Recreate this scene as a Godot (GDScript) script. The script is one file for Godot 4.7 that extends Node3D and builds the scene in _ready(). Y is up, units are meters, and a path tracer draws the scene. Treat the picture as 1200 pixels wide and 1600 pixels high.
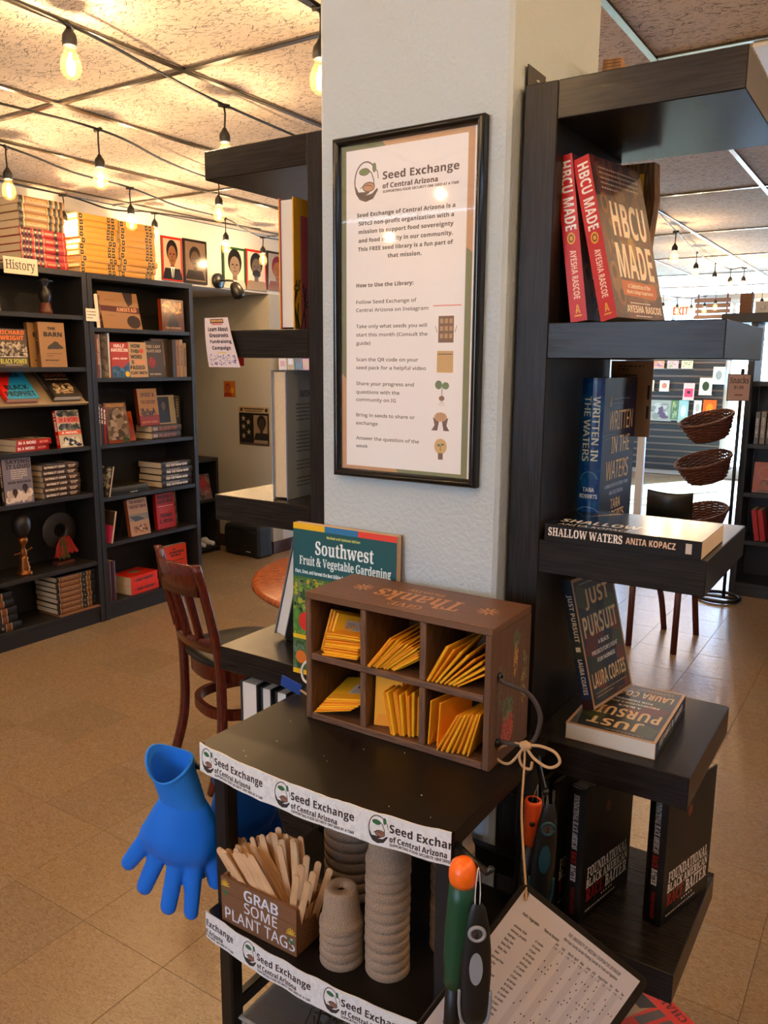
extends Node3D
# A bookshop corner with a free seed library: everything is built here from code.

var M := {}                    # materials
var taken := {}                # names in use
var rng := RandomNumberGenerator.new()
var near_img: Image
var far_img: Image
var pens := {}                 # packing cursors of the two print sheets
var img: Image                 # the sheet that is being painted
var org := Vector2i.ZERO       # where its current field begins
var fonts := {}
var solid := {}
var stick_mesh := {}


func _ready() -> void:
	rng.seed = 20240611
	set_camera_and_light()
	near_img = Image.create(2048, 2048, false, Image.FORMAT_RGBA8)
	far_img = Image.create(2048, 2048, false, Image.FORMAT_RGBA8)
	near_img.fill(Color(0.2, 0.2, 0.2))
	far_img.fill(Color(0.2, 0.2, 0.2))
	pens = {near_img: [2, 2, 0], far_img: [2, 2, 0]}
	make_materials()
	build_room()
	build_ceiling()
	build_floor()
	build_pillar_and_poster()
	build_shelf_units()
	build_left_bookcases()
	build_left_background()
	build_cart()
	build_seed_crate()
	build_right_background()
	build_chair_and_table()
	build_right_unit_books()
	build_left_unit_books()
	build_cart_goods()
	build_tools_and_clipboard()
	build_string_lights()
	var a := ImageTexture.create_from_image(near_img)
	var b := ImageTexture.create_from_image(far_img)
	for k in ["print_near", "print_near_gloss", "print_near_matte"]:
		M[k].albedo_texture = a
	for k in ["print_far", "print_far_gloss"]:
		M[k].albedo_texture = b
	print("near sheet used to ", pens[near_img], ", far sheet used to ", pens[far_img])


func set_camera_and_light() -> void:
	var cam := Camera3D.new()
	cam.name = "camera"
	add_child(cam)
	cam.position = Vector3(0.4982, 1.5206, 1.1183)
	cam.rotation_degrees = Vector3(-10.456, 32.984, 0.409)
	cam.fov = 64.745
	cam.near = 0.02
	cam.far = 80.0
	cam.current = true

	var e := Environment.new()
	e.background_mode = Environment.BG_SKY
	var sky := Sky.new()
	var sm := ProceduralSkyMaterial.new()
	sm.sky_top_color = Color(0.60, 0.77, 1.0)
	sm.sky_horizon_color = Color(0.83, 0.92, 1.0)
	sm.ground_bottom_color = Color(0.55, 0.53, 0.5)
	sm.ground_horizon_color = Color(0.72, 0.74, 0.76)
	sm.sky_energy_multiplier = 1.0
	sky.sky_material = sm
	e.sky = sky
	e.background_energy_multiplier = SKY
	e.tonemap_mode = Environment.TONE_MAPPER_LINEAR
	e.tonemap_exposure = EXPOSURE
	e.sdfgi_enabled = true
	e.ssao_enabled = true
	e.ssil_enabled = true
	var w := WorldEnvironment.new()
	w.name = "world"
	w.environment = e
	add_child(w)

	var sun := DirectionalLight3D.new()
	sun.name = "sun"
	add_child(sun)
	sun.look_at_from_position(Vector3(2.6, 3.0, -4.6), Vector3(0, 0, 0))
	sun.light_energy = SUN
	sun.light_color = Color(0.58, 0.80, 1.0)
	sun.light_angular_distance = 0.6
	sun.shadow_enabled = true


const SKY := 15.0
const SUN := 62.0
const EXPOSURE := 1.08
const BULB := 0.22


# ---------------------------------------------------------------- nodes
func numbered(called: String) -> String:
	var n: int = taken.get(called, 0)
	taken[called] = n + 1
	return called if n == 0 else "%s_%03d" % [called, n]


func tag(o: Node3D, label: String, category: String, group := "") -> Node3D:
	o.set_meta("label", label)
	o.set_meta("category", category)
	if group != "":
		o.set_meta("group", group)
	return o


func thing(called: String, label: String, category: String, xf := Transform3D(), group := "") -> Node3D:
	var o := Node3D.new()
	o.name = numbered(called)
	add_child(o)
	o.transform = xf
	return tag(o, label, category, group)


func structure(called: String) -> Node3D:
	var o := Node3D.new()
	o.name = called
	add_child(o)
	o.set_meta("kind", "structure")
	return o


func part(called: String, mesh: Mesh, m: Material, parent: Node, xf := Transform3D()) -> MeshInstance3D:
	var o := MeshInstance3D.new()
	o.name = called
	o.mesh = mesh
	o.material_override = m
	o.transform = xf
	if parent == self:
		o.name = numbered(called)
	parent.add_child(o, true)
	return o


func at(x: float, y: float, z: float, turn := 0.0) -> Transform3D:
	return Transform3D(Basis(Vector3.UP, deg_to_rad(turn)), Vector3(x, y, z))


func frame(x: Vector3, y: Vector3, z: Vector3, o: Vector3) -> Transform3D:
	return Transform3D(Basis(x, y, z), o)


func ordinal(k: int, n: int) -> String:
	if k == n - 1:
		return "topmost"
	return ["bottom", "second from bottom", "third from bottom", "fourth from bottom", "fifth from bottom", "sixth from bottom", "seventh from bottom", "eighth from bottom", "ninth from bottom", "tenth from bottom", "eleventh from bottom", "twelfth from bottom", "thirteenth from bottom"][k]


# ---------------------------------------------------------------- shapes
func new_st() -> SurfaceTool:
	var st := SurfaceTool.new()
	st.begin(Mesh.PRIMITIVE_TRIANGLES)
	return st


func tri(st: SurfaceTool, a: Vector3, b: Vector3, c: Vector3, ua := Vector2.ZERO, ub := Vector2.ZERO, uc := Vector2.ZERO) -> void:
	var n := (c - a).cross(b - a).normalized()
	for v in [[a, ua], [b, ub], [c, uc]]:
		st.set_normal(n)
		st.set_uv(v[1])
		st.add_vertex(v[0])


# corners clockwise seen from the front, from top left
func quad(st: SurfaceTool, a: Vector3, b: Vector3, c: Vector3, d: Vector3, r := Rect2()) -> void:
	var u := [r.position, Vector2(r.end.x, r.position.y), r.end, Vector2(r.position.x, r.end.y)]
	var n := (c - a).cross(b - a)
	if n.length_squared() < 1e-16:
		n = (d - a).cross(c - a)
	n = n.normalized()
	var p := [a, b, c, d]
	for k in [0, 1, 2, 0, 2, 3]:
		st.set_normal(n)
		st.set_uv(u[k])
		st.add_vertex(p[k])


# box between two corners with chamfered edges; xf moves it
func box(st: SurfaceTool, lo: Vector3, hi: Vector3, c := 0.0, xf := Transform3D(), r := Rect2()) -> void:
	var m := (lo + hi) * 0.5
	var h := (hi - lo) * 0.5
	c = minf(c, minf(h.x, minf(h.y, h.z)) * 0.9)
	var t := func(x: float, y: float, z: float, ax: int) -> Vector3:
		var v := Vector3(x * (h.x - (0.0 if ax == 0 else c)), y * (h.y - (0.0 if ax == 1 else c)), z * (h.z - (0.0 if ax == 2 else c)))
		return xf * (m + v)
	for s in [-1.0, 1.0]:
		# faces
		if s > 0:
			quad(st, t.call(-1, 1, 1, 2), t.call(1, 1, 1, 2), t.call(1, -1, 1, 2), t.call(-1, -1, 1, 2), r)
			quad(st, t.call(1, 1, 1, 0), t.call(1, 1, -1, 0), t.call(1, -1, -1, 0), t.call(1, -1, 1, 0), r)
			quad(st, t.call(-1, 1, -1, 1), t.call(1, 1, -1, 1), t.call(1, 1, 1, 1), t.call(-1, 1, 1, 1), r)
		else:
			quad(st, t.call(1, 1, -1, 2), t.call(-1, 1, -1, 2), t.call(-1, -1, -1, 2), t.call(1, -1, -1, 2), r)
			quad(st, t.call(-1, 1, -1, 0), t.call(-1, 1, 1, 0), t.call(-1, -1, 1, 0), t.call(-1, -1, -1, 0), r)
			quad(st, t.call(-1, -1, 1, 1), t.call(1, -1, 1, 1), t.call(1, -1, -1, 1), t.call(-1, -1, -1, 1), r)
	if c <= 0.0:
		return
	for a in [-1.0, 1.0]:
		for b in [-1.0, 1.0]:
			edge(st, t.call(-1, a, b, 1), t.call(1, a, b, 1), t.call(1, a, b, 2), t.call(-1, a, b, 2), xf.basis * Vector3(0, a, b), r)
			edge(st, t.call(a, -1, b, 0), t.call(a, 1, b, 0), t.call(a, 1, b, 2), t.call(a, -1, b, 2), xf.basis * Vector3(a, 0, b), r)
			edge(st, t.call(a, b, -1, 0), t.call(a, b, 1, 0), t.call(a, b, 1, 1), t.call(a, b, -1, 1), xf.basis * Vector3(a, b, 0), r)
			for z in [-1.0, 1.0]:
				var p: Vector3 = t.call(a, b, z, 0)
				var q: Vector3 = t.call(a, b, z, 1)
				var w: Vector3 = t.call(a, b, z, 2)
				if (w - p).cross(q - p).dot(xf.basis * Vector3(a, b, z)) > 0:
					tri(st, p, q, w, r.position, r.position, r.position)
				else:
					tri(st, p, w, q, r.position, r.position, r.position)


func edge(st: SurfaceTool, a: Vector3, b: Vector3, c: Vector3, d: Vector3, out: Vector3, r := Rect2()) -> void:
	if (c - a).cross(b - a).dot(out) > 0:
		quad(st, a, b, c, d, r)
	else:
		quad(st, a, d, c, b, r)


func boxm(size: Vector3, c := 0.002) -> Mesh:      # a box standing on its base, centred in x and z
	var st := new_st()
	box(st, Vector3(-size.x / 2, 0, -size.z / 2), Vector3(size.x / 2, size.y, size.z / 2), c)
	return st.commit()


func boxab(lo: Vector3, hi: Vector3, c := 0.002) -> Mesh:
	var st := new_st()
	box(st, lo, hi, c)
	return st.commit()


# smooth grid surface: rows of points, closed round if wrap
func skin(st: SurfaceTool, rows: Array, wrap := true, flip := false, group := 0) -> void:
	st.set_smooth_group(group)
	for i in rows.size() - 1:
		var n: int = rows[i].size()
		for j in (n if wrap else n - 1):
			var k := (j + 1) % n
			var a: Vector3 = rows[i][j]
			var b: Vector3 = rows[i][k]
			var c: Vector3 = rows[i + 1][k]
			var d: Vector3 = rows[i + 1][j]
			var us := [Vector2(float(j) / n, float(i) / rows.size()), Vector2(float(j + 1) / n, float(i) / rows.size()), Vector2(float(j + 1) / n, float(i + 1) / rows.size()), Vector2(float(j) / n, float(i + 1) / rows.size())]
			var ps := [a, b, c, d]
			for q in ([0, 1, 2, 0, 2, 3] if not flip else [0, 2, 1, 0, 3, 2]):
				st.set_uv(us[q])
				st.add_vertex(ps[q])


func fin(st: SurfaceTool) -> Mesh:
	st.index()
	st.generate_normals()
	return st.commit()


func lathe(prof: Array, seg := 24, xf := Transform3D(), into: SurfaceTool = null) -> Mesh:
	var st := into if into else new_st()
	var rows := []
	for p in prof:
		var row := []
		for j in seg:
			var a := TAU * j / seg
			row.append(xf * Vector3(cos(a) * p.x, p.y, sin(a) * p.x))
		rows.append(row)
	skin(st, rows, true, prof[0].y > prof[-1].y)
	return null if into else fin(st)


# tube along points
func tube(st: SurfaceTool, pts: Array, r: float, seg := 8, r2 := -1.0, flat := 1.0) -> void:
	var rows := []
	var up := Vector3(0.123, 0.97, 0.21).normalized()
	var n := pts.size()
	for i in n:
		var d: Vector3 = (pts[mini(i + 1, n - 1)] - pts[maxi(i - 1, 0)]).normalized()
		var s := d.cross(up)
		if s.length() < 0.05:
			s = d.cross(Vector3(1, 0, 0.1))
		s = s.normalized()
		var t := s.cross(d).normalized()
		up = t
		var rr := r if r2 < 0 else lerpf(r, r2, float(i) / (n - 1))
		var row := []
		for j in seg:
			var a := TAU * j / seg
			row.append(pts[i] + s * cos(a) * rr + t * sin(a) * rr * flat)
		rows.append(row)
	var c0 := []
	var c1 := []
	for j in seg:
		c0.append(pts[0])
		c1.append(pts[n - 1])
	rows.push_front(c0)
	rows.append(c1)
	skin(st, rows, true, true)


func tubem(pts: Array, r: float, seg := 8, r2 := -1.0, flat := 1.0) -> Mesh:
	var st := new_st()
	tube(st, pts, r, seg, r2, flat)
	return fin(st)


func bezier(pts: Array, n := 16) -> Array:       # smooth curve through points
	var c := Curve3D.new()
	for i in pts.size():
		var d: Vector3 = (pts[mini(i + 1, pts.size() - 1)] - pts[maxi(i - 1, 0)]) / 6.0
		c.add_point(pts[i], -d, d)
	var out := []
	for i in n + 1:
		var f := float(i) / n * (pts.size() - 1)
		out.append(c.sample(mini(int(f), pts.size() - 2), f - mini(int(f), pts.size() - 2)))
	return out


# flat polygon (x, y) pushed out along z from z0 to z1
func slab(poly: PackedVector2Array, z0: float, z1: float, xf := Transform3D(), into: SurfaceTool = null) -> Mesh:
	var st := into if into else new_st()
	if not Geometry2D.is_polygon_clockwise(poly):
		poly.reverse()
	var ids := Geometry2D.triangulate_polygon(poly)
	for i in range(0, ids.size(), 3):
		var a := poly[ids[i]]
		var b := poly[ids[i + 1]]
		var c := poly[ids[i + 2]]
		var up := (b - a).cross(c - a) > 0
		var f := [a, c, b] if up else [a, b, c]
		tri(st, xf * Vector3(f[0].x, f[0].y, z1), xf * Vector3(f[1].x, f[1].y, z1), xf * Vector3(f[2].x, f[2].y, z1), a, b, c)
		tri(st, xf * Vector3(f[0].x, f[0].y, z0), xf * Vector3(f[2].x, f[2].y, z0), xf * Vector3(f[1].x, f[1].y, z0), a, b, c)
	for i in poly.size():
		var a := poly[i]
		var b := poly[(i + 1) % poly.size()]
		var mid := (a + b) * 0.5
		var side := Vector2(b.y - a.y, a.x - b.x)
		var cen := xf.basis * Vector3(side.x, side.y, 0)
		if Geometry2D.is_point_in_polygon(mid + side.normalized() * 1e-5, poly):
			cen = -cen
		edge(st, xf * Vector3(a.x, a.y, z0), xf * Vector3(b.x, b.y, z0), xf * Vector3(b.x, b.y, z1), xf * Vector3(a.x, a.y, z1), cen)
	return null if into else st.commit()


# surface nets of a distance field over a box
func blob(field: Callable, lo: Vector3, hi: Vector3, cell: float) -> Mesh:
	var n := Vector3i(((hi - lo) / cell).ceil()) + Vector3i.ONE
	var vals := PackedFloat32Array()
	vals.resize(n.x * n.y * n.z)
	var q := 0
	for z in n.z:
		for y in n.y:
			for x in n.x:
				vals[q] = field.call(lo + Vector3(x, y, z) * cell)
				q += 1
	var sx := 1
	var sy := n.x
	var sz := n.x * n.y
	var where := {}
	var verts := PackedVector3Array()
	var offs := [0, sx, sy, sx + sy, sz, sx + sz, sy + sz, sx + sy + sz]
	var edges := [[0, 1], [2, 3], [4, 5], [6, 7], [0, 2], [1, 3], [4, 6], [5, 7], [0, 4], [1, 5], [2, 6], [3, 7]]
	for z in n.z - 1:
		for y in n.y - 1:
			for x in n.x - 1:
				var b := x + y * sy + z * sz
				var neg := 0
				for o in offs:
					if vals[b + o] < 0:
						neg += 1
				if neg == 0 or neg == 8:
					continue
				var s := Vector3.ZERO
				var cnt := 0
				for e in edges:
					var va := vals[b + offs[e[0]]]
					var vb := vals[b + offs[e[1]]]
					if (va < 0) != (vb < 0):
						var t := va / (va - vb)
						var pa := Vector3(e[0] & 1, (e[0] >> 1) & 1, e[0] >> 2)
						var pb := Vector3(e[1] & 1, (e[1] >> 1) & 1, e[1] >> 2)
						s += pa.lerp(pb, t)
						cnt += 1
				where[b] = verts.size()
				verts.append(lo + (Vector3(x, y, z) + s / cnt) * cell)
	var idx := PackedInt32Array()
	for b in where:
		for ax in 3:
			var d: int = [sx, sy, sz][ax]
			var u: int = [sy, sz, sx][ax]
			var v: int = [sz, sx, sy][ax]
			if (vals[b] < 0) == (vals[b + d] < 0):
				continue
			if not (where.has(b - u) and where.has(b - v) and where.has(b - u - v)):
				continue
			var f := [where[b], where[b - u], where[b - u - v], where[b - v]]
			if vals[b] >= 0:
				idx.append_array([f[0], f[1], f[2], f[0], f[2], f[3]])
			else:
				idx.append_array([f[0], f[2], f[1], f[0], f[3], f[2]])
	var norm := PackedVector3Array()
	var h := cell * 0.5
	for p in verts:
		norm.append(Vector3(field.call(p + Vector3(h, 0, 0)) - field.call(p - Vector3(h, 0, 0)), field.call(p + Vector3(0, h, 0)) - field.call(p - Vector3(0, h, 0)), field.call(p + Vector3(0, 0, h)) - field.call(p - Vector3(0, 0, h))).normalized())
	var arr := []
	arr.resize(Mesh.ARRAY_MAX)
	arr[Mesh.ARRAY_VERTEX] = verts
	arr[Mesh.ARRAY_NORMAL] = norm
	arr[Mesh.ARRAY_INDEX] = idx
	var m := ArrayMesh.new()
	m.add_surface_from_arrays(Mesh.PRIMITIVE_TRIANGLES, arr)
	return m


func cone(p: Vector3, a: Vector3, b: Vector3, ra: float, rb: float) -> float:
	var ab := b - a
	var t := clampf((p - a).dot(ab) / ab.length_squared(), 0.0, 1.0)
	return p.distance_to(a + ab * t) - lerpf(ra, rb, t)


func soft(a: float, b: float, k: float) -> float:
	var h := clampf(0.5 + 0.5 * (b - a) / k, 0.0, 1.0)
	return lerpf(b, a, h) - k * h * (1.0 - h)


# ---------------------------------------------------------------- print: painting the sheets that covers and cards show
func field(w: int, h: int, sheet: Image = null) -> Rect2:      # reserve w by h pixels and paint there from now on
	img = sheet if sheet else far_img
	var p: Array = pens[img]
	if p[0] + w + 4 > img.get_width():
		p[0] = 2
		p[1] += p[2] + 4
		p[2] = 0
	org = Vector2i(p[0], p[1])
	p[0] += w + 4
	p[2] = maxi(p[2], h)
	if org.y + h > img.get_height():
		push_error("sheet full")
	var s := float(img.get_width())
	return Rect2((org.x + 0.6) / s, (org.y + 0.6) / s, (w - 1.2) / s, (h - 1.2) / s)


func fill(x: int, y: int, w: int, h: int, c: Color) -> void:
	img.fill_rect(Rect2i(org.x + x, org.y + y, w, h), c)


func ell(cx: float, cy: float, rx: float, ry: float, c: Color) -> void:
	for y in range(int(cy - ry), int(cy + ry) + 1):
		var k := 1.0 - pow((y + 0.5 - cy) / ry, 2)
		if k > 0:
			var w := sqrt(k) * rx
			fill(int(round(cx - w)), y, maxi(1, int(round(2 * w))), 1, c)


func poly(pts: Array, c: Color) -> void:
	var y0 := 1e9
	var y1 := -1e9
	for p in pts:
		y0 = minf(y0, p.y)
		y1 = maxf(y1, p.y)
	for y in range(int(y0), int(y1) + 1):
		var xs := []
		for i in pts.size():
			var a: Vector2 = pts[i]
			var b: Vector2 = pts[(i + 1) % pts.size()]
			if (a.y <= y + 0.5) != (b.y <= y + 0.5):
				xs.append(a.x + (y + 0.5 - a.y) / (b.y - a.y) * (b.x - a.x))
		xs.sort()
		for k in range(0, xs.size() - 1, 2):
			fill(int(round(xs[k])), y, maxi(1, int(round(xs[k + 1] - xs[k]))), 1, c)


func stroke(pts: Array, w: float, c: Color) -> void:
	for i in pts.size() - 1:
		var a: Vector2 = pts[i]
		var b: Vector2 = pts[i + 1]
		var n := maxi(1, int(a.distance_to(b) / maxf(0.5, w * 0.35)))
		for k in n + 1:
			var p := a.lerp(b, float(k) / n)
			if w <= 1.6:
				fill(int(p.x), int(p.y), 1, 1, c)
			else:
				ell(p.x, p.y, w * 0.5, w * 0.5, c)


func arc(cx: float, cy: float, rx: float, ry: float, a0: float, a1: float, w: float, c: Color, n := 28) -> void:
	var pts := []
	for i in n + 1:
		var a := deg_to_rad(lerpf(a0, a1, float(i) / n))
		pts.append(Vector2(cx + cos(a) * rx, cy + sin(a) * ry))
	stroke(pts, w, c)


func specks(x: int, y: int, w: int, h: int, cols: Array, n: int, s0: int, s1: int, sd: int) -> void:
	var r := RandomNumberGenerator.new()
	r.seed = sd
	for i in n:
		var a := r.randi_range(s0, s1)
		var b := r.randi_range(s0, s1)
		var px := r.randi_range(x, maxi(x, x + w - a))
		var py := r.randi_range(y, maxi(y, y + h - b))
		var c: Color = cols[r.randi() % cols.size()]
		if a > 3:
			ell(px + a / 2.0, py + b / 2.0, a / 2.0, b / 2.0, c)
		else:
			fill(px, py, a, b, c)


func font(f: String) -> Font:
	if not fonts.has(f):
		var s := SystemFont.new()
		s.font_names = PackedStringArray([{"s": "Droid Sans", "b": "Droid Sans", "r": "Droid Serif", "t": "Droid Serif", "m": "Droid Sans Mono"}[f]])
		s.font_weight = 700 if f in "bt" else 400
		fonts[f] = s
	return fonts[f]


func lettering(s: String, f: String, size: int, c: Color) -> Image:
	var ts := TextServerManager.get_primary_interface()
	var line := ts.create_shaped_text()
	ts.shaped_text_add_string(line, s, font(f).get_rids(), size)
	ts.shaped_text_shape(line)
	var total := ts.shaped_text_get_size(line)
	var out := Image.create(int(total.x) + size + 4, int(size * 1.8), false, Image.FORMAT_RGBA8)
	out.fill(Color(c.r, c.g, c.b, 0))
	var x := size * 0.3
	var base := size * 1.25
	var key := Vector2i(size, 0)
	for g in ts.shaped_text_get_glyphs(line):
		for k in g.repeat if g.has("repeat") else 1:
			if g.index != 0 and g.font_rid.is_valid():
				ts.font_render_glyph(g.font_rid, key, g.index)
				var uv := ts.font_get_glyph_uv_rect(g.font_rid, key, g.index)
				if uv.size.x > 0:
					var page := ts.font_get_texture_image(g.font_rid, key, ts.font_get_glyph_texture_idx(g.font_rid, key, g.index))
					var bit := page.get_region(Rect2i(uv))
					bit.convert(Image.FORMAT_RGBA8)
					var col := Image.create(bit.get_width(), bit.get_height(), false, Image.FORMAT_RGBA8)
					col.fill(Color(c.r, c.g, c.b, 1))
					var off := ts.font_get_glyph_offset(g.font_rid, key, g.index)
					out.blend_rect_mask(col, bit, Rect2i(Vector2i.ZERO, bit.get_size()), Vector2i(int(round(x + off.x + g.offset.x)), int(round(base + off.y + g.offset.y))))
			x += g.advance
	ts.free_rid(line)
	return out


# letters stretched into a box (w 0: keep their own width); turn 1: reads downwards, 2: upside down
func text(s: String, x: float, y: float, w: float, h: float, c: Color, f := "b", align := "l", turn := 0) -> void:
	var size := clampi(int(h * 1.5), 10, 150)
	var t := lettering(s, f, size, c)
	var used := t.get_used_rect()
	if used.size.x < 1 or used.size.y < 1:
		return
	t = t.get_region(used)
	if w <= 0:
		w = used.size.x * h / used.size.y
	t.resize(maxi(1, int(w)), maxi(1, int(h)), Image.INTERPOLATE_LANCZOS if h < used.size.y else Image.INTERPOLATE_CUBIC)
	if turn == 1:
		t.rotate_90(CLOCKWISE)
	elif turn == 2:
		t.rotate_180()
	var px := x
	if align == "c":
		px = x - t.get_width() / 2.0
	elif align == "r":
		px = x - t.get_width()
	img.blend_rect(t, Rect2i(Vector2i.ZERO, t.get_size()), org + Vector2i(int(px), int(y)))


# a line of running text at its natural proportions: h is the height of a capital with descender room
func line(s: String, x: float, y: float, cap: float, c: Color, f := "s", align := "l", squeeze := 1.0, wide := 0.0) -> void:
	var t := lettering(s, f, maxi(10, int(cap * 2.8)), c)
	var size := maxi(10, int(cap * 2.8))
	var used := t.get_used_rect()
	var k := cap / (size * 0.72)
	t = t.get_region(Rect2i(used.position.x, 0, used.size.x, t.get_height()))
	var top := size * (1.25 - 0.72)
	t.resize(maxi(1, int(wide if wide > 0 else used.size.x * k * squeeze)), maxi(1, int(t.get_height() * k)), Image.INTERPOLATE_LANCZOS)
	var px := x
	if align == "c":
		px = x - t.get_width() / 2.0
	elif align == "r":
		px = x - t.get_width()
	img.blend_rect(t, Rect2i(Vector2i.ZERO, t.get_size()), org + Vector2i(int(px), int(y - top * k)))


func rows(x: int, y: int, w: int, n: int, step: float, th: int, c: Color, sd: int) -> void:     # lines of small print
	var r := RandomNumberGenerator.new()
	r.seed = sd
	for i in n:
		var px := x
		var end := x + int(w * (1.0 if i < n - 1 else r.randf_range(0.4, 0.8)))
		while px < end:
			var l := r.randi_range(4, 11)
			fill(px, int(y + i * step), mini(l, end - px), th, c)
			px += l + 3


# ---------------------------------------------------------------- materials
func mat(called: String, c: Color, rough := 0.6, metal := 0.0) -> StandardMaterial3D:
	var m := StandardMaterial3D.new()
	m.resource_name = called
	m.albedo_color = c
	m.roughness = rough
	m.metallic = metal
	M[called] = m
	return m


func noise_tex(freq: float, c0: Color, c1: Color, sd: int, size := 512, type := FastNoiseLite.TYPE_SIMPLEX_SMOOTH, oct := 4, lo := 0.3, hi := 0.7) -> NoiseTexture2D:
	var n := FastNoiseLite.new()
	n.noise_type = type
	n.frequency = freq
	n.fractal_octaves = oct
	n.seed = sd
	var t := NoiseTexture2D.new()
	t.width = size
	t.height = size
	t.seamless = true
	t.noise = n
	var g := Gradient.new()
	g.offsets = PackedFloat32Array([lo, hi])
	g.colors = PackedColorArray([c0, c1])
	t.color_ramp = g
	return t


func bump_tex(freq: float, strength: float, sd: int, size := 512, oct := 3) -> NoiseTexture2D:
	var n := FastNoiseLite.new()
	n.noise_type = FastNoiseLite.TYPE_SIMPLEX_SMOOTH
	n.frequency = freq
	n.fractal_octaves = oct
	n.seed = sd
	var t := NoiseTexture2D.new()
	t.width = size
	t.height = size
	t.seamless = true
	t.as_normal_map = true
	t.bump_strength = strength
	t.noise = n
	return t


func grain(called: String, c0: Color, c1: Color, rough: float, scale: Vector3, sd: int, bump := 0.0, world := true) -> StandardMaterial3D:
	var m := mat(called, Color.WHITE, rough)
	m.albedo_texture = shared_tex("grain%s%s" % [c0, c1], func(): return noise_tex(0.012, c0, c1, sd, 512, FastNoiseLite.TYPE_SIMPLEX_SMOOTH, 5, 0.25, 0.75))
	m.uv1_triplanar = true
	m.uv1_world_triplanar = world
	m.uv1_triplanar_sharpness = 8.0
	m.uv1_scale = scale
	if bump > 0:
		m.normal_enabled = true
		m.normal_texture = shared_tex("grainbump", func(): return bump_tex(0.012, 6.0, 5, 512, 5))
		m.normal_scale = bump
	return m


func shared_tex(key: String, make: Callable) -> Texture2D:
	if not solid.has(key):
		solid[key] = make.call()
	return solid[key]


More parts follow.
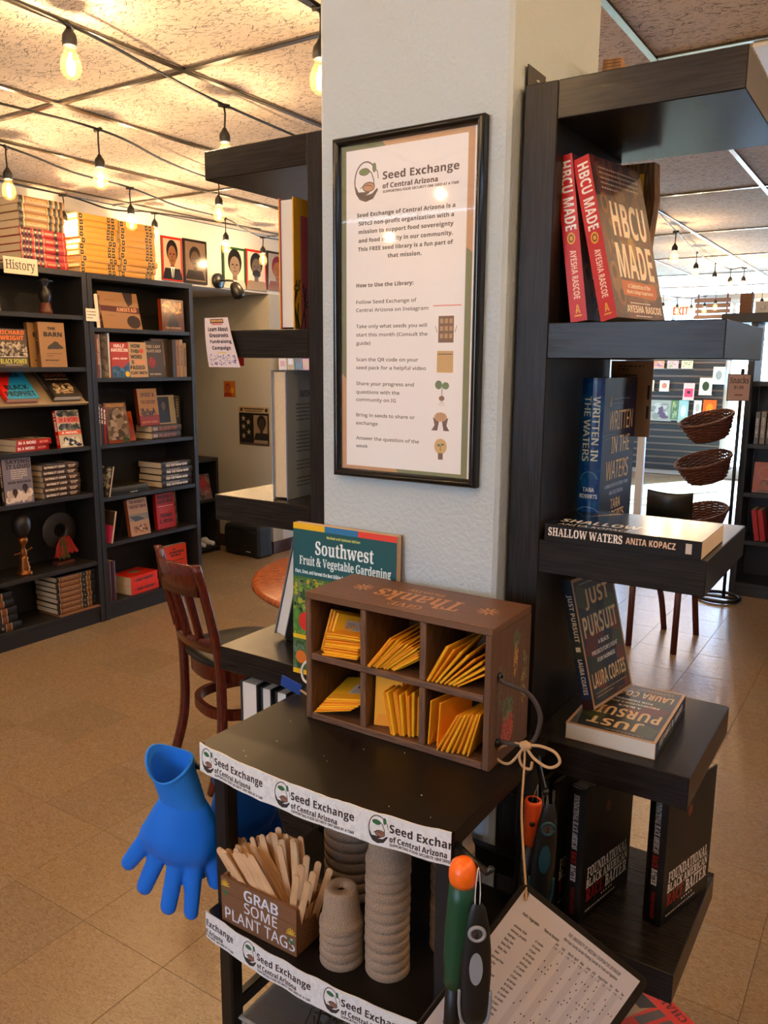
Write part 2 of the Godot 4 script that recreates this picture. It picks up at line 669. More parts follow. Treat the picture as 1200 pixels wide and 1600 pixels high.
func make_materials() -> void:
	# dark laminate with a fine grain; the grain runs along the longest side of each board
	grain("board_x", Color(0.10, 0.085, 0.078), Color(0.155, 0.13, 0.118), 0.27, Vector3(1.2, 26, 26), 3, 0.13)
	grain("board_y", Color(0.10, 0.085, 0.078), Color(0.155, 0.13, 0.118), 0.36, Vector3(26, 1.2, 26), 3, 0.16)
	grain("board_top", Color(0.10, 0.085, 0.078), Color(0.155, 0.13, 0.118), 0.2, Vector3(3.2, 26, 18), 3, 0.3)
	for k in ["board_x", "board_y", "board_top"]:
		M[k].metallic_specular = 0.3
	var bc := mat("bookcase_black", Color(0.105, 0.095, 0.092), 0.48)
	bc.normal_enabled = true
	bc.normal_texture = shared_tex("grainbump", func(): return bump_tex(0.012, 6.0, 5, 512, 5))
	bc.normal_scale = 0.12
	bc.uv1_triplanar = true
	bc.uv1_scale = Vector3(14, 1.5, 14)
	mat("bookcase_back", Color(0.13, 0.115, 0.108), 0.6)
	mat("cart_black", Color(0.085, 0.068, 0.058), 0.4).metallic_specular = 0.35
	mat("metal_black", Color(0.045, 0.043, 0.042), 0.38, 0.0)
	mat("cable_black", Color(0.035, 0.032, 0.03), 0.5)
	mat("frame_black", Color(0.02, 0.02, 0.021), 0.14)
	mat("steel", Color(0.55, 0.53, 0.5), 0.3, 1.0)
	# pillar and walls: painted, rolled texture
	var wall := mat("pillar_paint", Color(0.715, 0.76, 0.775), 0.62)
	wall.normal_enabled = true
	wall.normal_texture = shared_tex("stucco", func(): return bump_tex(0.035, 5.0, 11, 512, 3))
	wall.normal_scale = 0.55
	wall.uv1_triplanar = true
	wall.uv1_world_triplanar = true
	wall.uv1_scale = Vector3(5.5, 5.5, 5.5)
	mat("wall_paint", Color(0.66, 0.64, 0.585), 0.8)
	mat("wall_white", Color(0.78, 0.77, 0.75), 0.8)
	mat("trim_brown", Color(0.24, 0.13, 0.08), 0.5)
	mat("trim_white", Color(0.86, 0.87, 0.88), 0.4)
	mat("grid_black", Color(0.50, 0.49, 0.48), 0.22, 1.0)
	mat("plenum", Color(0.2, 0.19, 0.18), 0.9)
	# print
	for k in ["print_near", "print_far"]:
		mat(k, Color.WHITE, 0.42)
	mat("print_near_gloss", Color.WHITE, 0.16)
	mat("print_near_matte", Color.WHITE, 0.75)
	mat("print_far_gloss", Color.WHITE, 0.15)
	var pg := mat("pages", Color(0.83, 0.74, 0.60), 0.85)
	pg.albedo_texture = shared_tex("leaf", func(): return noise_tex(0.05, Color(0.93, 0.92, 0.90), Color.WHITE, 8))
	pg.uv1_triplanar = true
	pg.uv1_scale = Vector3(60, 2, 60)
	mat("pages_white", Color(0.86, 0.83, 0.77), 0.85)
	mat("paper_white", Color(0.87, 0.86, 0.83), 0.8)
	var g := mat("clear_pane", Color(1, 1, 1, 0.04), 0.03)
	g.transparency = BaseMaterial3D.TRANSPARENCY_ALPHA
	var b := mat("bulb_glass", Color(1.0, 0.80, 0.5, 0.011), 0.0)
	b.metallic_specular = 0.25
	b.transparency = BaseMaterial3D.TRANSPARENCY_ALPHA
	var fl := mat("filament", Color(1.0, 0.75, 0.4), 0.5)
	fl.emission_enabled = true
	fl.emission = Color(1.0, 0.72, 0.36)
	fl.emission_energy_multiplier = 14.0
	# woods and soft goods
	grain("crate_wood", Color(0.33, 0.22, 0.145), Color(0.46, 0.32, 0.215), 0.55, Vector3(3, 34, 34), 21, 0.25)
	grain("crate_upright", Color(0.33, 0.22, 0.145), Color(0.46, 0.32, 0.215), 0.55, Vector3(34, 3, 34), 21, 0.25)
	grain("tagbox_wood", Color(0.42, 0.275, 0.165), Color(0.55, 0.37, 0.23), 0.6, Vector3(4, 40, 40), 22, 0.2)
	grain("cherry_wood", Color(0.27, 0.075, 0.035), Color(0.37, 0.115, 0.055), 0.2, Vector3(20, 3, 20), 23, 0.0, false)
	grain("table_wood", Color(0.52, 0.245, 0.10), Color(0.66, 0.345, 0.155), 0.22, Vector3(14, 2, 2.5), 24, 0.05)
	grain("stick_wood", Color(0.80, 0.63, 0.44), Color(0.86, 0.70, 0.52), 0.6, Vector3(20, 3, 20), 25, 0.0, false)
	mat("seat_black", Color(0.05, 0.055, 0.05), 0.35)
	var pot := mat("peat", Color.WHITE, 0.95)
	pot.albedo_texture = shared_tex("peat", func(): return noise_tex(0.06, Color(0.50, 0.42, 0.345), Color(0.68, 0.59, 0.495), 31, 512, FastNoiseLite.TYPE_SIMPLEX_SMOOTH, 5, 0.3, 0.7))
	pot.uv1_triplanar = true
	pot.uv1_scale = Vector3(16, 16, 16)
	pot.normal_enabled = true
	pot.normal_texture = shared_tex("peatbump", func(): return bump_tex(0.08, 9.0, 32, 512, 4))
	pot.normal_scale = 0.3
	mat("glove_blue", Color(0.01, 0.43, 0.85), 0.42)
	mat("glove_knit", Color(0.10, 0.48, 0.85), 0.8)
	mat("glove_inside", Color(0.08, 0.46, 0.84), 0.85)
	for k in [["envelope_a", Color(0.96, 0.67, 0.10)], ["envelope_b", Color(0.94, 0.60, 0.08)], ["envelope_c", Color(0.97, 0.74, 0.12)]]:
		mat(k[0], k[1], 0.6)
	mat("orange_plastic", Color(0.96, 0.42, 0.06), 0.35)
	mat("green_grip", Color(0.03, 0.25, 0.15), 0.4)
	mat("black_grip", Color(0.05, 0.048, 0.047), 0.45)
	mat("grey_grip", Color(0.55, 0.56, 0.57), 0.5)
	mat("teal_grip", Color(0.05, 0.22, 0.26), 0.45)
	mat("rust_plastic", Color(0.85, 0.30, 0.10), 0.35)
	mat("twine", Color(0.72, 0.58, 0.42), 0.9)
	mat("rope_grey", Color(0.24, 0.20, 0.175), 0.7)
	mat("brass", Color(0.52, 0.30, 0.12), 0.32, 0.8)
	mat("dark_stone", Color(0.10, 0.075, 0.065), 0.45)
	mat("wicker", Color(0.33, 0.15, 0.085), 0.5)
	mat("bag_black", Color(0.022, 0.022, 0.024), 0.6)
	mat("slat_dark", Color(0.13, 0.15, 0.18), 0.45)
	mat("slat_groove", Color(0.50, 0.44, 0.41), 0.5)
	mat("red_cloth", Color(0.55, 0.06, 0.03), 0.8)
	mat("blue_tag", Color(0.03, 0.22, 0.52), 0.6)
	mat("bin_clear", Color(0.75, 0.78, 0.8, 0.35), 0.2)
	M.bin_clear.transparency = BaseMaterial3D.TRANSPARENCY_ALPHA


# ---------------------------------------------------------------- the room
const TOP := 2.45


func build_room() -> void:
	var w := structure("wall_left")
	part("wall_panel", boxab(Vector3(-3.82, 0, -2.66), Vector3(-3.7, TOP, 3.6), 0), M.wall_white, w)
	part("soffit", boxab(Vector3(-5.0, 2.03, -3.84), Vector3(-3.7, TOP, -2.66), 0), M.wall_white, w)
	part("wall_panel", boxab(Vector3(-3.82, 0, -10.6), Vector3(-3.7, TOP, -3.84), 0), M.wall_white, w)
	w = structure("wall_alcove")
	part("wall_panel", boxab(Vector3(-5.0, 0, -3.84), Vector3(-3.7, 2.03, -3.72), 0), M.wall_paint, w)
	part("wall_panel", boxab(Vector3(-5.12, 0, -3.84), Vector3(-5.0, TOP, -2.54), 0), M.wall_paint, w)
	part("wall_panel", boxab(Vector3(-5.0, 0, -2.66), Vector3(-3.82, TOP, -2.54), 0), M.wall_paint, w)
	w = structure("baseboard_left")
	part("baseboard", boxab(Vector3(-5.0, 0, -3.72), Vector3(-3.7, 0.10, -3.706), 0.002), M.trim_brown, w)
	part("baseboard", boxab(Vector3(-3.7, 0, -10.6), Vector3(-3.686, 0.10, -3.706), 0.002), M.trim_brown, w)
	w = structure("wall_right")
	part("wall_panel", boxab(Vector3(3.2, 0, -10.6), Vector3(3.32, TOP, 3.6), 0), M.wall_white, w)

	# street front at the far end: a slatted display wall on the left, glass above it and to its right
	w = structure("wall_far")
	var z0 := -10.72
	var z1 := -10.6
	part("wall_panel", boxab(Vector3(-3.82, 0, z0), Vector3(-1.62, 1.86, z1), 0), M.wall_white, w)
	part("wall_panel", boxab(Vector3(-3.82, 2.38, z0), Vector3(3.32, TOP, z1), 0), M.wall_white, w)
	part("wall_panel", boxab(Vector3(-1.62, 0, z0), Vector3(0.35, 0.12, z1), 0), M.wall_white, w)
	part("wall_panel", boxab(Vector3(0.35, 0, z0), Vector3(3.32, 2.38, z1), 0), M.wall_white, w)
	glazing("window_1", -3.6, -1.62, 1.86, 2.38, -10.66, [-2.4], [])
	glazing("window_2", -1.62, 0.35, 0.12, 2.38, -10.66, [-0.63], [1.86])

	# street front behind the photographer
	w = structure("wall_back")
	part("wall_panel", boxab(Vector3(-3.82, 0, 3.6), Vector3(3.32, 0.95, 3.72), 0), M.wall_white, w)
	part("wall_panel", boxab(Vector3(-3.82, 2.3, 3.6), Vector3(3.32, TOP, 3.72), 0), M.wall_white, w)
	part("wall_panel", boxab(Vector3(-3.82, 0.95, 3.6), Vector3(-1.45, 2.3, 3.72), 0), M.wall_white, w)
	part("wall_panel", boxab(Vector3(-0.25, 0.95, 3.6), Vector3(3.32, 2.3, 3.72), 0), M.wall_white, w)
	glazing("window_3", -1.45, -0.25, 0.95, 2.3, 3.66, [-0.85], [])

	var out := structure("pavement")
	part("slab", boxab(Vector3(-14, -0.16, -24), Vector3(14, -0.1, -10.72), 0), M.wall_white, out)
	part("slab", boxab(Vector3(-14, -0.16, 3.72), Vector3(14, -0.1, 16), 0), M.wall_white, out)


func glazing(called: String, x0: float, x1: float, y0: float, y1: float, z: float, posts: Array, rails: Array) -> void:
	var w := structure(called)
	var t := 0.03
	part("window_frame", boxab(Vector3(x0, y0, z - t), Vector3(x1, y0 + 0.05, z + t), 0.003), M.trim_white, w)
	part("window_frame", boxab(Vector3(x0, y1 - 0.05, z - t), Vector3(x1, y1, z + t), 0.003), M.trim_white, w)
	var xs := [x0] + posts + [x1]
	for k in xs.size():
		var a: float = xs[k] - 0.025 if k > 0 else xs[k]
		var b: float = xs[k] + 0.025 if k < xs.size() - 1 else xs[k]
		part("mullion", boxab(Vector3(a if k > 0 else x0, y0 + 0.05, z - t), Vector3(b if k < xs.size() - 1 else x1, y1 - 0.05, z + t), 0.003), M.trim_white, w)
		if k < xs.size() - 1:
			for r in rails:
				part("window_rail", boxab(Vector3(xs[k] + 0.025, r - 0.02, z - t), Vector3(xs[k + 1] - 0.025, r + 0.02, z + t), 0.003), M.trim_white, w)
			part("pane", boxab(Vector3(xs[k] + 0.02, y0 + 0.04, z - 0.003), Vector3(xs[k + 1] - 0.02, y1 - 0.04, z + 0.003), 0), M.clear_pane, w)


func fissured() -> ImageTexture:
	var im := Image.create(1024, 1024, false, Image.FORMAT_RGBA8)
	var base := Color(0.80, 0.755, 0.715)
	im.fill(base)
	var r := RandomNumberGenerator.new()
	r.seed = 77
	for i in 3000:
		var c := base.darkened(r.randf_range(0.02, 0.06)) if r.randf() < 0.5 else base.lightened(r.randf_range(0.02, 0.08))
		im.fill_rect(Rect2i(r.randi_range(0, 1015), r.randi_range(0, 1015), r.randi_range(3, 9), r.randi_range(3, 9)), c)
	for i in 1900:
		var p := Vector2(r.randf() * 1024, r.randf() * 1024)
		var a := r.randf_range(-0.45, 0.45) + (PI if r.randf() < 0.5 else 0.0)
		var n := r.randi_range(5, 20)
		var w := r.randi_range(2, 4)
		var c := base.darkened(r.randf_range(0.28, 0.6))
		for k in n:
			im.fill_rect(Rect2i(posmod(int(p.x), 1020), posmod(int(p.y), 1020), w, w), c)
			p += Vector2(cos(a), sin(a)) * 2.0
			a += r.randf_range(-0.35, 0.35)
	for i in 1700:
		im.fill_rect(Rect2i(r.randi_range(0, 1020), r.randi_range(0, 1020), r.randi_range(2, 4), r.randi_range(2, 4)), base.darkened(r.randf_range(0.3, 0.6)))
	return ImageTexture.create_from_image(im)


func build_ceiling() -> void:
	var m := mat("ceiling_tile_board", Color.WHITE, 0.9)
	m.albedo_texture = fissured()
	m.uv1_triplanar = true
	m.uv1_world_triplanar = true
	m.uv1_scale = Vector3(1.5, 1.5, 1.5)
	var c := structure("ceiling")
	part("deck", boxab(Vector3(-5.12, 2.56, -10.72), Vector3(3.32, 2.62, 3.72), 0), M.plenum, c)
	var xs := []
	for k in range(-6, 6):
		xs.append(-0.285 + 0.655 * k)
	var zs := []
	for k in range(-4, 7):
		zs.append(-0.9 - 1.41 * k)
	zs.sort()
	for i in xs.size() - 1:
		for j in zs.size() - 1:
			var x0: float = maxf(xs[i], -3.7)
			var x1: float = minf(xs[i + 1], 3.2)
			var z0: float = maxf(zs[j], -10.6)
			var z1: float = minf(zs[j + 1], 3.6)
			if x1 - x0 < 0.05 or z1 - z0 < 0.05:
				continue
			part("ceiling_tile", boxab(Vector3(x0 + 0.004, TOP + 0.004, z0 + 0.004), Vector3(x1 - 0.004, TOP + 0.02, z1 - 0.004), 0.003), m, c)
	for x in xs:
		if x > -3.69 and x < 3.2:
			part("grid_bar", boxab(Vector3(x - 0.012, TOP - 0.006, -10.6), Vector3(x + 0.012, TOP + 0.003, 3.6), 0.0015), M.grid_black, c)
	for z in zs:
		if z > -10.6 and z < 3.6:
			for i in xs.size() - 1:
				var x0: float = maxf(xs[i] + 0.012, -3.7)
				var x1: float = minf(xs[i + 1] - 0.012, 3.2)
				if x1 - x0 > 0.05:
					part("grid_bar", boxab(Vector3(x0, TOP - 0.0055, z - 0.012), Vector3(x1, TOP + 0.003, z + 0.012), 0.0015), M.grid_black, c)
	part("grid_bar", boxab(Vector3(-0.273, TOP - 0.0055, -1.612), Vector3(0.358, TOP + 0.003, -1.588), 0.0015), M.grid_black, c)
	# air grille in the ceiling right of the pillar
	var v := thing("ceiling_vent", "white louvred air grille in the ceiling at top right", "vent", at(0.175, TOP - 0.012, -1.91))
	for s in [-1.0, 1.0]:
		part("frame", boxab(Vector3(s * 0.15 - 0.03, -0.002, -0.29), Vector3(s * 0.15 + 0.03, 0.012, 0.29), 0.002), M.trim_white, v)
		part("frame", boxab(Vector3(-0.12, -0.002, s * 0.25 - 0.04), Vector3(0.12, 0.012, s * 0.25 + 0.04), 0.002), M.trim_white, v)
	for k in 17:
		var st := new_st()
		box(st, Vector3(-0.12, -0.001, -0.011), Vector3(0.12, 0.001, 0.011), 0, Transform3D(Basis(Vector3.RIGHT, 0.7), Vector3(0, 0.006, -0.2 + k * 0.025)))
		part("louvre", st.commit(), M.trim_white, v)


func mottled() -> ImageTexture:
	var im := Image.create(1024, 1024, false, Image.FORMAT_RGBA8)
	var base := Color(0.574, 0.487, 0.357)
	im.fill(base)
	var r := RandomNumberGenerator.new()
	r.seed = 99
	var cols := [Color(0.535, 0.435, 0.322), Color(0.609, 0.518, 0.405), Color(0.557, 0.461, 0.348), Color(0.596, 0.500, 0.383)]
	for i in 9000:
		var c: Color = cols[r.randi() % 4]
		var w := r.randi_range(5, 26)
		im.fill_rect(Rect2i(r.randi_range(0, 1023 - w), r.randi_range(0, 1016), w, r.randi_range(3, 8)), c)
	for i in 2600:
		var p := Vector2(r.randf() * 1024, r.randf() * 1024)
		var a := r.randf_range(-0.7, 0.7)
		var c: Color = [Color(0.470, 0.370, 0.265), Color(0.670, 0.592, 0.479), Color(0.505, 0.405, 0.296), Color(0.639, 0.552, 0.439)][r.randi() % 4]
		for k in r.randi_range(3, 11):
			im.fill_rect(Rect2i(posmod(int(p.x), 1020), posmod(int(p.y), 1020), r.randi_range(2, 4), r.randi_range(1, 3)), c)
			p += Vector2(cos(a), sin(a)) * 2.2
			a += r.randf_range(-0.4, 0.4)
	return ImageTexture.create_from_image(im)


func build_floor() -> void:
	var tex := mottled()
	var kinds := []
	for k in 3:
		var m := mat("floor_tile_%d" % k, [Color(1, 1, 1), Color(0.965, 0.96, 0.95), Color(1, 0.985, 0.96)][k], 0.27)
		m.albedo_texture = tex
		m.uv1_triplanar = true
		m.uv1_world_triplanar = true
		m.uv1_scale = Vector3(1.9, 1.9, 1.9)
		m.uv1_offset = Vector3(k * 0.37, 0, k * 0.21)
		m.normal_enabled = true
		m.normal_texture = shared_tex("floorbump", func(): return bump_tex(0.02, 3.0, 41, 512, 4))
		m.normal_scale = 0.22
		kinds.append(m)
	var f := structure("floor")
	var under := mat("floor_joint", Color(0.30, 0.22, 0.15), 0.8)
	part("subfloor", boxab(Vector3(-5.12, -0.1, -10.72), Vector3(3.32, -0.0035, 3.72), 0), under, f)
	var s := 0.3155
	var tile := boxm(Vector3(s - 0.0012, 0.0035, s - 0.0012), 0.0006)
	var cells := []
	var cam := Vector2(0.498, 1.118)
	var look := Vector2(-sin(deg_to_rad(32.98)), -cos(deg_to_rad(32.98)))
	for i in range(-14, 10):
		for j in range(-34, 11):
			var p := Vector2(-0.957 + (i + 0.5) * s, -0.102 + (j + 0.5) * s)
			if p.x < -5.0 or p.x > 3.2 or p.y < -10.6 or p.y > 3.5:
				continue
			var d := p - cam
			var seen := d.dot(look) > 1.0 and absf(d.angle_to(look)) < deg_to_rad(29)
			cells.append([d.length() + (0.0 if seen else 100.0), p, posmod(i * 7 + j * 13 + i * j, 3)])
	cells.sort_custom(func(a, b): return a[0] < b[0])
	var rest := [new_st(), new_st(), new_st()]
	for k in cells.size():
		var p: Vector2 = cells[k][1]
		if k < 300:
			part("floor_tile", tile, kinds[cells[k][2]], f, at(p.x, -0.0035, p.y))
		else:
			var h := (s - 0.0012) / 2
			box(rest[cells[k][2]], Vector3(p.x - h, -0.0035, p.y - h), Vector3(p.x + h, 0, p.y + h), 0)
	for k in 3:
		var o := part("floor_tile_field", rest[k].commit(), kinds[k], f)
		o.set_meta("kind", "stuff")


# ---------------------------------------------------------------- pillar, framed poster
const PX0 := -0.335
const PX1 := -0.006
const PZ := 0.03


func build_pillar_and_poster() -> void:
	var w := structure("wall_pillar")
	part("pillar", boxab(Vector3(PX0, 0, -0.317), Vector3(PX1, TOP, PZ), 0.006), M.pillar_paint, w)
	var p := paint_poster()
	var x0 := -0.2985
	var x1 := -0.0375
	var y0 := 1.337
	var y1 := 1.8605
	var o := thing("framed_poster", "tall black-framed seed library poster with border hung on the pale pillar", "poster", at((x0 + x1) / 2, y0, PZ))
	var hw := (x1 - x0) / 2
	var hh := y1 - y0
	var fw := 0.0125
	# four mitred rails with a half-round face
	var prof := [Vector2(0, 0), Vector2(0, 0.014), Vector2(0.002, 0.0175), Vector2(0.006, 0.0185), Vector2(0.010, 0.0165), Vector2(fw, 0.012), Vector2(fw, 0)]
	for side in 4:
		var st := new_st()
		var r0 := []
		var r1 := []
		for q in prof:
			match side:
				0:
					r0.append(Vector3(-hw + q.x, q.x, q.y))
					r1.append(Vector3(hw - q.x, q.x, q.y))
				1:
					r0.append(Vector3(hw - q.x, q.x, q.y))
					r1.append(Vector3(hw - q.x, hh - q.x, q.y))
				2:
					r0.append(Vector3(hw - q.x, hh - q.x, q.y))
					r1.append(Vector3(-hw + q.x, hh - q.x, q.y))
				3:
					r0.append(Vector3(-hw + q.x, hh - q.x, q.y))
					r1.append(Vector3(-hw + q.x, q.x, q.y))
		skin(st, [r0, r1], false)
		part("frame_rail", fin(st), M.frame_black, o)
	var st2 := new_st()
	var z := 0.008
	quad(st2, Vector3(-hw + 0.01, hh - 0.01, z), Vector3(hw - 0.01, hh - 0.01, z), Vector3(hw - 0.01, 0.01, z), Vector3(-hw + 0.01, 0.01, z), Rect2(0, 0, 1, 1))
	box(st2, Vector3(-hw + 0.01, 0.01, 0.001), Vector3(hw - 0.01, hh - 0.01, z - 0.0002), 0, Transform3D(), Rect2(0.001, 0.5, 0.0, 0.0))
	part("poster_print", st2.commit(), p, o)
	part("pane", boxab(Vector3(-hw + 0.01, 0.01, 0.0095), Vector3(hw - 0.01, hh - 0.01, 0.0105), 0), M.clear_pane, o)


func logo(cx: float, cy: float, s: float, brown: Color, leaf: Color, seed_c: Color) -> void:   # a hand and a sprout that close into an egg-shaped ring
	arc(cx, cy, 0.36 * s, 0.5 * s, 150, 318, 0.035 * s, brown)
	poly([Vector2(cx - 0.37 * s, cy + 0.12 * s), Vector2(cx - 0.33 * s, cy + 0.10 * s), Vector2(cx - 0.24 * s, cy + 0.26 * s), Vector2(cx - 0.02 * s, cy + 0.27 * s), Vector2(cx + 0.08 * s, cy + 0.24 * s), Vector2(cx + 0.12 * s, cy + 0.30 * s), Vector2(cx, cy + 0.36 * s), Vector2(cx + 0.2 * s, cy + 0.33 * s), Vector2(cx + 0.36 * s, cy + 0.2 * s), Vector2(cx + 0.39 * s, cy + 0.25 * s), Vector2(cx + 0.24 * s, cy + 0.46 * s), Vector2(cx, cy + 0.53 * s), Vector2(cx - 0.2 * s, cy + 0.46 * s), Vector2(cx - 0.32 * s, cy + 0.30 * s)], brown)
	ell(cx + 0.09 * s, cy + 0.15 * s, 0.2 * s, 0.13 * s, brown)
	ell(cx + 0.09 * s, cy + 0.15 * s, 0.175 * s, 0.105 * s, seed_c)
	arc(cx + 0.02 * s, cy + 0.2 * s, 0.2 * s, 0.1 * s, 200, 330, 0.02 * s, brown, 12)
	stroke([Vector2(cx + 0.06 * s, cy - 0.30 * s), Vector2(cx + 0.18 * s, cy - 0.2 * s), Vector2(cx + 0.25 * s, cy - 0.02 * s), Vector2(cx + 0.26 * s, cy + 0.1 * s)], 0.025 * s, brown)
	stroke([Vector2(cx + 0.28 * s, cy - 0.34 * s), Vector2(cx + 0.37 * s, cy - 0.22 * s), Vector2(cx + 0.40 * s, cy - 0.04 * s)], 0.022 * s, brown)
	ell(cx - 0.05 * s, cy - 0.25 * s, 0.17 * s, 0.095 * s, brown)
	ell(cx - 0.05 * s, cy - 0.25 * s, 0.15 * s, 0.075 * s, leaf)
	stroke([Vector2(cx - 0.16 * s, cy - 0.22 * s), Vector2(cx + 0.06 * s, cy - 0.27 * s)], 0.012 * s, brown)
	ell(cx + 0.27 * s, cy - 0.33 * s, 0.06 * s, 0.12 * s, brown)
	ell(cx + 0.27 * s, cy - 0.33 * s, 0.045 * s, 0.10 * s, leaf)


func paint_poster() -> StandardMaterial3D:
	var im := Image.create(800, 1700, false, Image.FORMAT_RGBA8)
	img = im
	org = Vector2i.ZERO
	var olive := Color(0.42, 0.45, 0.23)
	var tan := Color(0.78, 0.58, 0.36)
	var white := Color(0.95, 0.945, 0.94)
	im.fill(olive)
	poly([Vector2(250, 0), Vector2(800, 0), Vector2(800, 600), Vector2(730, 548), Vector2(730, 40), Vector2(285, 40)], tan)
	poly([Vector2(0, 1165), Vector2(45, 1208), Vector2(45, 1665), Vector2(350, 1665), Vector2(375, 1700), Vector2(0, 1700)], tan)
	fill(776, 0, 24, 1700, white)
	fill(38, 33, 703, 1640, white)
	var brown := Color(0.28, 0.17, 0.13)
	logo(160, 192, 190, brown, Color(0.42, 0.55, 0.27), Color(0.76, 0.53, 0.33))
	text("Seed Exchange", 262, 154, 433, 52, brown, "b")
	text("of Central Arizona", 262, 211, 318, 27, brown, "b")
	text("SUPPORTING FOOD SECURITY ONE SEED AT A TIME", 262, 247, 432, 12, brown, "s")
	var ink := Color(0.2, 0.18, 0.17)
	for q in [["Seed Exchange of Central Arizona is a", 105, 678, 356], ["501c3 non-profit organization with a", 115, 672, 398], ["mission to support food sovereignty", 115, 670, 440], ["and food security in our community.", 115, 668, 484], ["This FREE seed library is a fun part of", 112, 670, 527], ["that mission.", 295, 494, 569], ["How to Use the Library:", 102, 450, 711]]:
		line(q[0], q[1], q[3] - 10, 20, ink, "b", "l", 1.0, q[2] - q[1])
	for q in [["Follow Seed Exchange of", 101, 469, 797], ["Central Arizona on Instagram", 101, 538, 839], ["Take only what seeds you will", 101, 532, 923], ["start this month (Consult the", 101, 536, 967], ["guide)", 101, 192, 1011], ["Scan the QR code on your", 101, 484, 1097], ["seed pack for a helpful video", 101, 530, 1140], ["Share your progress and", 101, 460, 1225], ["questions with the", 101, 374, 1270], ["community on IG", 101, 352, 1311], ["Bring in seeds to share or", 101, 468, 1394], ["exchange", 101, 240, 1438], ["Answer the question of the", 101, 496, 1520], ["week", 101, 176, 1563]]:
		line(q[0], q[1], q[3] - 9, 18, ink, "s", "l", 1.0, q[2] - q[1])
	fill(566, 826, 158, 6, Color(0.86, 0.55, 0.5))
	# small pictures on the right: seed cabinet, packet, seedling, hands, light bulb
	fill(598, 880, 86, 131, Color(0.44, 0.28, 0.16))
	for a in 3:
		for b in 3:
			fill(607 + a * 26, 893 + b * 37, 18, 23, Color(0.72, 0.55, 0.35))
	for s in [-1, 1]:
		stroke([Vector2(641 + s * 50, 960), Vector2(641 + s * 60, 930)], 3, olive)
	fill(593, 1052, 92, 108, Color(0.80, 0.64, 0.37))
	fill(598, 1066, 82, 4, Color(0.2, 0.15, 0.1))
	ell(605, 1222, 20, 22, Color(0.30, 0.42, 0.22))
	ell(645, 1226, 20, 18, Color(0.33, 0.46, 0.24))
	stroke([Vector2(625, 1236), Vector2(625, 1284)], 4, Color(0.35, 0.42, 0.22))
	ell(624, 1290, 16, 13, Color(0.50, 0.33, 0.17))
	for s in [-18, -8, 2, 12, 20]:
		stroke([Vector2(624, 1298), Vector2(624 + s, 1328)], 1.5, Color(0.66, 0.58, 0.42))
	for s in [-1, 1]:
		poly([Vector2(620 + s * 8, 1405), Vector2(620 + s * 44, 1388), Vector2(620 + s * 34, 1428), Vector2(620 + s * 52, 1455), Vector2(620 + s * 18, 1455)], Color(0.38, 0.21, 0.13))
	ell(620, 1385, 36, 24, Color(0.77, 0.58, 0.38))
	for s in [-14, 0, 14]:
		stroke([Vector2(620 + s, 1368), Vector2(620 + s, 1398)], 2, Color(0.5, 0.33, 0.2))
	ell(623, 1536, 36, 40, Color(0.83, 0.66, 0.38))
	fill(609, 1570, 28, 34, Color(0.40, 0.29, 0.18))
	ell(612, 1530, 9, 6, Color(0.28, 0.36, 0.2))
	ell(634, 1526, 9, 6, Color(0.28, 0.36, 0.2))
	fill(621, 1530, 4, 30, Color(0.28, 0.36, 0.2))
	var m := mat("poster_paper", Color.WHITE, 0.7)
	m.albedo_texture = ImageTexture.create_from_image(im)
	return m


# ---------------------------------------------------------------- the two tall open shelf units on either side of the pillar
const SHELVES := [1.9, 1.5788, 1.2625, 0.9477, 0.632, 0.316, 0.05]


func build_shelf_units() -> void:
	for side in 2:
		var s := 1.0 if side == 0 else -1.0
		var ox := 0.0 if side == 0 else -0.354
		var z1 := 0.0 if side == 0 else -0.0234
		var o := thing("wall_shelf_unit", ["tall dark-brown open shelf unit right of the pillar, red books on an upper shelf", "tall dark-brown open shelf unit left of the pillar, yellow book on an upper shelf"][side], "shelf unit", at(ox, 0, z1))
		var d := 0.2925
		part("upright", boxab(Vector3(minf(0, s * 0.0494), 0, -d), Vector3(maxf(0, s * 0.0494), 1.9, 0), 0.0012), M.board_y, o)
		for k in SHELVES.size():
			var y: float = SHELVES[k]
			part("shelf", boxab(Vector3(minf(s * 0.0496, s * 0.2888), y - 0.0503, -d), Vector3(maxf(s * 0.0496, s * 0.2888), y, 0), 0.0012), M.board_x, o)
		if side == 0:
			var st := new_st()
			box(st, Vector3(-0.002, 1.85, -0.075), Vector3(-0.0002, 1.932, -0.012), 0.0004)
			part("wall_bracket", st.commit(), M.metal_black, o)
			part("screw", lathe([Vector2(0.0, 0.003), Vector2(0.003, 0.0025), Vector2(0.0045, 0.0)], 10, Transform3D(Basis(Vector3(0, 0, 1), -PI / 2), Vector3(-0.0002, 1.917, -0.045))), M.steel, o)
	var b := thing("wood_block", "small rough block of pale wood on top of the right-hand shelf unit", "block", at(0.042, 1.9, -0.25, 8))
	grain("pine", Color(0.52, 0.36, 0.19), Color(0.66, 0.48, 0.28), 0.7, Vector3(20, 4, 20), 51)
	part("block", boxm(Vector3(0.03, 0.095, 0.036), 0.002), M.pine, b)
	var st3 := new_st()
	for k in 4:
		box(st3, Vector3(-0.014, 0.078 + k * 0.0045, 0.0181), Vector3(0.014, 0.0792 + k * 0.0045, 0.0184), 0)
	part("growth_rings", st3.commit(), M.crate_wood, b)


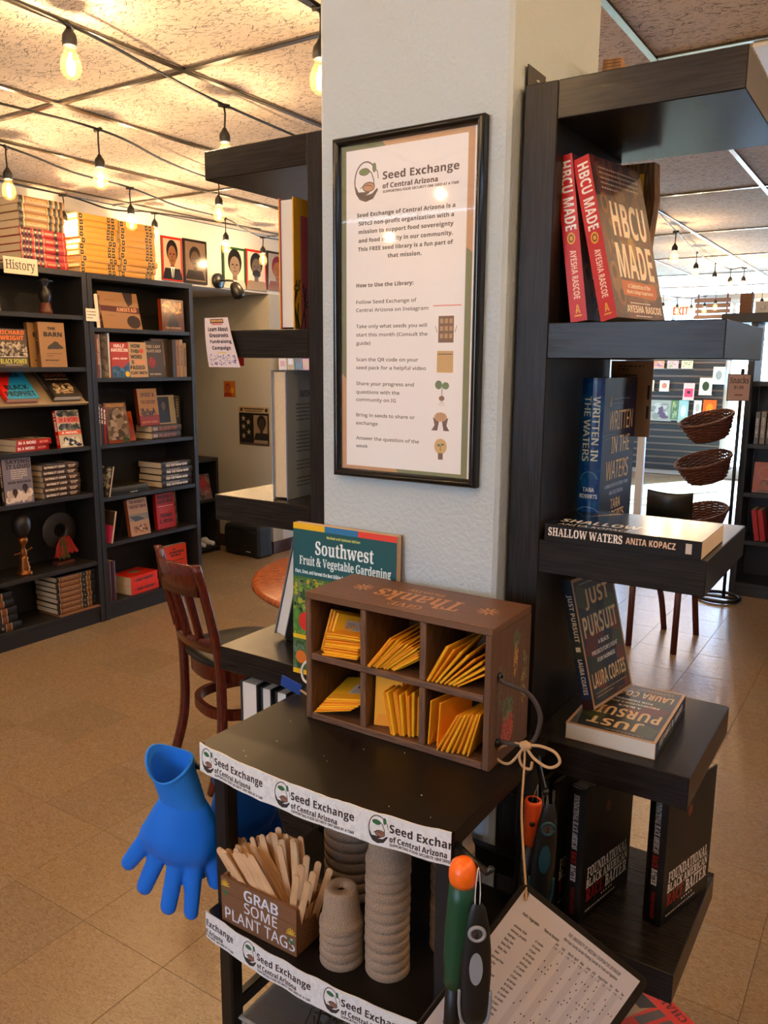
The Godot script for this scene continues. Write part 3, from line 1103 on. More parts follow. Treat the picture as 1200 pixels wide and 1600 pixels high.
# ---------------------------------------------------------------- books
# A book stands on its tail: x runs from spine to fore-edge, y up, the front cover looks along +z.
func book(called: String, label: String, w: float, h: float, t: float, front: Rect2, spine: Rect2, back: Rect2, xf: Transform3D, opt := {}) -> Node3D:
	if xf.basis.z.y > 0.9 and xf.basis.y.z > 0.7 and not opt.has("tail"):
		xf.origin -= xf.basis.y * h          # placed by its head
	var o := thing(called, label, "book", xf, opt.get("group", ""))
	var hard: bool = opt.get("hard", false)
	var ct := 0.0026 if hard else 0.0007
	var over := 0.003 if hard else 0.0
	var st := new_st()
	var z := t / 2
	var inner := Rect2(back.get_center(), Vector2.ZERO)
	# boards
	var f0 := Vector3(0, 0, z - ct)
	quad(st, Vector3(0, h, z), Vector3(w, h, z), Vector3(w, 0, z), Vector3(0, 0, z), front)
	quad(st, Vector3(w, h, -z), Vector3(0, h, -z), Vector3(0, 0, -z), Vector3(w, 0, -z), back)
	# spine, slightly rounded on hard covers
	if hard:
		var n := 6
		for i in n:
			var a0 := lerpf(-1, 1, float(i) / n)
			var a1 := lerpf(-1, 1, float(i + 1) / n)
			var b0 := -0.0035 * (1 - a0 * a0)
			var b1 := -0.0035 * (1 - a1 * a1)
			quad(st, Vector3(b0, h, a0 * z), Vector3(b1, h, a1 * z), Vector3(b1, 0, a1 * z), Vector3(b0, 0, a0 * z), Rect2(spine.position.x + spine.size.x * i / n, spine.position.y, spine.size.x / n, spine.size.y))
	else:
		quad(st, Vector3(0, h, -z), Vector3(0, h, z), Vector3(0, 0, z), Vector3(0, 0, -z), spine)
	var e := Rect2(front.position + front.size * Vector2(0.97, 0.03), Vector2.ZERO)
	for s in [1.0, -1.0]:
		var za: float = s * z
		var zb: float = s * (z - ct)
		var lo := minf(za, zb)
		var hi := maxf(za, zb)
		quad(st, Vector3(w, h, hi), Vector3(w, h, lo), Vector3(w, 0, lo), Vector3(w, 0, hi), e)
		quad(st, Vector3(0, h, lo), Vector3(w, h, lo), Vector3(w, h, hi), Vector3(0, h, hi), e)
		quad(st, Vector3(0, 0, hi), Vector3(w, 0, hi), Vector3(w, 0, lo), Vector3(0, 0, lo), e)
		if s > 0:
			quad(st, Vector3(w, h, zb), Vector3(0, h, zb), Vector3(0, 0, zb), Vector3(w, 0, zb), inner)
		else:
			quad(st, Vector3(0, h, zb), Vector3(w, h, zb), Vector3(w, 0, zb), Vector3(0, 0, zb), inner)
	quad(st, Vector3(0.0, h, z), Vector3(0.0, h, -z), Vector3(ct, h, -z), Vector3(ct, h, z), e)
	quad(st, Vector3(ct, 0, z), Vector3(ct, 0, -z), Vector3(0.0, 0, -z), Vector3(0.0, 0, z), e)
	part("cover", st.commit(), M[opt.get("cover", "print_far")], o)
	part("pages", boxab(Vector3(ct, over, -z + ct), Vector3(w - over - 0.0008, h - over, z - ct), 0.0006), M[opt.get("pages", "pages")], o)
	return o


# orientations
func facing_x(y: float, z: float, x: float, lean := 0.0) -> Transform3D:      # front cover looks along +X, spine edge at z; leans back
	var b := Basis(Vector3.UP, PI / 2)
	if lean != 0.0:
		b = Basis(Vector3(0, 0, 1), deg_to_rad(lean)) * b
	return Transform3D(b, Vector3(x, y, z))


func spine_x(y: float, z: float, x: float) -> Transform3D:                      # spine looks along +X
	return Transform3D(Basis(Vector3.UP, PI), Vector3(x, y, z))


func flat_x(y: float, z: float, x: float, t: float, jig := 0.0) -> Transform3D:  # lying, spine along +X, head towards +Z at z
	var b := Basis(Vector3(-1, 0, 0), Vector3(0, 0, 1), Vector3(0, 1, 0))
	return Transform3D(Basis(Vector3.UP, deg_to_rad(jig)) * b, Vector3(x, y + t / 2, z))


# paint a plain cover: ground colour with lines of lettering; returns [front, spine, back]
func cover(w: int, h: int, t: int, ground: Color, spine_c: Color, words: Array, spine_words: Array, sheet: Image = null, extra = null) -> Array:
	var f := field(w, h, sheet)
	fill(0, 0, w, h, ground)
	if extra != null:
		extra.call(w, h)
	for q in words:          # [text, centre x, top y, width, height, colour, font]
		text(q[0], q[1] * w, q[2] * h, q[3] * w, q[4] * h, q[5], q[6] if q.size() > 6 else "b", "c")
	var s := field(t, h, sheet)
	fill(0, 0, t, h, spine_c)
	for q in spine_words:    # [text, across 0..1, top y, length, thickness, colour, font]
		text(q[0], q[1] * t, q[2] * h, q[3] * h, q[4] * t, q[5], q[6] if q.size() > 6 else "b", "c", 1)
	var b := field(12, 12, sheet)
	fill(0, 0, 12, 12, spine_c)
	return [f, s, b]


func face(cx: float, cy: float, s: float, skin_c: Color, hair: Color, wear: Color, tall := 1.0) -> void:     # a small generic portrait
	ell(cx, cy - 0.12 * s, 0.42 * s, 0.48 * s * tall, hair)
	poly([Vector2(cx - 0.75 * s, cy + 1.1 * s), Vector2(cx - 0.55 * s, cy + 0.62 * s), Vector2(cx + 0.55 * s, cy + 0.62 * s), Vector2(cx + 0.75 * s, cy + 1.1 * s)], wear)
	fill(int(cx - 0.14 * s), int(cy + 0.3 * s), int(0.28 * s), int(0.36 * s), skin_c.darkened(0.15))
	ell(cx, cy + 0.06 * s, 0.31 * s, 0.42 * s, skin_c)
	for q in [-1, 1]:
		fill(int(cx + q * 0.13 * s - 0.06 * s), int(cy - 0.02 * s), int(maxf(1, 0.12 * s)), int(maxf(1, 0.05 * s)), hair)
	fill(int(cx - 0.04 * s), int(cy + 0.06 * s), int(maxf(1, 0.08 * s)), int(maxf(1, 0.12 * s)), skin_c.darkened(0.25))
	fill(int(cx - 0.1 * s), int(cy + 0.25 * s), int(maxf(1, 0.2 * s)), int(maxf(1, 0.05 * s)), skin_c.darkened(0.4))


# ---------------------------------------------------------------- the tall bookcases along the left wall
const AZ := [-1.06, -1.845]
const BZ := [-1.85, -2.635]


func bookcase(label: String, zr: Array, shelves: Array, display: bool) -> Node3D:
	var fx := -3.39
	var bx := -3.67
	var o := thing("bookcase", label, "bookcase")
	part("side_panel", boxab(Vector3(bx, 0, zr[0] - 0.03), Vector3(fx, 2.0, zr[0]), 0.0015), M.bookcase_black, o)
	part("side_panel", boxab(Vector3(bx, 0, zr[1]), Vector3(fx, 2.0, zr[1] + 0.03), 0.0015), M.bookcase_black, o)
	var a: float = zr[1] + 0.0305
	var b: float = zr[0] - 0.0305
	part("back_panel", boxab(Vector3(bx, 0.0, a), Vector3(bx + 0.008, 2.0, b), 0), M.bookcase_back, o)
	part("top_panel", boxab(Vector3(bx + 0.0085, 1.97, a), Vector3(fx, 2.0, b), 0.0015), M.bookcase_black, o)
	part("plinth", boxab(Vector3(fx - 0.025, 0, a), Vector3(fx - 0.008, 0.075, b), 0.001), M.bookcase_black, o)
	for y in shelves:
		part("shelf", boxab(Vector3(bx + 0.0085, y - 0.024, a), Vector3(fx - 0.004, y, b), 0.0015), M.bookcase_black, o)
	if display:
		mat("display_cream", Color(0.56, 0.48, 0.37), 0.6)
		var st := new_st()
		var t := Transform3D(Basis(Vector3(0, 0, 1), deg_to_rad(-42)), Vector3(fx - 0.012, 1.276, 0))
		box(st, Vector3(-0.27, 0, a + 0.005), Vector3(0, 0.012, b - 0.005), 0.002, t)
		box(st, Vector3(-0.006, 0.012, a + 0.005), Vector3(0.006, 0.024, b - 0.005), 0.002, t)
		part("display_shelf", st.commit(), M.display_cream, o)
	return o


func build_left_bookcases() -> void:
	var sa := [1.765, 1.485, 1.045, 0.775, 0.372, 0.10]
	var sb := [1.705, 1.425, 1.045, 0.735, 0.462, 0.10]
	bookcase("tall black bookcase at the left edge with a sloped cream display shelf", AZ, sa, true)
	bookcase("tall black bookcase second from the left edge, orange books at the bottom", BZ, sb, false)
	var X := -3.405
	var wt := Color(0.93, 0.9, 0.84)
	var bk := Color(0.07, 0.06, 0.06)

	# --- first bookcase
	var c := cover(110, 150, 16, Color(0.16, 0.14, 0.13), bk, [], [], null, func(w, h): face(w * 0.4, h * 0.4, 60, Color(0.35, 0.27, 0.22), Color(0.08, 0.07, 0.07), Color(0.2, 0.18, 0.18)))
	book("book", "dark photo-cover book on the top shelf of the left bookcase", 0.15, 0.17, 0.02, c[0], c[1], c[2], facing_x(1.7655, -1.22, X - 0.06, 10))
	var fig := thing("figurine", "small dark figurine with pale base on the top shelf of the left bookcase", "figurine", at(-3.46, 1.765, -1.63))
	part("base", lathe([Vector2(0, 0), Vector2(0.035, 0), Vector2(0.035, 0.02), Vector2(0.028, 0.03), Vector2(0.024, 0.06), Vector2(0, 0.062)], 14), M.wicker, fig)
	part("body", lathe([Vector2(0.02, 0.06), Vector2(0.032, 0.09), Vector2(0.03, 0.12), Vector2(0.014, 0.14), Vector2(0.016, 0.15), Vector2(0.026, 0.165), Vector2(0.024, 0.185), Vector2(0, 0.195)], 14), M.dark_stone, fig)
	part("brim", lathe([Vector2(0.0, 0.17), Vector2(0.045, 0.172), Vector2(0.044, 0.176), Vector2(0, 0.18)], 14), M.dark_stone, fig)

	c = cover(150, 190, 26, Color(0.30, 0.26, 0.21), Color(0.2, 0.17, 0.15), [["RICHARD", 0.5, 0.04, 0.86, 0.12, Color(0.93, 0.45, 0.1)], ["WRIGHT", 0.5, 0.18, 0.8, 0.12, Color(0.93, 0.45, 0.1)], ["BLACK POWER", 0.5, 0.78, 0.9, 0.14, Color(0.78, 0.76, 0.3)]], [], null,
		func(w, h):
			specks(0, int(h * 0.32), w, int(h * 0.42), [Color(0.62, 0.55, 0.46), Color(0.18, 0.15, 0.13), Color(0.75, 0.68, 0.58), Color(0.33, 0.28, 0.23)], 130, 5, 22, 5)
			fill(8, int(h * 0.72), w - 16, 3, wt)
			fill(30, int(h * 0.94), w - 60, 2, wt))
	book("book", "brown book with orange capitals above pale green lettering, left bookcase", 0.162, 0.193, 0.03, c[0], c[1], c[2], facing_x(1.4855, -1.306, X - 0.012, 2))
	c = cover(150, 200, 28, Color(0.60, 0.45, 0.27), Color(0.42, 0.29, 0.17), [["THE", 0.5, 0.11, 0.3, 0.06, bk], ["BARN", 0.54, 0.22, 0.7, 0.10, bk]], [["THE BARN", 0.5, 0.2, 0.5, 0.5, bk]], null,
		func(w, h):
			poly([Vector2(w * 0.28, h * 0.60), Vector2(w * 0.32, h * 0.53), Vector2(w * 0.5, h * 0.46), Vector2(w * 0.58, h * 0.42), Vector2(w * 0.7, h * 0.44), Vector2(w * 0.78, h * 0.5), Vector2(w * 0.9, h * 0.55), Vector2(w * 0.88, h * 0.59)], Color(0.24, 0.21, 0.17))
			rows(int(w * 0.25), int(h * 0.69), int(w * 0.6), 2, 10, 3, Color(0.32, 0.22, 0.12), 8)
			rows(int(w * 0.18), int(h * 0.83), int(w * 0.7), 1, 10, 6, Color(0.2, 0.14, 0.08), 9))
	book("book", "tan book with black capitals and a dark hut, left bookcase", 0.158, 0.236, 0.032, c[0], c[1], c[2], facing_x(1.4855, -1.545, X - 0.016, 3), {"hard": true})
	book("book", "second copy of the tan hut-cover book, showing behind the first", 0.158, 0.232, 0.032, c[0], c[1], c[2], facing_x(1.4855, -1.51, X - 0.058, 3), {"hard": true})

	# sloped display
	c = cover(150, 220, 24, Color(0.12, 0.55, 0.72), Color(0.85, 0.1, 0.05), [["NAT", 0.3, 0.06, 0.5, 0.12, bk], ["TURNER", 0.42, 0.2, 0.8, 0.14, bk], ["BLACK", 0.5, 0.58, 0.7, 0.15, bk], ["PROPHET", 0.5, 0.77, 0.9, 0.16, bk]], [], null, func(w, h): poly([Vector2(0, 0), Vector2(w * 0.75, 0), Vector2(0, h * 0.98)], Color(0.86, 0.1, 0.05)))
	var tilt := Basis(Vector3(0, 0, 1), deg_to_rad(48)) * Basis(Vector3.UP, PI / 2)
	book("book", "red and turquoise book lying on the sloped display shelf", 0.185, 0.24, 0.03, c[0], c[1], c[2], Transform3D(tilt, Vector3(-3.397, 1.315, -1.325)), {"hard": true})
	c = cover(150, 220, 30, Color(0.11, 0.085, 0.07), Color(0.1, 0.08, 0.07), [["PRISON", 0.5, 0.06, 0.8, 0.13, Color(0.62, 0.38, 0.24)], ["GUARD", 0.52, 0.21, 0.8, 0.13, Color(0.62, 0.38, 0.24)], ["BLACK AND THE WAR", 0.5, 0.40, 0.8, 0.05, Color(0.7, 0.6, 0.45)]], [["HISTORY", 0.5, 0.1, 0.6, 0.5, Color(0.4, 0.36, 0.32)]], null,
		func(w, h): specks(20, int(h * 0.55), w - 40, int(h * 0.36), [Color(0.62, 0.5, 0.35), Color(0.75, 0.66, 0.5), Color(0.3, 0.22, 0.15)], 60, 6, 30, 12))
	book("book", "dark brown hardback lying on the sloped display shelf", 0.175, 0.235, 0.034, c[0], c[1], c[2], Transform3D(tilt, Vector3(-3.397, 1.316, -1.60)), {"hard": true, "pages": "pages_white"})

	# red-lettered copies
	c = cover(120, 180, 20, Color(0.75, 0.68, 0.55), Color(0.68, 0.07, 0.04), [["IN A WORD", 0.52, 0.20, 0.82, 0.12, Color(0.78, 0.1, 0.04)], ["A NOVEL", 0.5, 0.58, 0.7, 0.05, wt]], [["IN A WORD", 0.5, 0.06, 0.5, 0.5, wt], ["AUTHOR", 0.5, 0.66, 0.25, 0.4, Color(0.95, 0.6, 0.5)]], null,
		func(w, h):
			specks(6, 2, w - 6, int(h * 0.17), [Color(0.2, 0.2, 0.17), Color(0.45, 0.43, 0.36), Color(0.3, 0.29, 0.24)], 60, 6, 24, 2)
			fill(0, int(h * 0.18), w, int(h * 0.17), Color(0.83, 0.55, 0.45))
			specks(6, int(h * 0.36), w - 6, int(h * 0.19), [Color(0.2, 0.2, 0.17), Color(0.4, 0.38, 0.3)], 60, 6, 24, 3)
			fill(0, int(h * 0.55), w, int(h * 0.11), Color(0.86, 0.33, 0.1))
			specks(10, int(h * 0.7), w - 14, int(h * 0.29), [Color(0.12, 0.1, 0.08), Color(0.85, 0.8, 0.68)], 30, 8, 30, 4))
	book("book", "book with a red title band leaning upright beside two flat copies", 0.146, 0.205, 0.03, c[0], c[1], c[2], facing_x(1.0455, -1.625, X - 0.012, 9), {"cover": "print_far_gloss"})
	for k in 2:
		book("book", ["lower", "upper"][k] + " of two flat red-spined books beside a leaning copy", 0.146, 0.215, 0.03, c[0], c[1], c[2], flat_x(1.045 + k * 0.0305, -1.372 - k * 0.006, X - 0.02, 0.03, [6, 3][k]), {"group": "flat red-spined copies"})

	# grey-lilac cover and its stack
	var lil := Color(0.46, 0.43, 0.47)
	var brn := Color(0.22, 0.135, 0.085)
	c = cover(150, 200, 26, lil, brn, [["SAYING", 0.55, 0.03, 0.84, 0.09, Color(0.2, 0.14, 0.12)], ["IT LOUD", 0.55, 0.14, 0.84, 0.09, Color(0.2, 0.14, 0.12)], ["MARK WHITAKER", 0.55, 0.5, 0.8, 0.05, Color(0.2, 0.15, 0.14)]], [["SAYING IT LOUD", 0.55, 0.05, 0.56, 0.42, Color(0.9, 0.85, 0.75)], ["MARK", 0.35, 0.72, 0.16, 0.25, Color(0.75, 0.66, 0.55)], ["WHITAKER", 0.65, 0.70, 0.22, 0.25, Color(0.75, 0.66, 0.55)]], null,
		func(w, h):
			rows(int(w * 0.28), int(h * 0.25), int(w * 0.56), 5, 9, 4, Color(0.85, 0.8, 0.72), 3)
			specks(4, int(h * 0.68), w - 8, int(h * 0.3), [Color(0.84, 0.76, 0.68), Color(0.86, 0.8, 0.72), Color(0.72, 0.62, 0.54)], 50, 14, 34, 6)
			face(w * 0.72, h * 0.68, 34, Color(0.23, 0.15, 0.11), Color(0.08, 0.06, 0.05), Color(0.85, 0.78, 0.7))
			face(w * 0.36, h * 0.76, 32, Color(0.25, 0.16, 0.12), Color(0.1, 0.07, 0.06), Color(0.85, 0.78, 0.7)))
	book("book", "lilac-grey hardback with men in white shirts, face out in the left bookcase", 0.165, 0.24, 0.028, c[0], c[1], c[2], facing_x(0.7755, -1.28, X - 0.012, 3), {"hard": true})
	for k in 6:
		book("book", "%s of six brown-spined books stacked beside the lilac hardback" % ordinal(k, 6), 0.16, 0.232, 0.0305, c[0], c[1], c[2], flat_x(0.7755 + k * 0.0308, -1.515 + [0.0, 0.006, -0.004, 0.003, 0.008, 0.004][k], X - 0.012, 0.0305, [2, -1, 1, 0, 2, 1][k]), {"hard": true, "group": "stack of six brown-spined books"})

	# brass figure and stone ring
	var br := thing("candlestick", "brass figure candlestick with a pale round head, lower left bookcase", "candlestick", at(-3.47, 0.372, -1.40))
	part("base", lathe([Vector2(0, 0), Vector2(0.042, 0), Vector2(0.042, 0.012), Vector2(0.034, 0.02), Vector2(0.028, 0.03), Vector2(0.034, 0.042), Vector2(0.024, 0.052), Vector2(0.03, 0.064), Vector2(0.02, 0.076), Vector2(0.026, 0.092), Vector2(0.016, 0.105), Vector2(0, 0.11)], 16), M.brass, br)
	part("stem", lathe([Vector2(0.016, 0.1), Vector2(0.02, 0.12), Vector2(0.014, 0.14), Vector2(0.013, 0.16), Vector2(0.026, 0.175), Vector2(0.028, 0.195), Vector2(0.02, 0.21), Vector2(0, 0.212)], 14), M.brass, br)
	part("arms", tubem(bezier([Vector3(0, 0.118, 0.055), Vector3(0, 0.122, 0.02), Vector3(0, 0.128, -0.02), Vector3(0, 0.14, -0.052)], 10), 0.005, 8), M.brass, br)
	part("head", lathe([Vector2(0.0, 0.20), Vector2(0.026, 0.212), Vector2(0.045, 0.245), Vector2(0.05, 0.28), Vector2(0.044, 0.31), Vector2(0.026, 0.332), Vector2(0, 0.338)], 16), M.dark_stone, br)
	var ring := thing("ring_sculpture", "dark stone ring sculpture on a wood block with a red patterned cloth", "sculpture", at(-3.50, 0.372, -1.645))
	var st := new_st()
	var rows_ := []
	for q in [[0.038, 0.016], [0.045, 0.02], [0.1, 0.012], [0.108, 0.006], [0.108, -0.006], [0.1, -0.012], [0.045, -0.02], [0.038, -0.016], [0.038, 0.016]]:
		var row := []
		for j in 28:
			var a := TAU * j / 28
			row.append(Vector3(q[1], 0.2 + sin(a) * q[0], cos(a) * q[0]))
		rows_.append(row)
	skin(st, rows_, true, false)
	part("stone_ring", fin(st), M.dark_stone, ring)
	part("stand", boxm(Vector3(0.05, 0.02, 0.11), 0.002), M.wicker, ring, at(0, 0, -0.02))
	part("pin", boxm(Vector3(0.008, 0.08, 0.008), 0.001), M.metal_black, ring, at(0, 0.02, 0))
	var cl := thing("cloth", "red and green patterned cloth tied through the stone ring", "cloth", at(-3.47, 0.372, -1.645))
	mat("cloth_green", Color(0.22, 0.24, 0.05), 0.85)
	for q in [[0.03, 0.0, "red_cloth"], [-0.01, 0.03, "cloth_green"], [-0.05, 0.012, "red_cloth"]]:
		var s2 := new_st()
		var rr := []
		for i in 7:
			var row := []
			for j in 9:
				var u := (j - 4) / 4.0
				row.append(Vector3(0.012 + 0.006 * sin(j * 1.9 + i), 0.17 - i * (0.022 - absf(q[0]) * 0.1) + 0.006 * cos(j * 2.0), q[0] * (0.4 + i * 0.13) + q[1] * 0.4 + u * (0.012 + 0.0045 * i)))
			rr.append(row)
		skin(s2, rr, false)
		part("fold", fin(s2), M[q[2]], cl)

	# old sets at the bottom
	c = cover(60, 170, 30, Color(0.13, 0.08, 0.055), Color(0.1, 0.07, 0.05), [], [], null)
	var sp := field(30, 200)
	fill(0, 0, 30, 200, Color(0.40, 0.22, 0.09))
	fill(0, 0, 30, 14, Color(0.06, 0.055, 0.05))
	fill(0, 14, 30, 3, Color(0.7, 0.58, 0.36))
	text("ENCYCLOPEDIA OF", 10, 24, 90, 7, Color(0.62, 0.45, 0.24), "b", "c", 1)
	text("HISTORY", 20, 24, 90, 8, Color(0.62, 0.45, 0.24), "b", "c", 1)
	fill(0, 122, 30, 3, Color(0.7, 0.58, 0.36))
	fill(0, 125, 30, 26, Color(0.05, 0.05, 0.055))
	ell(15, 138, 5, 5, Color(0.5, 0.42, 0.3))
	fill(0, 151, 30, 4, Color(0.7, 0.58, 0.36))
	fill(0, 155, 30, 14, Color(0.45, 0.26, 0.09))
	fill(0, 169, 30, 3, Color(0.7, 0.58, 0.36))
	fill(0, 172, 30, 28, Color(0.055, 0.055, 0.06))
	for k in 7:
		book("book", "%s of seven brown and black encyclopedias stacked at the bookcase foot" % ordinal(k, 7), 0.20, 0.262, 0.0305, c[0], sp, c[2], flat_x(0.1085 + k * 0.0308, -1.548 + [0, 0.002, -0.003, 0.002, 0.0, 0.003, -0.002][k], X - 0.012, 0.0305), {"hard": true, "group": "encyclopedias at the bookcase foot", "pages": "pages"})
	var pl := thing("plank", "thin wooden plank under the stack of encyclopedias", "plank", at(-3.49, 0.10, -1.68))
	part("board", boxm(Vector3(0.20, 0.008, 0.27), 0.001), M.tagbox_wood, pl)
	var sp2 := field(30, 200)
	fill(0, 0, 30, 200, Color(0.05, 0.05, 0.05))
	for q in [[20, Color(0.4, 0.2, 0.08)], [60, Color(0.4, 0.2, 0.08)], [130, Color(0.42, 0.22, 0.08)]]:
		fill(0, q[0], 30, 22, q[1])
		fill(0, q[0] - 3, 30, 3, Color(0.75, 0.65, 0.45))
		fill(0, q[0] + 22, 30, 3, Color(0.75, 0.65, 0.45))
	ell(15, 112, 6, 5, Color(0.5, 0.47, 0.38))
	for k in 5:
		book("book", "%s of five black and gold volumes stacked at the far left foot" % ordinal(k, 5), 0.18, 0.25, 0.042, c[0], sp2, c[2], flat_x(0.1005 + k * 0.0423, -1.075 + [0.0, 0.016, 0.022, 0.03, 0.042][k], X - 0.012, 0.042, [0, 2, 0, 3, 1][k]), {"hard": true, "group": "black and gold volumes", "pages": "pages"})

	# --- on top of the bookcases
	var tanp := "pages"
	var spt := field(30, 190)
	fill(0, 0, 30, 190, Color(0.56, 0.40, 0.24))
	fill(0, 0, 30, 16, Color(0.14, 0.14, 0.15))
	fill(0, 18, 30, 4, Color(0.85, 0.75, 0.55))
	text("ENCYCLOPEDIA", 15, 30, 84, 14, Color(0.78, 0.62, 0.42), "b", "c", 1)
	for q in [124, 148, 168]:
		fill(0, q, 30, 12, Color(0.12, 0.13, 0.15))
		fill(0, q - 3, 30, 3, Color(0.85, 0.7, 0.45))
	var ct := cover(40, 60, 8, Color(0.5, 0.36, 0.22), Color(0.5, 0.36, 0.22), [], [])
	var spr := field(30, 200)
	fill(0, 0, 30, 200, Color(0.60, 0.085, 0.07))
	for q in [[8, 10], [22, 10], [36, 10], [62, 12], [80, 12], [148, 14]]:
		fill(0, q[0], 30, q[1], Color(0.12, 0.14, 0.2))
		fill(12, q[0] + 2, 8, q[1] - 4, Color(0.75, 0.62, 0.42))
	for q in [4, 56, 98, 186]:
		fill(0, q, 30, 3, Color(0.8, 0.55, 0.4))
	text("BRITANNICA", 15, 108, 34, 8, Color(0.85, 0.62, 0.45), "b", "c", 1)
	var cr := cover(40, 60, 8, Color(0.55, 0.09, 0.07), Color(0.55, 0.09, 0.07), [], [])
	for k in 5:
		book("book", "%s of five red volumes with blue bands on top of the bookcase" % ordinal(k, 5), 0.21, 0.27, 0.0385, cr[0], spr, cr[2], flat_x(2.0005 + k * 0.0388, -1.49 + [0, 0.003, 0.006, 0.002, 0.008][k], X - 0.02, 0.0385, [0, 1, -1, 1, 0][k]), {"hard": true, "group": "red volumes on the bookcase"})
	for k in 4:
		book("book", "%s of four tan volumes lying over the red volumes" % ordinal(k, 4), 0.20, 0.262, 0.0385, ct[0], spt, ct[2], flat_x(2.1947 + k * 0.0388, -1.488 + [0.002, 0.0, 0.004, -0.002][k], X - 0.02, 0.0385, [1, 0, 1, -1][k]), {"hard": true, "group": "tan volumes on the red ones"})
	var spy := field(26, 190)
	fill(0, 0, 26, 190, Color(0.74, 0.53, 0.20))
	for q in [8, 138, 158]:
		fill(3, q, 19, 14, Color(0.10, 0.11, 0.13))
		fill(9, q + 4, 7, 6, Color(0.75, 0.6, 0.35))
	fill(0, 4, 3, 30, Color(0.85, 0.7, 0.45))
	var cy := cover(40, 60, 8, Color(0.70, 0.5, 0.18), Color(0.7, 0.5, 0.18), [], [])
	for s in 2:
		var n: int = [10, 9][s]
		for k in n:
			book("book", "%s of %s yellow volumes in the %s yellow stack" % [ordinal(k, n), ["ten", "nine"][s], ["left", "right"][s]], 0.21, [0.262, 0.258][s], [0.0313, 0.0345][s], cy[0], spy, cy[2], flat_x(2.0005 + k * [0.0316, 0.0348][s], [-1.838, -2.116][s] + 0.006 * sin(k * 2.3 + s), X - 0.02 - 0.006 * cos(k * 1.7), [0.0313, 0.0345][s], 1.5 * sin(k * 1.3 + s)), {"hard": true, "group": ["left yellow stack", "right yellow stack"][s]})

	var sg := field(200, 90)
	fill(0, 0, 200, 90, Color(0.86, 0.76, 0.65))
	text("History", 12, 14, 172, 66, Color(0.08, 0.06, 0.06), "r")
	card("category_sign", "cream paper sign reading History at the top of the left bookcase", "sign", sg, 0.19, 0.082, frame(Vector3(0, 0, -1), Vector3(0, 1, 0), Vector3(1, 0, 0), Vector3(-3.386, 1.952, -1.452)), "print_far")
	sg = field(80, 66)
	fill(0, 0, 80, 66, Color(0.88, 0.83, 0.76))
	rows(8, 14, 60, 3, 16, 5, Color(0.35, 0.3, 0.28), 7)
	card("shelf_label", "small handwritten card taped between the two tall bookcases", "card", sg, 0.078, 0.068, frame(Vector3(0, 0, -1), Vector3(0, 1, 0), Vector3(1, 0, 0), Vector3(-3.386, 1.738, -1.866)), "print_far")
	build_second_bookcase(X, sb)


# a flat card or flyer: centred in x, standing on y 0, looking along its +z
func card(called: String, label: String, category: String, r: Rect2, w: float, h: float, xf: Transform3D, m: String, th := 0.0006, group := "") -> Node3D:
	var o := thing(called, label, category, xf, group)
	var st := new_st()
	box(st, Vector3(-w / 2, 0, -th), Vector3(w / 2, h, -0.0001), 0, Transform3D(), Rect2(r.position + Vector2(0.001, 0.001), Vector2.ZERO))
	quad(st, Vector3(-w / 2, h, 0), Vector3(w / 2, h, 0), Vector3(w / 2, 0, 0), Vector3(-w / 2, 0, 0), r)
	part("sheet", st.commit(), M[m], o)
	return o


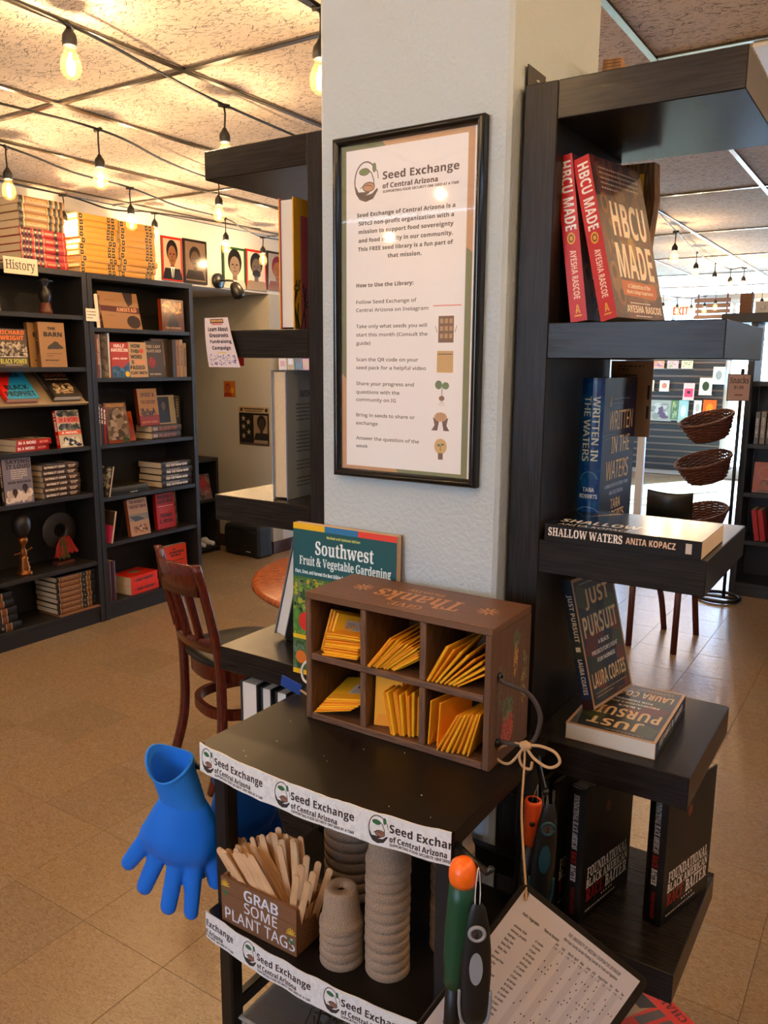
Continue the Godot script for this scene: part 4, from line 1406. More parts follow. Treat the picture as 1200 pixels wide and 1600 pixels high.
func build_second_bookcase(X: float, sb: Array) -> void:
	var wt := Color(0.93, 0.9, 0.84)
	var bk := Color(0.07, 0.06, 0.06)
	# top shelf
	var c := cover(90, 200, 12, Color(0.12, 0.1, 0.2), wt, [], [], null,
		func(w, h):
			fill(0, 0, w, 20, Color(0.4, 0.12, 0.25))
			specks(0, 20, w, h - 20, [Color(0.2, 0.15, 0.4), Color(0.75, 0.6, 0.5), Color(0.1, 0.08, 0.14), Color(0.5, 0.35, 0.4)], 70, 6, 30, 21)
			ell(w * 0.55, h * 0.45, 18, 34, Color(0.85, 0.68, 0.55)))
	book("book", "narrow shiny purple book at the left of the second bookcase's top shelf", 0.125, 0.187, 0.018, c[0], c[1], c[2], Transform3D(Basis(Vector3(0, 0, 1), deg_to_rad(5)) * Basis(Vector3.UP, deg_to_rad(132)), Vector3(X - 0.004, 1.7055, -1.925)), {"cover": "print_far_gloss"})
	c = cover(230, 170, 12, Color(0.58, 0.42, 0.26), Color(0.3, 0.2, 0.12), [["AMISTAD", 0.66, 0.42, 0.52, 0.11, Color(0.85, 0.62, 0.42), "t"]], [], null,
		func(w, h):
			poly([Vector2(0, h * 0.38), Vector2(w, h * 0.40), Vector2(w, h * 0.57), Vector2(0, h * 0.53)], Color(0.30, 0.1, 0.05))
			poly([Vector2(w * 0.62, 0), Vector2(w * 0.88, 0), Vector2(w * 0.84, h * 0.3), Vector2(w * 0.72, h * 0.38), Vector2(w * 0.66, h * 0.2)], Color(0.2, 0.12, 0.07))
			ell(w * 0.8, h * 0.8, 40, 30, Color(0.18, 0.1, 0.06))
			rows(int(w * 0.15), int(h * 0.22), int(w * 0.34), 1, 8, 3, Color(0.4, 0.28, 0.17), 4)
			rows(int(w * 0.15), int(h * 0.64), int(w * 0.34), 1, 8, 3, Color(0.4, 0.28, 0.17), 5))
	book("book", "wide brown picture book with a dark red band on the second bookcase", 0.28, 0.213, 0.014, c[0], c[1], c[2], facing_x(1.7055, -1.975, X - 0.03, 12))
	c = cover(150, 190, 22, Color(0.34, 0.18, 0.08), Color(0.45, 0.16, 0.06), [], [], null,
		func(w, h):
			specks(8, 10, w - 16, int(h * 0.4), [Color(0.85, 0.6, 0.25), Color(0.5, 0.27, 0.1), Color(0.65, 0.4, 0.15)], 60, 6, 26, 8)
			poly([Vector2(w * 0.2, h * 0.95), Vector2(w * 0.35, h * 0.55), Vector2(w * 0.5, h * 0.45), Vector2(w * 0.65, h * 0.55), Vector2(w * 0.8, h * 0.95)], Color(0.16, 0.09, 0.05))
			text("THE KINGDOM", w * 0.5, h * 0.87, w * 0.7, 12, Color(0.7, 0.5, 0.25), "b", "c"))
	book("book", "glossy gold and brown book standing alone on the top shelf", 0.18, 0.19, 0.03, c[0], c[1], c[2], facing_x(1.7055, -2.385, X - 0.01, 2), {"cover": "print_far_gloss"})

	# second shelf
	shelf_book("dark brown book standing spine out at the left of the second shelf", Color(0.42, 0.27, 0.19), 0.15, 0.243, 0.034, spine_x(1.4255, -1.905, X), [], null, [["HARRIET JACOBS", 0.5, 0.1, 0.6, 0.4, Color(0.75, 0.6, 0.45)]], {"hard": true, "spine": Color(0.38, 0.22, 0.14)})
	shelf_book("tall grey book with white page edges forward on the second shelf", Color(0.38, 0.34, 0.29), 0.16, 0.252, 0.026, Transform3D(Basis(Vector3.UP, deg_to_rad(28)), Vector3(X - 0.15, 1.4255, -1.915)), [], func(w, h): specks(0, 0, w, h, [Color(0.45, 0.41, 0.36), Color(0.3, 0.26, 0.22), Color(0.5, 0.47, 0.42)], 60, 10, 40, 33), [], {"pages": "pages_white"})
	shelf_book("red and blue paperback with white capitals and a yellow dot", Color(0.66, 0.2, 0.12), 0.13, 0.202, 0.02, facing_x(1.4255, -2.0, X - 0.012, 3), [["HALF", 0.5, 0.05, 0.6, 0.1, wt], ["AMERICAN", 0.5, 0.18, 0.92, 0.1, wt], ["A NOVEL HISTORY", 0.5, 0.44, 0.8, 0.05, wt]], func(w, h):
		poly([Vector2(0, h), Vector2(0, h * 0.7), Vector2(w * 0.3, h * 0.66), Vector2(w * 0.6, h * 0.74), Vector2(w, h * 0.54), Vector2(w, h)], Color(0.2, 0.35, 0.46))
		specks(4, int(h * 0.7), w - 8, int(h * 0.28), [Color(0.14, 0.26, 0.36), Color(0.28, 0.45, 0.55)], 24, 6, 20, 3)
		ell(w * 0.85, h * 0.9, 13, 13, Color(0.88, 0.72, 0.08)))
	shelf_book("cream paperback with heavy black capitals beside the red and blue one", Color(0.72, 0.58, 0.40), 0.135, 0.206, 0.02, facing_x(1.4255, -2.134, X - 0.016, 4), [["HOW", 0.42, 0.06, 0.5, 0.11, bk], ["THE", 0.3, 0.21, 0.35, 0.10, bk], ["WORD", 0.42, 0.36, 0.62, 0.11, bk], ["IS", 0.2, 0.52, 0.14, 0.10, bk], ["PASSED", 0.45, 0.67, 0.8, 0.11, bk], ["CLINT SMITH", 0.5, 0.83, 0.9, 0.09, bk]], func(w, h):
		ell(w * 0.5, h * 0.26, 12, 10, Color(0.4, 0.38, 0.2))
		ell(w * 0.72, h * 0.25, 12, 11, Color(0.8, 0.25, 0.12))
		fill(int(w * 0.36), int(h * 0.52), int(w * 0.5), int(h * 0.1), Color(0.82, 0.55, 0.38)))
	shelf_book("olive-brown book with a red ship on the second shelf", Color(0.25, 0.20, 0.13), 0.14, 0.216, 0.024, facing_x(1.4255, -2.262, X - 0.024, 4), [["THE LAST", 0.5, 0.12, 0.8, 0.08, Color(0.72, 0.62, 0.46), "t"], ["SLAVE SHIP", 0.5, 0.24, 0.85, 0.08, Color(0.72, 0.62, 0.46), "t"], ["BEN RAINES", 0.5, 0.9, 0.6, 0.05, Color(0.72, 0.62, 0.46)]], func(w, h):
		ell(w * 0.36, h * 0.6, 24, 26, Color(0.5, 0.12, 0.05))
		specks(int(w * 0.15), int(h * 0.45), int(w * 0.4), int(h * 0.25), [Color(0.6, 0.18, 0.07)], 12, 4, 14, 3))
	shelf_book("grey photo-cover book between the ship book and the spines", Color(0.42, 0.37, 0.32), 0.13, 0.232, 0.02, facing_x(1.4255, -2.345, X - 0.05, 4), [], func(w, h):
		ell(w * 0.55, h * 0.4, 38, 62, Color(0.52, 0.47, 0.42))
		fill(int(w * 0.75), 0, int(w * 0.25), h, Color(0.25, 0.2, 0.15)))
	var cols := [Color(0.2, 0.17, 0.14), Color(0.55, 0.40, 0.25), Color(0.62, 0.5, 0.33), Color(0.55, 0.46, 0.33)]
	for k in 4:
		shelf_book("%s slim spine at the right of the second shelf" % ["dark and red", "brown", "pale tan", "short tan"][k], cols[k], 0.14, [0.228, 0.226, 0.23, 0.21][k], 0.026, spine_x(1.4255, -2.478 - k * 0.0295, X - 0.004), [], null, [["AMERICAN SLAVERY", 0.5, 0.15, 0.55, 0.4, Color(0.3, 0.2, 0.12)]], {"spine": cols[k], "group": "spines at the right of the second shelf"})

	# third shelf
	cols = [Color(0.45, 0.33, 0.17), Color(0.1, 0.07, 0.09), Color(0.5, 0.09, 0.08)]
	for k in 3:
		shelf_book("%s paperback, spine out, at the left of the third shelf" % ["ochre", "black", "red-topped"][k], cols[k], 0.13, [0.232, 0.225, 0.215][k], 0.017, spine_x(1.0455, -1.89 - k * 0.0185, X), [], null, [["BLACK AF", 0.5, 0.08, 0.4, 0.6, wt]], {"spine": cols[k]})
	shelf_book("shiny foil-covered paperback leaning on the third shelf", Color(0.42, 0.33, 0.24), 0.155, 0.236, 0.016, facing_x(1.0455, -1.943, X + 0.004, 9), [["FREEDOM", 0.5, 0.03, 0.8, 0.08, Color(0.72, 0.5, 0.25)]], func(w, h):
		specks(0, 20, w, h - 20, [Color(0.5, 0.42, 0.33), Color(0.36, 0.29, 0.22), Color(0.6, 0.52, 0.42), Color(0.28, 0.22, 0.17)], 90, 8, 40, 55)
		fill(0, h - 16, w, 16, Color(0.45, 0.2, 0.06))
		ell(w * 0.8, h * 0.93, 18, 14, Color(0.2, 0.27, 0.12)), [], {"cover": "print_far_gloss", "pages": "pages_white"})
	shelf_book("small orange book with a dark face behind the foil-covered one", Color(0.66, 0.28, 0.09), 0.125, 0.178, 0.014, facing_x(1.0455, -2.062, X - 0.055, 12), [], func(w, h):
		ell(w * 0.4, h * 0.8, 32, 36, Color(0.15, 0.09, 0.07))
		ell(w * 0.75, h * 0.55, 30, 50, Color(0.55, 0.2, 0.08)))
	for k in 2:
		shelf_book("%s of two thick books lying on the third shelf" % ["lower", "upper"][k], Color(0.20, 0.16, 0.13), 0.155, 0.235, 0.042, flat_x(1.0455 + k * 0.0425, -2.276, X - 0.006, 0.042, [1, -1][k]), [], null, [["CRISES", 0.5, 0.03, 0.16, 0.5, Color(0.75, 0.7, 0.62)], ["PILLAR OF FIRE", 0.5, 0.24, 0.6, 0.5, Color(0.62, 0.36, 0.2)]], {"hard": true, "spine": Color(0.22, 0.18, 0.16), "pages": "pages", "group": "two thick flat books"})
	shelf_book("yellow-topped red book standing on the thick flat books", Color(0.60, 0.40, 0.10), 0.152, 0.225, 0.03, facing_x(1.1305, -2.205, X - 0.035, 7), [["SPIRIT &", 0.52, 0.12, 0.7, 0.11, Color(0.3, 0.17, 0.05)], ["THE CENTURY", 0.52, 0.32, 0.72, 0.10, Color(0.3, 0.17, 0.05)], ["KATHY LOVE", 0.5, 0.88, 0.8, 0.05, Color(0.75, 0.45, 0.2)]], func(w, h):
		fill(0, int(h * 0.72), w, int(h * 0.28), Color(0.50, 0.12, 0.05))
		specks(6, int(h * 0.52), w - 12, int(h * 0.25), [Color(0.17, 0.11, 0.06), Color(0.3, 0.18, 0.07)], 34, 5, 20, 4), [], {"spine": Color(0.3, 0.1, 0.05)})
	shelf_book("cream-bordered book with a black-and-white man's photo, third shelf", Color(0.58, 0.51, 0.36), 0.15, 0.18, 0.02, facing_x(1.1305, -2.36, X - 0.05, 6), [], func(w, h):
		fill(8, 8, int(w * 0.62), h - 16, Color(0.06, 0.05, 0.045))
		face(w * 0.38, h * 0.34, 44, Color(0.35, 0.28, 0.2), Color(0.05, 0.04, 0.04), Color(0.09, 0.08, 0.07)), [], {})
	shelf_book("dark olive book, spine out, at the right of the third shelf", Color(0.14, 0.13, 0.09), 0.12, 0.172, 0.045, spine_x(1.1305, -2.53, X - 0.05), [], null, [["LIBERTY", 0.5, 0.1, 0.7, 0.35, Color(0.55, 0.48, 0.32)]], {"spine": Color(0.16, 0.15, 0.1)})
	var rest := thing("book", "lower dark book lying under the olive spine on the third shelf", "book", flat_x(1.0455, -2.515, X - 0.05, 0.084))
	part("cover", boxab(Vector3(0, 0, -0.042), Vector3(0.14, 0.07, 0.042), 0.002), M.dark_stone, rest)
	part("pages", boxab(Vector3(0.003, -0.0015, -0.038), Vector3(0.137, 0.0, 0.038), 0), M.pages, rest)

	# fourth shelf
	shelf_book("grey photo-cover book leaning at the left of the fourth shelf", Color(0.22, 0.21, 0.19), 0.14, 0.185, 0.012, Transform3D(Basis(Vector3(1, 0, 0), deg_to_rad(-13)) * Basis(Vector3.UP, PI * 0.06), Vector3(X - 0.13, 0.7365, -1.90)), [], func(w, h): specks(0, 0, w, h, [Color(0.5, 0.48, 0.44), Color(0.12, 0.12, 0.11), Color(0.66, 0.64, 0.6)], 60, 8, 30, 5))
	shelf_book("thin dark book under the olive-green one on the fourth shelf", Color(0.10, 0.09, 0.07), 0.19, 0.30, 0.012, flat_x(0.7355, -1.95, X - 0.016, 0.012, 2), [], null, [["WAR", 0.5, 0.5, 0.2, 0.5, wt]], {"pages": "pages_white"})
	shelf_book("olive-green cloth hardback lying flat on the fourth shelf", Color(0.19, 0.17, 0.10), 0.19, 0.285, 0.034, flat_x(0.7477, -1.95, X - 0.012, 0.034, 1), [], null, [], {"hard": true, "spine": Color(0.2, 0.18, 0.11), "pages": "pages"})
	for k in 4:
		shelf_book("%s of four large dark books with white lettering, fourth shelf" % ordinal(k, 4), Color(0.15, 0.10, 0.08), 0.215, 0.255, 0.040, flat_x(0.7355 + k * 0.0403, -2.335 + [0, 0.002, -0.003, 0.0][k], X - 0.004, 0.040, [1, 0, -1, 1][k]), [], func(w, h): specks(0, 0, w, h, [Color(0.24, 0.13, 0.07), Color(0.1, 0.07, 0.06)], 30, 20, 60, 9), [["THE VIETNAM WAR", 0.42, 0.14, 0.72, 0.4, wt], ["AN INTIMATE HISTORY", 0.78, 0.16, 0.42, 0.18, Color(0.65, 0.6, 0.55)]], {"hard": true, "spine": Color(0.13, 0.12, 0.13), "group": "four large dark books"})

	# fifth shelf
	shelf_book("pink-edged leaning book at the left of the fifth shelf", Color(0.72, 0.2, 0.33), 0.14, 0.19, 0.014, Transform3D(Basis(Vector3(1, 0, 0), deg_to_rad(-12)) * Basis(Vector3.UP, PI * 0.04), Vector3(X - 0.12, 0.4635, -1.90)), [], func(w, h):
		fill(0, 0, w, int(h * 0.45), Color(0.2, 0.16, 0.14)))
	shelf_book("cream book with warplanes leaning on a wire stand, fifth shelf", Color(0.66, 0.50, 0.37), 0.15, 0.228, 0.03, facing_x(0.4635, -2.085, X - 0.025, 8), [["THE WORLD'S", 0.5, 0.06, 0.8, 0.08, Color(0.3, 0.12, 0.07)], ["FASTEST MAN", 0.5, 0.18, 0.85, 0.09, Color(0.3, 0.12, 0.07)]], func(w, h):
		fill(0, int(h * 0.42), w, int(h * 0.18), Color(0.5, 0.45, 0.4))
		poly([Vector2(4, h * 0.46), Vector2(w * 0.5, h * 0.48), Vector2(w * 0.8, h * 0.58), Vector2(w * 0.3, h * 0.62)], Color(0.25, 0.27, 0.3))
		specks(10, int(h * 0.7), w - 20, int(h * 0.26), [Color(0.6, 0.36, 0.18), Color(0.74, 0.6, 0.46), Color(0.35, 0.22, 0.13)], 26, 6, 22, 3), [], {"spine": Color(0.5, 0.25, 0.14)})
	var stand := thing("book_stand", "black wire easel behind the warplane book", "book stand", at(X - 0.09, 0.462, -2.12))
	for s in [-1, 1]:
		part("wire", tubem([Vector3(0.055, 0.003, s * 0.03), Vector3(-0.03, 0.003, s * 0.03), Vector3(0.01, 0.17, s * 0.03)], 0.0018, 6), M.metal_black, stand)
	shelf_book("red book with black capitals on the fifth shelf", Color(0.66, 0.085, 0.04), 0.152, 0.226, 0.03, facing_x(0.4635, -2.325, X - 0.06, 4), [["WAGING A", 0.5, 0.06, 0.8, 0.09, bk], ["GOOD WAR", 0.5, 0.18, 0.82, 0.1, bk], ["THOMAS", 0.5, 0.58, 0.66, 0.10, bk], ["E. RICKS", 0.5, 0.74, 0.7, 0.10, bk]], func(w, h):
		fill(12, int(h * 0.36), w - 24, 2, wt)
		rows(20, int(h * 0.42), w - 40, 3, 9, 3, Color(0.75, 0.35, 0.25), 4))
	shelf_book("camouflage-patterned book behind the red one, fifth shelf", Color(0.33, 0.30, 0.22), 0.15, 0.224, 0.02, facing_x(0.4635, -2.385, X - 0.10, 4), [], func(w, h): specks(0, 0, w, h, [Color(0.45, 0.4, 0.3), Color(0.2, 0.18, 0.12), Color(0.55, 0.5, 0.4)], 70, 10, 34, 14))

	# bottom shelf
	for k in 2:
		shelf_book("%s of two maroon hardbacks standing at the bottom shelf's left" % ["left", "right"][k], Color(0.20, 0.045, 0.05), 0.17, 0.245, 0.03, spine_x(0.1005, -1.905 - k * 0.032, X - 0.012), [], null, [], {"hard": true, "spine": Color(0.22, 0.06, 0.06)})
	var og := Color(0.86, 0.16, 0.04)
	for k in 2:
		shelf_book("%s of two thick orange books lying on the bottom shelf" % ["lower", "upper"][k], og, 0.165, 0.232, 0.056, flat_x(0.1005 + k * 0.0563, -2.06, X - 0.008, 0.056, [4, 6][k]), [], func(w, h):
			fill(int(w * 0.4), int(h * 0.4), int(w * 0.35), int(h * 0.3), Color(0.6, 0.5, 0.4)), [["1  HUBERT HARRISON  1", 0.5, 0.12, 0.76, 0.28, bk]], {"spine": og, "group": "two thick orange books"})
	shelf_book("orange book standing upright at the right of the bottom shelf", Color(0.84, 0.22, 0.05), 0.185, 0.24, 0.04, facing_x(0.1005, -2.37, X - 0.055, 3), [["THE", 0.42, 0.10, 0.14, 0.04, bk], ["HUNDREDS", 0.55, 0.17, 0.66, 0.07, bk], ["WORLD", 0.5, 0.26, 0.46, 0.06, bk], ["A JOURNEY THROUGH", 0.55, 0.42, 0.7, 0.04, bk]], func(w, h):
		rows(int(w * 0.3), int(h * 0.5), int(w * 0.5), 2, 9, 3, bk, 3)
		fill(int(w * 0.34), int(h * 0.66), int(w * 0.26), int(h * 0.28), Color(0.72, 0.62, 0.5))
		face(w * 0.47, h * 0.76, 24, Color(0.28, 0.2, 0.15), bk, bk)
		fill(int(w * 0.7), int(h * 0.7), int(w * 0.14), int(h * 0.2), Color(0.7, 0.12, 0.03)))


func shelf_book(label: String, col: Color, w: float, h: float, t: float, xf: Transform3D, words: Array, extra = null, sw := [], opt := {}) -> void:
	var q := cover(int(w * 800), int(h * 800), maxi(8, int(t * 800)), col, opt.get("spine", col.darkened(0.15)), words, sw, null, extra)
	book("book", label, w, h, t, q[0], q[1], q[2], xf, opt)


# ---------------------------------------------------------------- behind the left shelf unit: alcove, portraits, lamp
func build_left_background() -> void:
	# portraits along the soffit
	var info := [
		[-2.665, -2.838, 0.278, 2.045, Color(0.62, 0.1, 0.08), Color(0.62, 0.53, 0.44), "red-bordered portrait of a man in a suit above the bookcase", 0],
		[-2.852, -3.066, 0.286, 2.043, Color(0.10, 0.075, 0.06), Color(0.42, 0.34, 0.27), "dark-framed portrait of a seated figure beside the red-bordered one", 1],
		[-3.222, -3.452, 0.285, 2.04, Color(0.12, 0.28, 0.13), Color(0.80, 0.73, 0.65), "green-bordered portrait of a woman with rounded hair", 2],
		[-3.462, -3.68, 0.287, 2.045, Color(0.66, 0.12, 0.08), Color(0.78, 0.72, 0.66), "red-bordered portrait of a bearded man between two other portraits", 3],
		[-3.69, -3.93, 0.285, 2.06, Color(0.16, 0.12, 0.1), Color(0.6, 0.56, 0.52), "dark-framed portrait of a woman in a red headwrap", 4]]
	for q in info:
		var w: float = q[0] - q[1]
		var r := field(150, 190)
		fill(0, 0, 150, 190, q[4])
		fill(11, 11, 128, 168, q[5])
		match q[7]:
			0: 
				face(75, 74, 100, Color(0.42, 0.27, 0.17), Color(0.07, 0.05, 0.04), Color(0.06, 0.05, 0.05))
				poly([Vector2(60, 130), Vector2(90, 130), Vector2(80, 178), Vector2(70, 178)], Color(0.86, 0.82, 0.76))
				fill(72, 136, 7, 42, Color(0.05, 0.04, 0.04))
			1: face(72, 80, 84, Color(0.3, 0.22, 0.16), Color(0.12, 0.09, 0.07), Color(0.13, 0.1, 0.08))
			2: face(78, 80, 108, Color(0.42, 0.36, 0.31), Color(0.09, 0.08, 0.07), Color(0.72, 0.66, 0.6), 1.15)
			3:
				face(75, 78, 108, Color(0.36, 0.31, 0.27), Color(0.07, 0.06, 0.05), Color(0.5, 0.42, 0.33))
				ell(75, 112, 30, 18, Color(0.09, 0.08, 0.07))
			4:
				face(75, 84, 96, Color(0.55, 0.32, 0.18), Color(0.42, 0.07, 0.1), Color(0.4, 0.12, 0.1), 1.1)
		var o := thing("portrait", q[6], "portrait", frame(Vector3(0, 0, -1), Vector3(0, 1, 0), Vector3(1, 0, 0), Vector3(-3.6995, q[3], (q[0] + q[1]) / 2)), "portraits under the ceiling")
		var st := new_st()
		quad(st, Vector3(-w / 2, q[2], 0.012), Vector3(w / 2, q[2], 0.012), Vector3(w / 2, 0, 0.012), Vector3(-w / 2, 0, 0.012), r)
		part("print", st.commit(), M.print_far_gloss, o)
		part("backing", boxab(Vector3(-w / 2, 0, 0), Vector3(w / 2, q[2], 0.0115), 0), M.wicker if q[7] in [0, 3] else M.bookcase_black, o)
	var l := thing("wall_lamp", "black adjustable spot lamp on the wall below the portraits", "lamp", at(-3.7, 2.08, -3.17))
	part("wall_plate", lathe([Vector2(0, 0.03), Vector2(0.045, 0.028), Vector2(0.052, 0.02), Vector2(0.052, 0.0)], 20, Transform3D(Basis(Vector3(0, 0, 1), -PI / 2), Vector3.ZERO)), M.metal_black, l)
	var arm := part("arm", tubem([Vector3(0.025, 0, 0), Vector3(0.08, 0.002, -0.03), Vector3(0.1, 0.0, -0.055), Vector3(0.105, -0.02, -0.06)], 0.007, 8), M.metal_black, l)
	var tilt := Transform3D(Basis(Vector3(1, 0, 0), 0.25) * Basis(Vector3(0, 0, 1), 0.3), Vector3(0.105, -0.02, -0.06))
	part("shade", lathe([Vector2(0.0, 0.012), Vector2(0.02, 0.01), Vector2(0.036, -0.01), Vector2(0.045, -0.05), Vector2(0.044, -0.085), Vector2(0.036, -0.105), Vector2(0.033, -0.104), Vector2(0.04, -0.08), Vector2(0.0, -0.03)], 20, tilt), M.metal_black, arm)

	# alcove
	var r := field(160, 150)
	fill(0, 0, 160, 150, Color(0.07, 0.065, 0.06))
	fill(0, 0, 160, 24, Color(0.62, 0.52, 0.38))
	fill(28, 6, 104, 5, Color(0.25, 0.2, 0.16))
	fill(36, 15, 88, 4, Color(0.3, 0.25, 0.2))
	ell(14, 12, 7, 7, Color(0.12, 0.1, 0.1))
	ell(146, 12, 7, 7, Color(0.12, 0.1, 0.1))
	for p in [Vector2(24, 46), Vector2(50, 60), Vector2(24, 78), Vector2(52, 98), Vector2(24, 114)]:
		var star := []
		for k in 10:
			var a := -PI / 2 + TAU * k / 10
			star.append(p + Vector2(cos(a), sin(a)) * (13.0 if k % 2 == 0 else 5.5))
		poly(star, Color(0.62, 0.55, 0.44))
	fill(78, 32, 74, 108, Color(0.50, 0.42, 0.32))
	face(120, 66, 56, Color(0.2, 0.15, 0.12), Color(0.06, 0.05, 0.05), Color(0.08, 0.07, 0.06))
	fill(0, 140, 160, 10, Color(0.3, 0.24, 0.2))
	card("poster", "black and cream poster with five stars on the alcove wall", "poster", r, 0.315, 0.305, at(-3.878, 0.866, -3.7165), "print_far", 0.003)
	r = field(70, 70)
	fill(0, 0, 70, 70, Color(0.66, 0.38, 0.06))
	face(24, 30, 34, Color(0.6, 0.3, 0.15), Color(0.5, 0.12, 0.08), Color(0.55, 0.12, 0.05))
	fill(44, 30, 16, 22, Color(0.8, 0.55, 0.15))
	card("flyer", "small orange flyer taped on the alcove wall", "flyer", r, 0.126, 0.128, at(-4.133, 1.241, -3.7185), "print_far")
	r = field(60, 60)
	fill(0, 0, 60, 60, Color(0.45, 0.03, 0.05))
	fill(0, 0, 60, 12, Color(0.06, 0.05, 0.05))
	card("notice", "dark red notice half hidden behind the left shelf unit", "notice", r, 0.10, 0.22, at(-4.02, 1.49, -3.7185), "print_far")

	var b := thing("low_bookcase", "low black bookcase in the alcove behind the tall bookcases", "bookcase", at(-4.14, 0, -3.45))
	for s in [-1.0, 1.0]:
		part("side_panel", boxab(Vector3(-0.28, 0, s * 0.11 - 0.012), Vector3(0, 0.74, s * 0.11 + 0.012), 0.001), M.bookcase_black, b)
	part("top_panel", boxab(Vector3(-0.28, 0.7405, -0.122), Vector3(0.002, 0.765, 0.122), 0.001), M.bookcase_black, b)
	part("back_panel", boxab(Vector3(-0.292, 0, -0.122), Vector3(-0.2805, 0.765, 0.122), 0), M.bookcase_back, b)
	for y in [0.05, 0.44]:
		part("shelf", boxab(Vector3(-0.28, y - 0.024, -0.0975), Vector3(-0.005, y, 0.0975), 0.001), M.bookcase_black, b)
	var c := cover(70, 110, 8, Color(0.40, 0.3, 0.27), Color(0.2, 0.1, 0.1), [], [], null, func(w, h): specks(0, 0, w, h, [Color(0.55, 0.1, 0.08), Color(0.5, 0.42, 0.36), Color(0.2, 0.15, 0.13)], 40, 8, 26, 6))
	book("magazine", "red and grey magazine leaning in the low bookcase", 0.14, 0.2, 0.008, c[0], c[1], c[2], facing_x(0.4405, -3.375, -4.16, 12))
	var sh := thing("shoes", "pale rounded bundle on the low bookcase's bottom shelf", "bundle", at(-4.2, 0.05, -3.45))
	for s in [-1.0, 1.0]:
		part("roll", blob(func(p): return soft(cone(p, Vector3(-0.05, 0.022, 0.045 * s), Vector3(0.045, 0.02, 0.05 * s), 0.026, 0.02), cone(p, Vector3(-0.05, 0.04, 0.045 * s), Vector3(-0.03, 0.045, 0.045 * s), 0.02, 0.018), 0.02), Vector3(-0.09, -0.01, 0.045 * s - 0.04), Vector3(0.08, 0.08, 0.05 * s + 0.04), 0.008), M.paper_white, sh)

	var bag := thing("travel_bag", "black soft-sided bag on the floor of the alcove", "bag", at(-3.86, 0, -3.6, -4))
	part("body", blob(func(p):
		var q: Vector3 = (p - Vector3(0, 0.125, 0)).abs() - Vector3(0.175, 0.105, 0.06)
		var d: float = Vector3(maxf(q.x, 0), maxf(q.y, 0), maxf(q.z, 0)).length() + minf(maxf(q.x, maxf(q.y, q.z)), 0) - 0.02
		return d + 0.004 * sin(p.x * 24.0) * cos(p.y * 21.0), Vector3(-0.22, -0.012, -0.1), Vector3(0.22, 0.27, 0.1), 0.016), M.bag_black, bag)
	part("handle", tubem(bezier([Vector3(-0.07, 0.24, 0), Vector3(-0.05, 0.28, 0), Vector3(0.05, 0.28, 0), Vector3(0.07, 0.24, 0)], 10), 0.008, 6), M.bag_black, bag)
	part("zipper", tubem([Vector3(-0.17, 0.205, 0.078), Vector3(0.0, 0.21, 0.083), Vector3(0.17, 0.205, 0.078)], 0.003, 6), M.metal_black, bag)
	var pt := part("badge", boxm(Vector3(0.05, 0.008, 0.003), 0.001), M.grey_grip, bag, at(0.08, 0.04, 0.0795))
	pt.set_meta("label", "small grey badge")

	# beyond the alcove
	r = field(60, 60)
	fill(0, 0, 60, 60, Color(0.86, 0.82, 0.76))
	fill(8, 10, 44, 16, Color(0.24, 0.34, 0.2))
	rows(8, 34, 44, 3, 7, 3, Color(0.7, 0.4, 0.3), 6)
	card("leaflet", "white leaflet with a green band on the far left wall", "leaflet", r, 0.15, 0.19, frame(Vector3(0, 0, -1), Vector3(0, 1, 0), Vector3(1, 0, 0), Vector3(-3.6985, 1.70, -3.94)), "print_far")
	var rk := thing("wall_rack", "narrow white wall rack holding pamphlets beyond the alcove", "rack", at(-3.7, 1.30, -4.2))
	part("ledge", boxab(Vector3(0, 0, -0.3), Vector3(0.06, 0.012, 0.42), 0.001), M.trim_white, rk)
	part("lip", boxab(Vector3(0.054, 0.0125, -0.3), Vector3(0.06, 0.04, 0.42), 0.001), M.trim_white, rk)
	var tones := [Color(0.85, 0.8, 0.74), Color(0.72, 0.6, 0.42), Color(0.32, 0.45, 0.5), Color(0.84, 0.6, 0.58), Color(0.85, 0.83, 0.8), Color(0.4, 0.36, 0.38), Color(0.82, 0.66, 0.5)]
	for k in 7:
		r = field(30, 60)
		fill(0, 0, 30, 60, tones[k])
		fill(6, 8, 18, 10, tones[(k + 3) % 7])
		rows(5, 26, 20, 3, 8, 3, Color(0.4, 0.36, 0.34), k)
		card("pamphlet", "%s pamphlet in the far left wall rack" % ["cream", "ochre", "blue-green", "pink", "white", "dark grey", "peach"][k], "pamphlet", r, 0.09, 0.25 + 0.02 * (k % 3), Transform3D(Basis(Vector3(0, 0, 1), deg_to_rad(4)) * Basis(Vector3.UP, PI / 2), Vector3(-3.662, 1.3125, -3.84 - k * 0.098)), "print_far", 0.002, "pamphlets in the wall rack")
	var ps := thing("side_table", "small black pedestal table behind the left shelf unit", "table", at(-3.62, 0, -3.98))
	part("leg", lathe([Vector2(0.0, 0.0), Vector2(0.03, 0.0), Vector2(0.03, 0.02), Vector2(0.028, 0.03), Vector2(0.028, 0.46), Vector2(0.0, 0.46)], 16), M.metal_black, ps)
	part("table_top", lathe([Vector2(0.0, 0.46), Vector2(0.06, 0.46), Vector2(0.062, 0.475), Vector2(0.0, 0.48)], 20), M.metal_black, ps)

	# flyer clipped to the end of a shelf of the left unit
	r = field(120, 190, near_img)
	fill(0, 0, 120, 190, Color(0.84, 0.78, 0.77))
	fill(28, 6, 66, 16, Color(0.36, 0.2, 0.12))
	text("CROWDFUNDING", 61, 9, 60, 9, Color(0.9, 0.7, 0.4), "b", "c")
	fill(36, 24, 50, 4, Color(0.8, 0.3, 0.2))
	var ink := Color(0.2, 0.16, 0.18)
	text("Learn About", 62, 36, 92, 17, ink, "b", "c")
	text("Grassroots", 62, 60, 84, 15, ink, "b", "c")
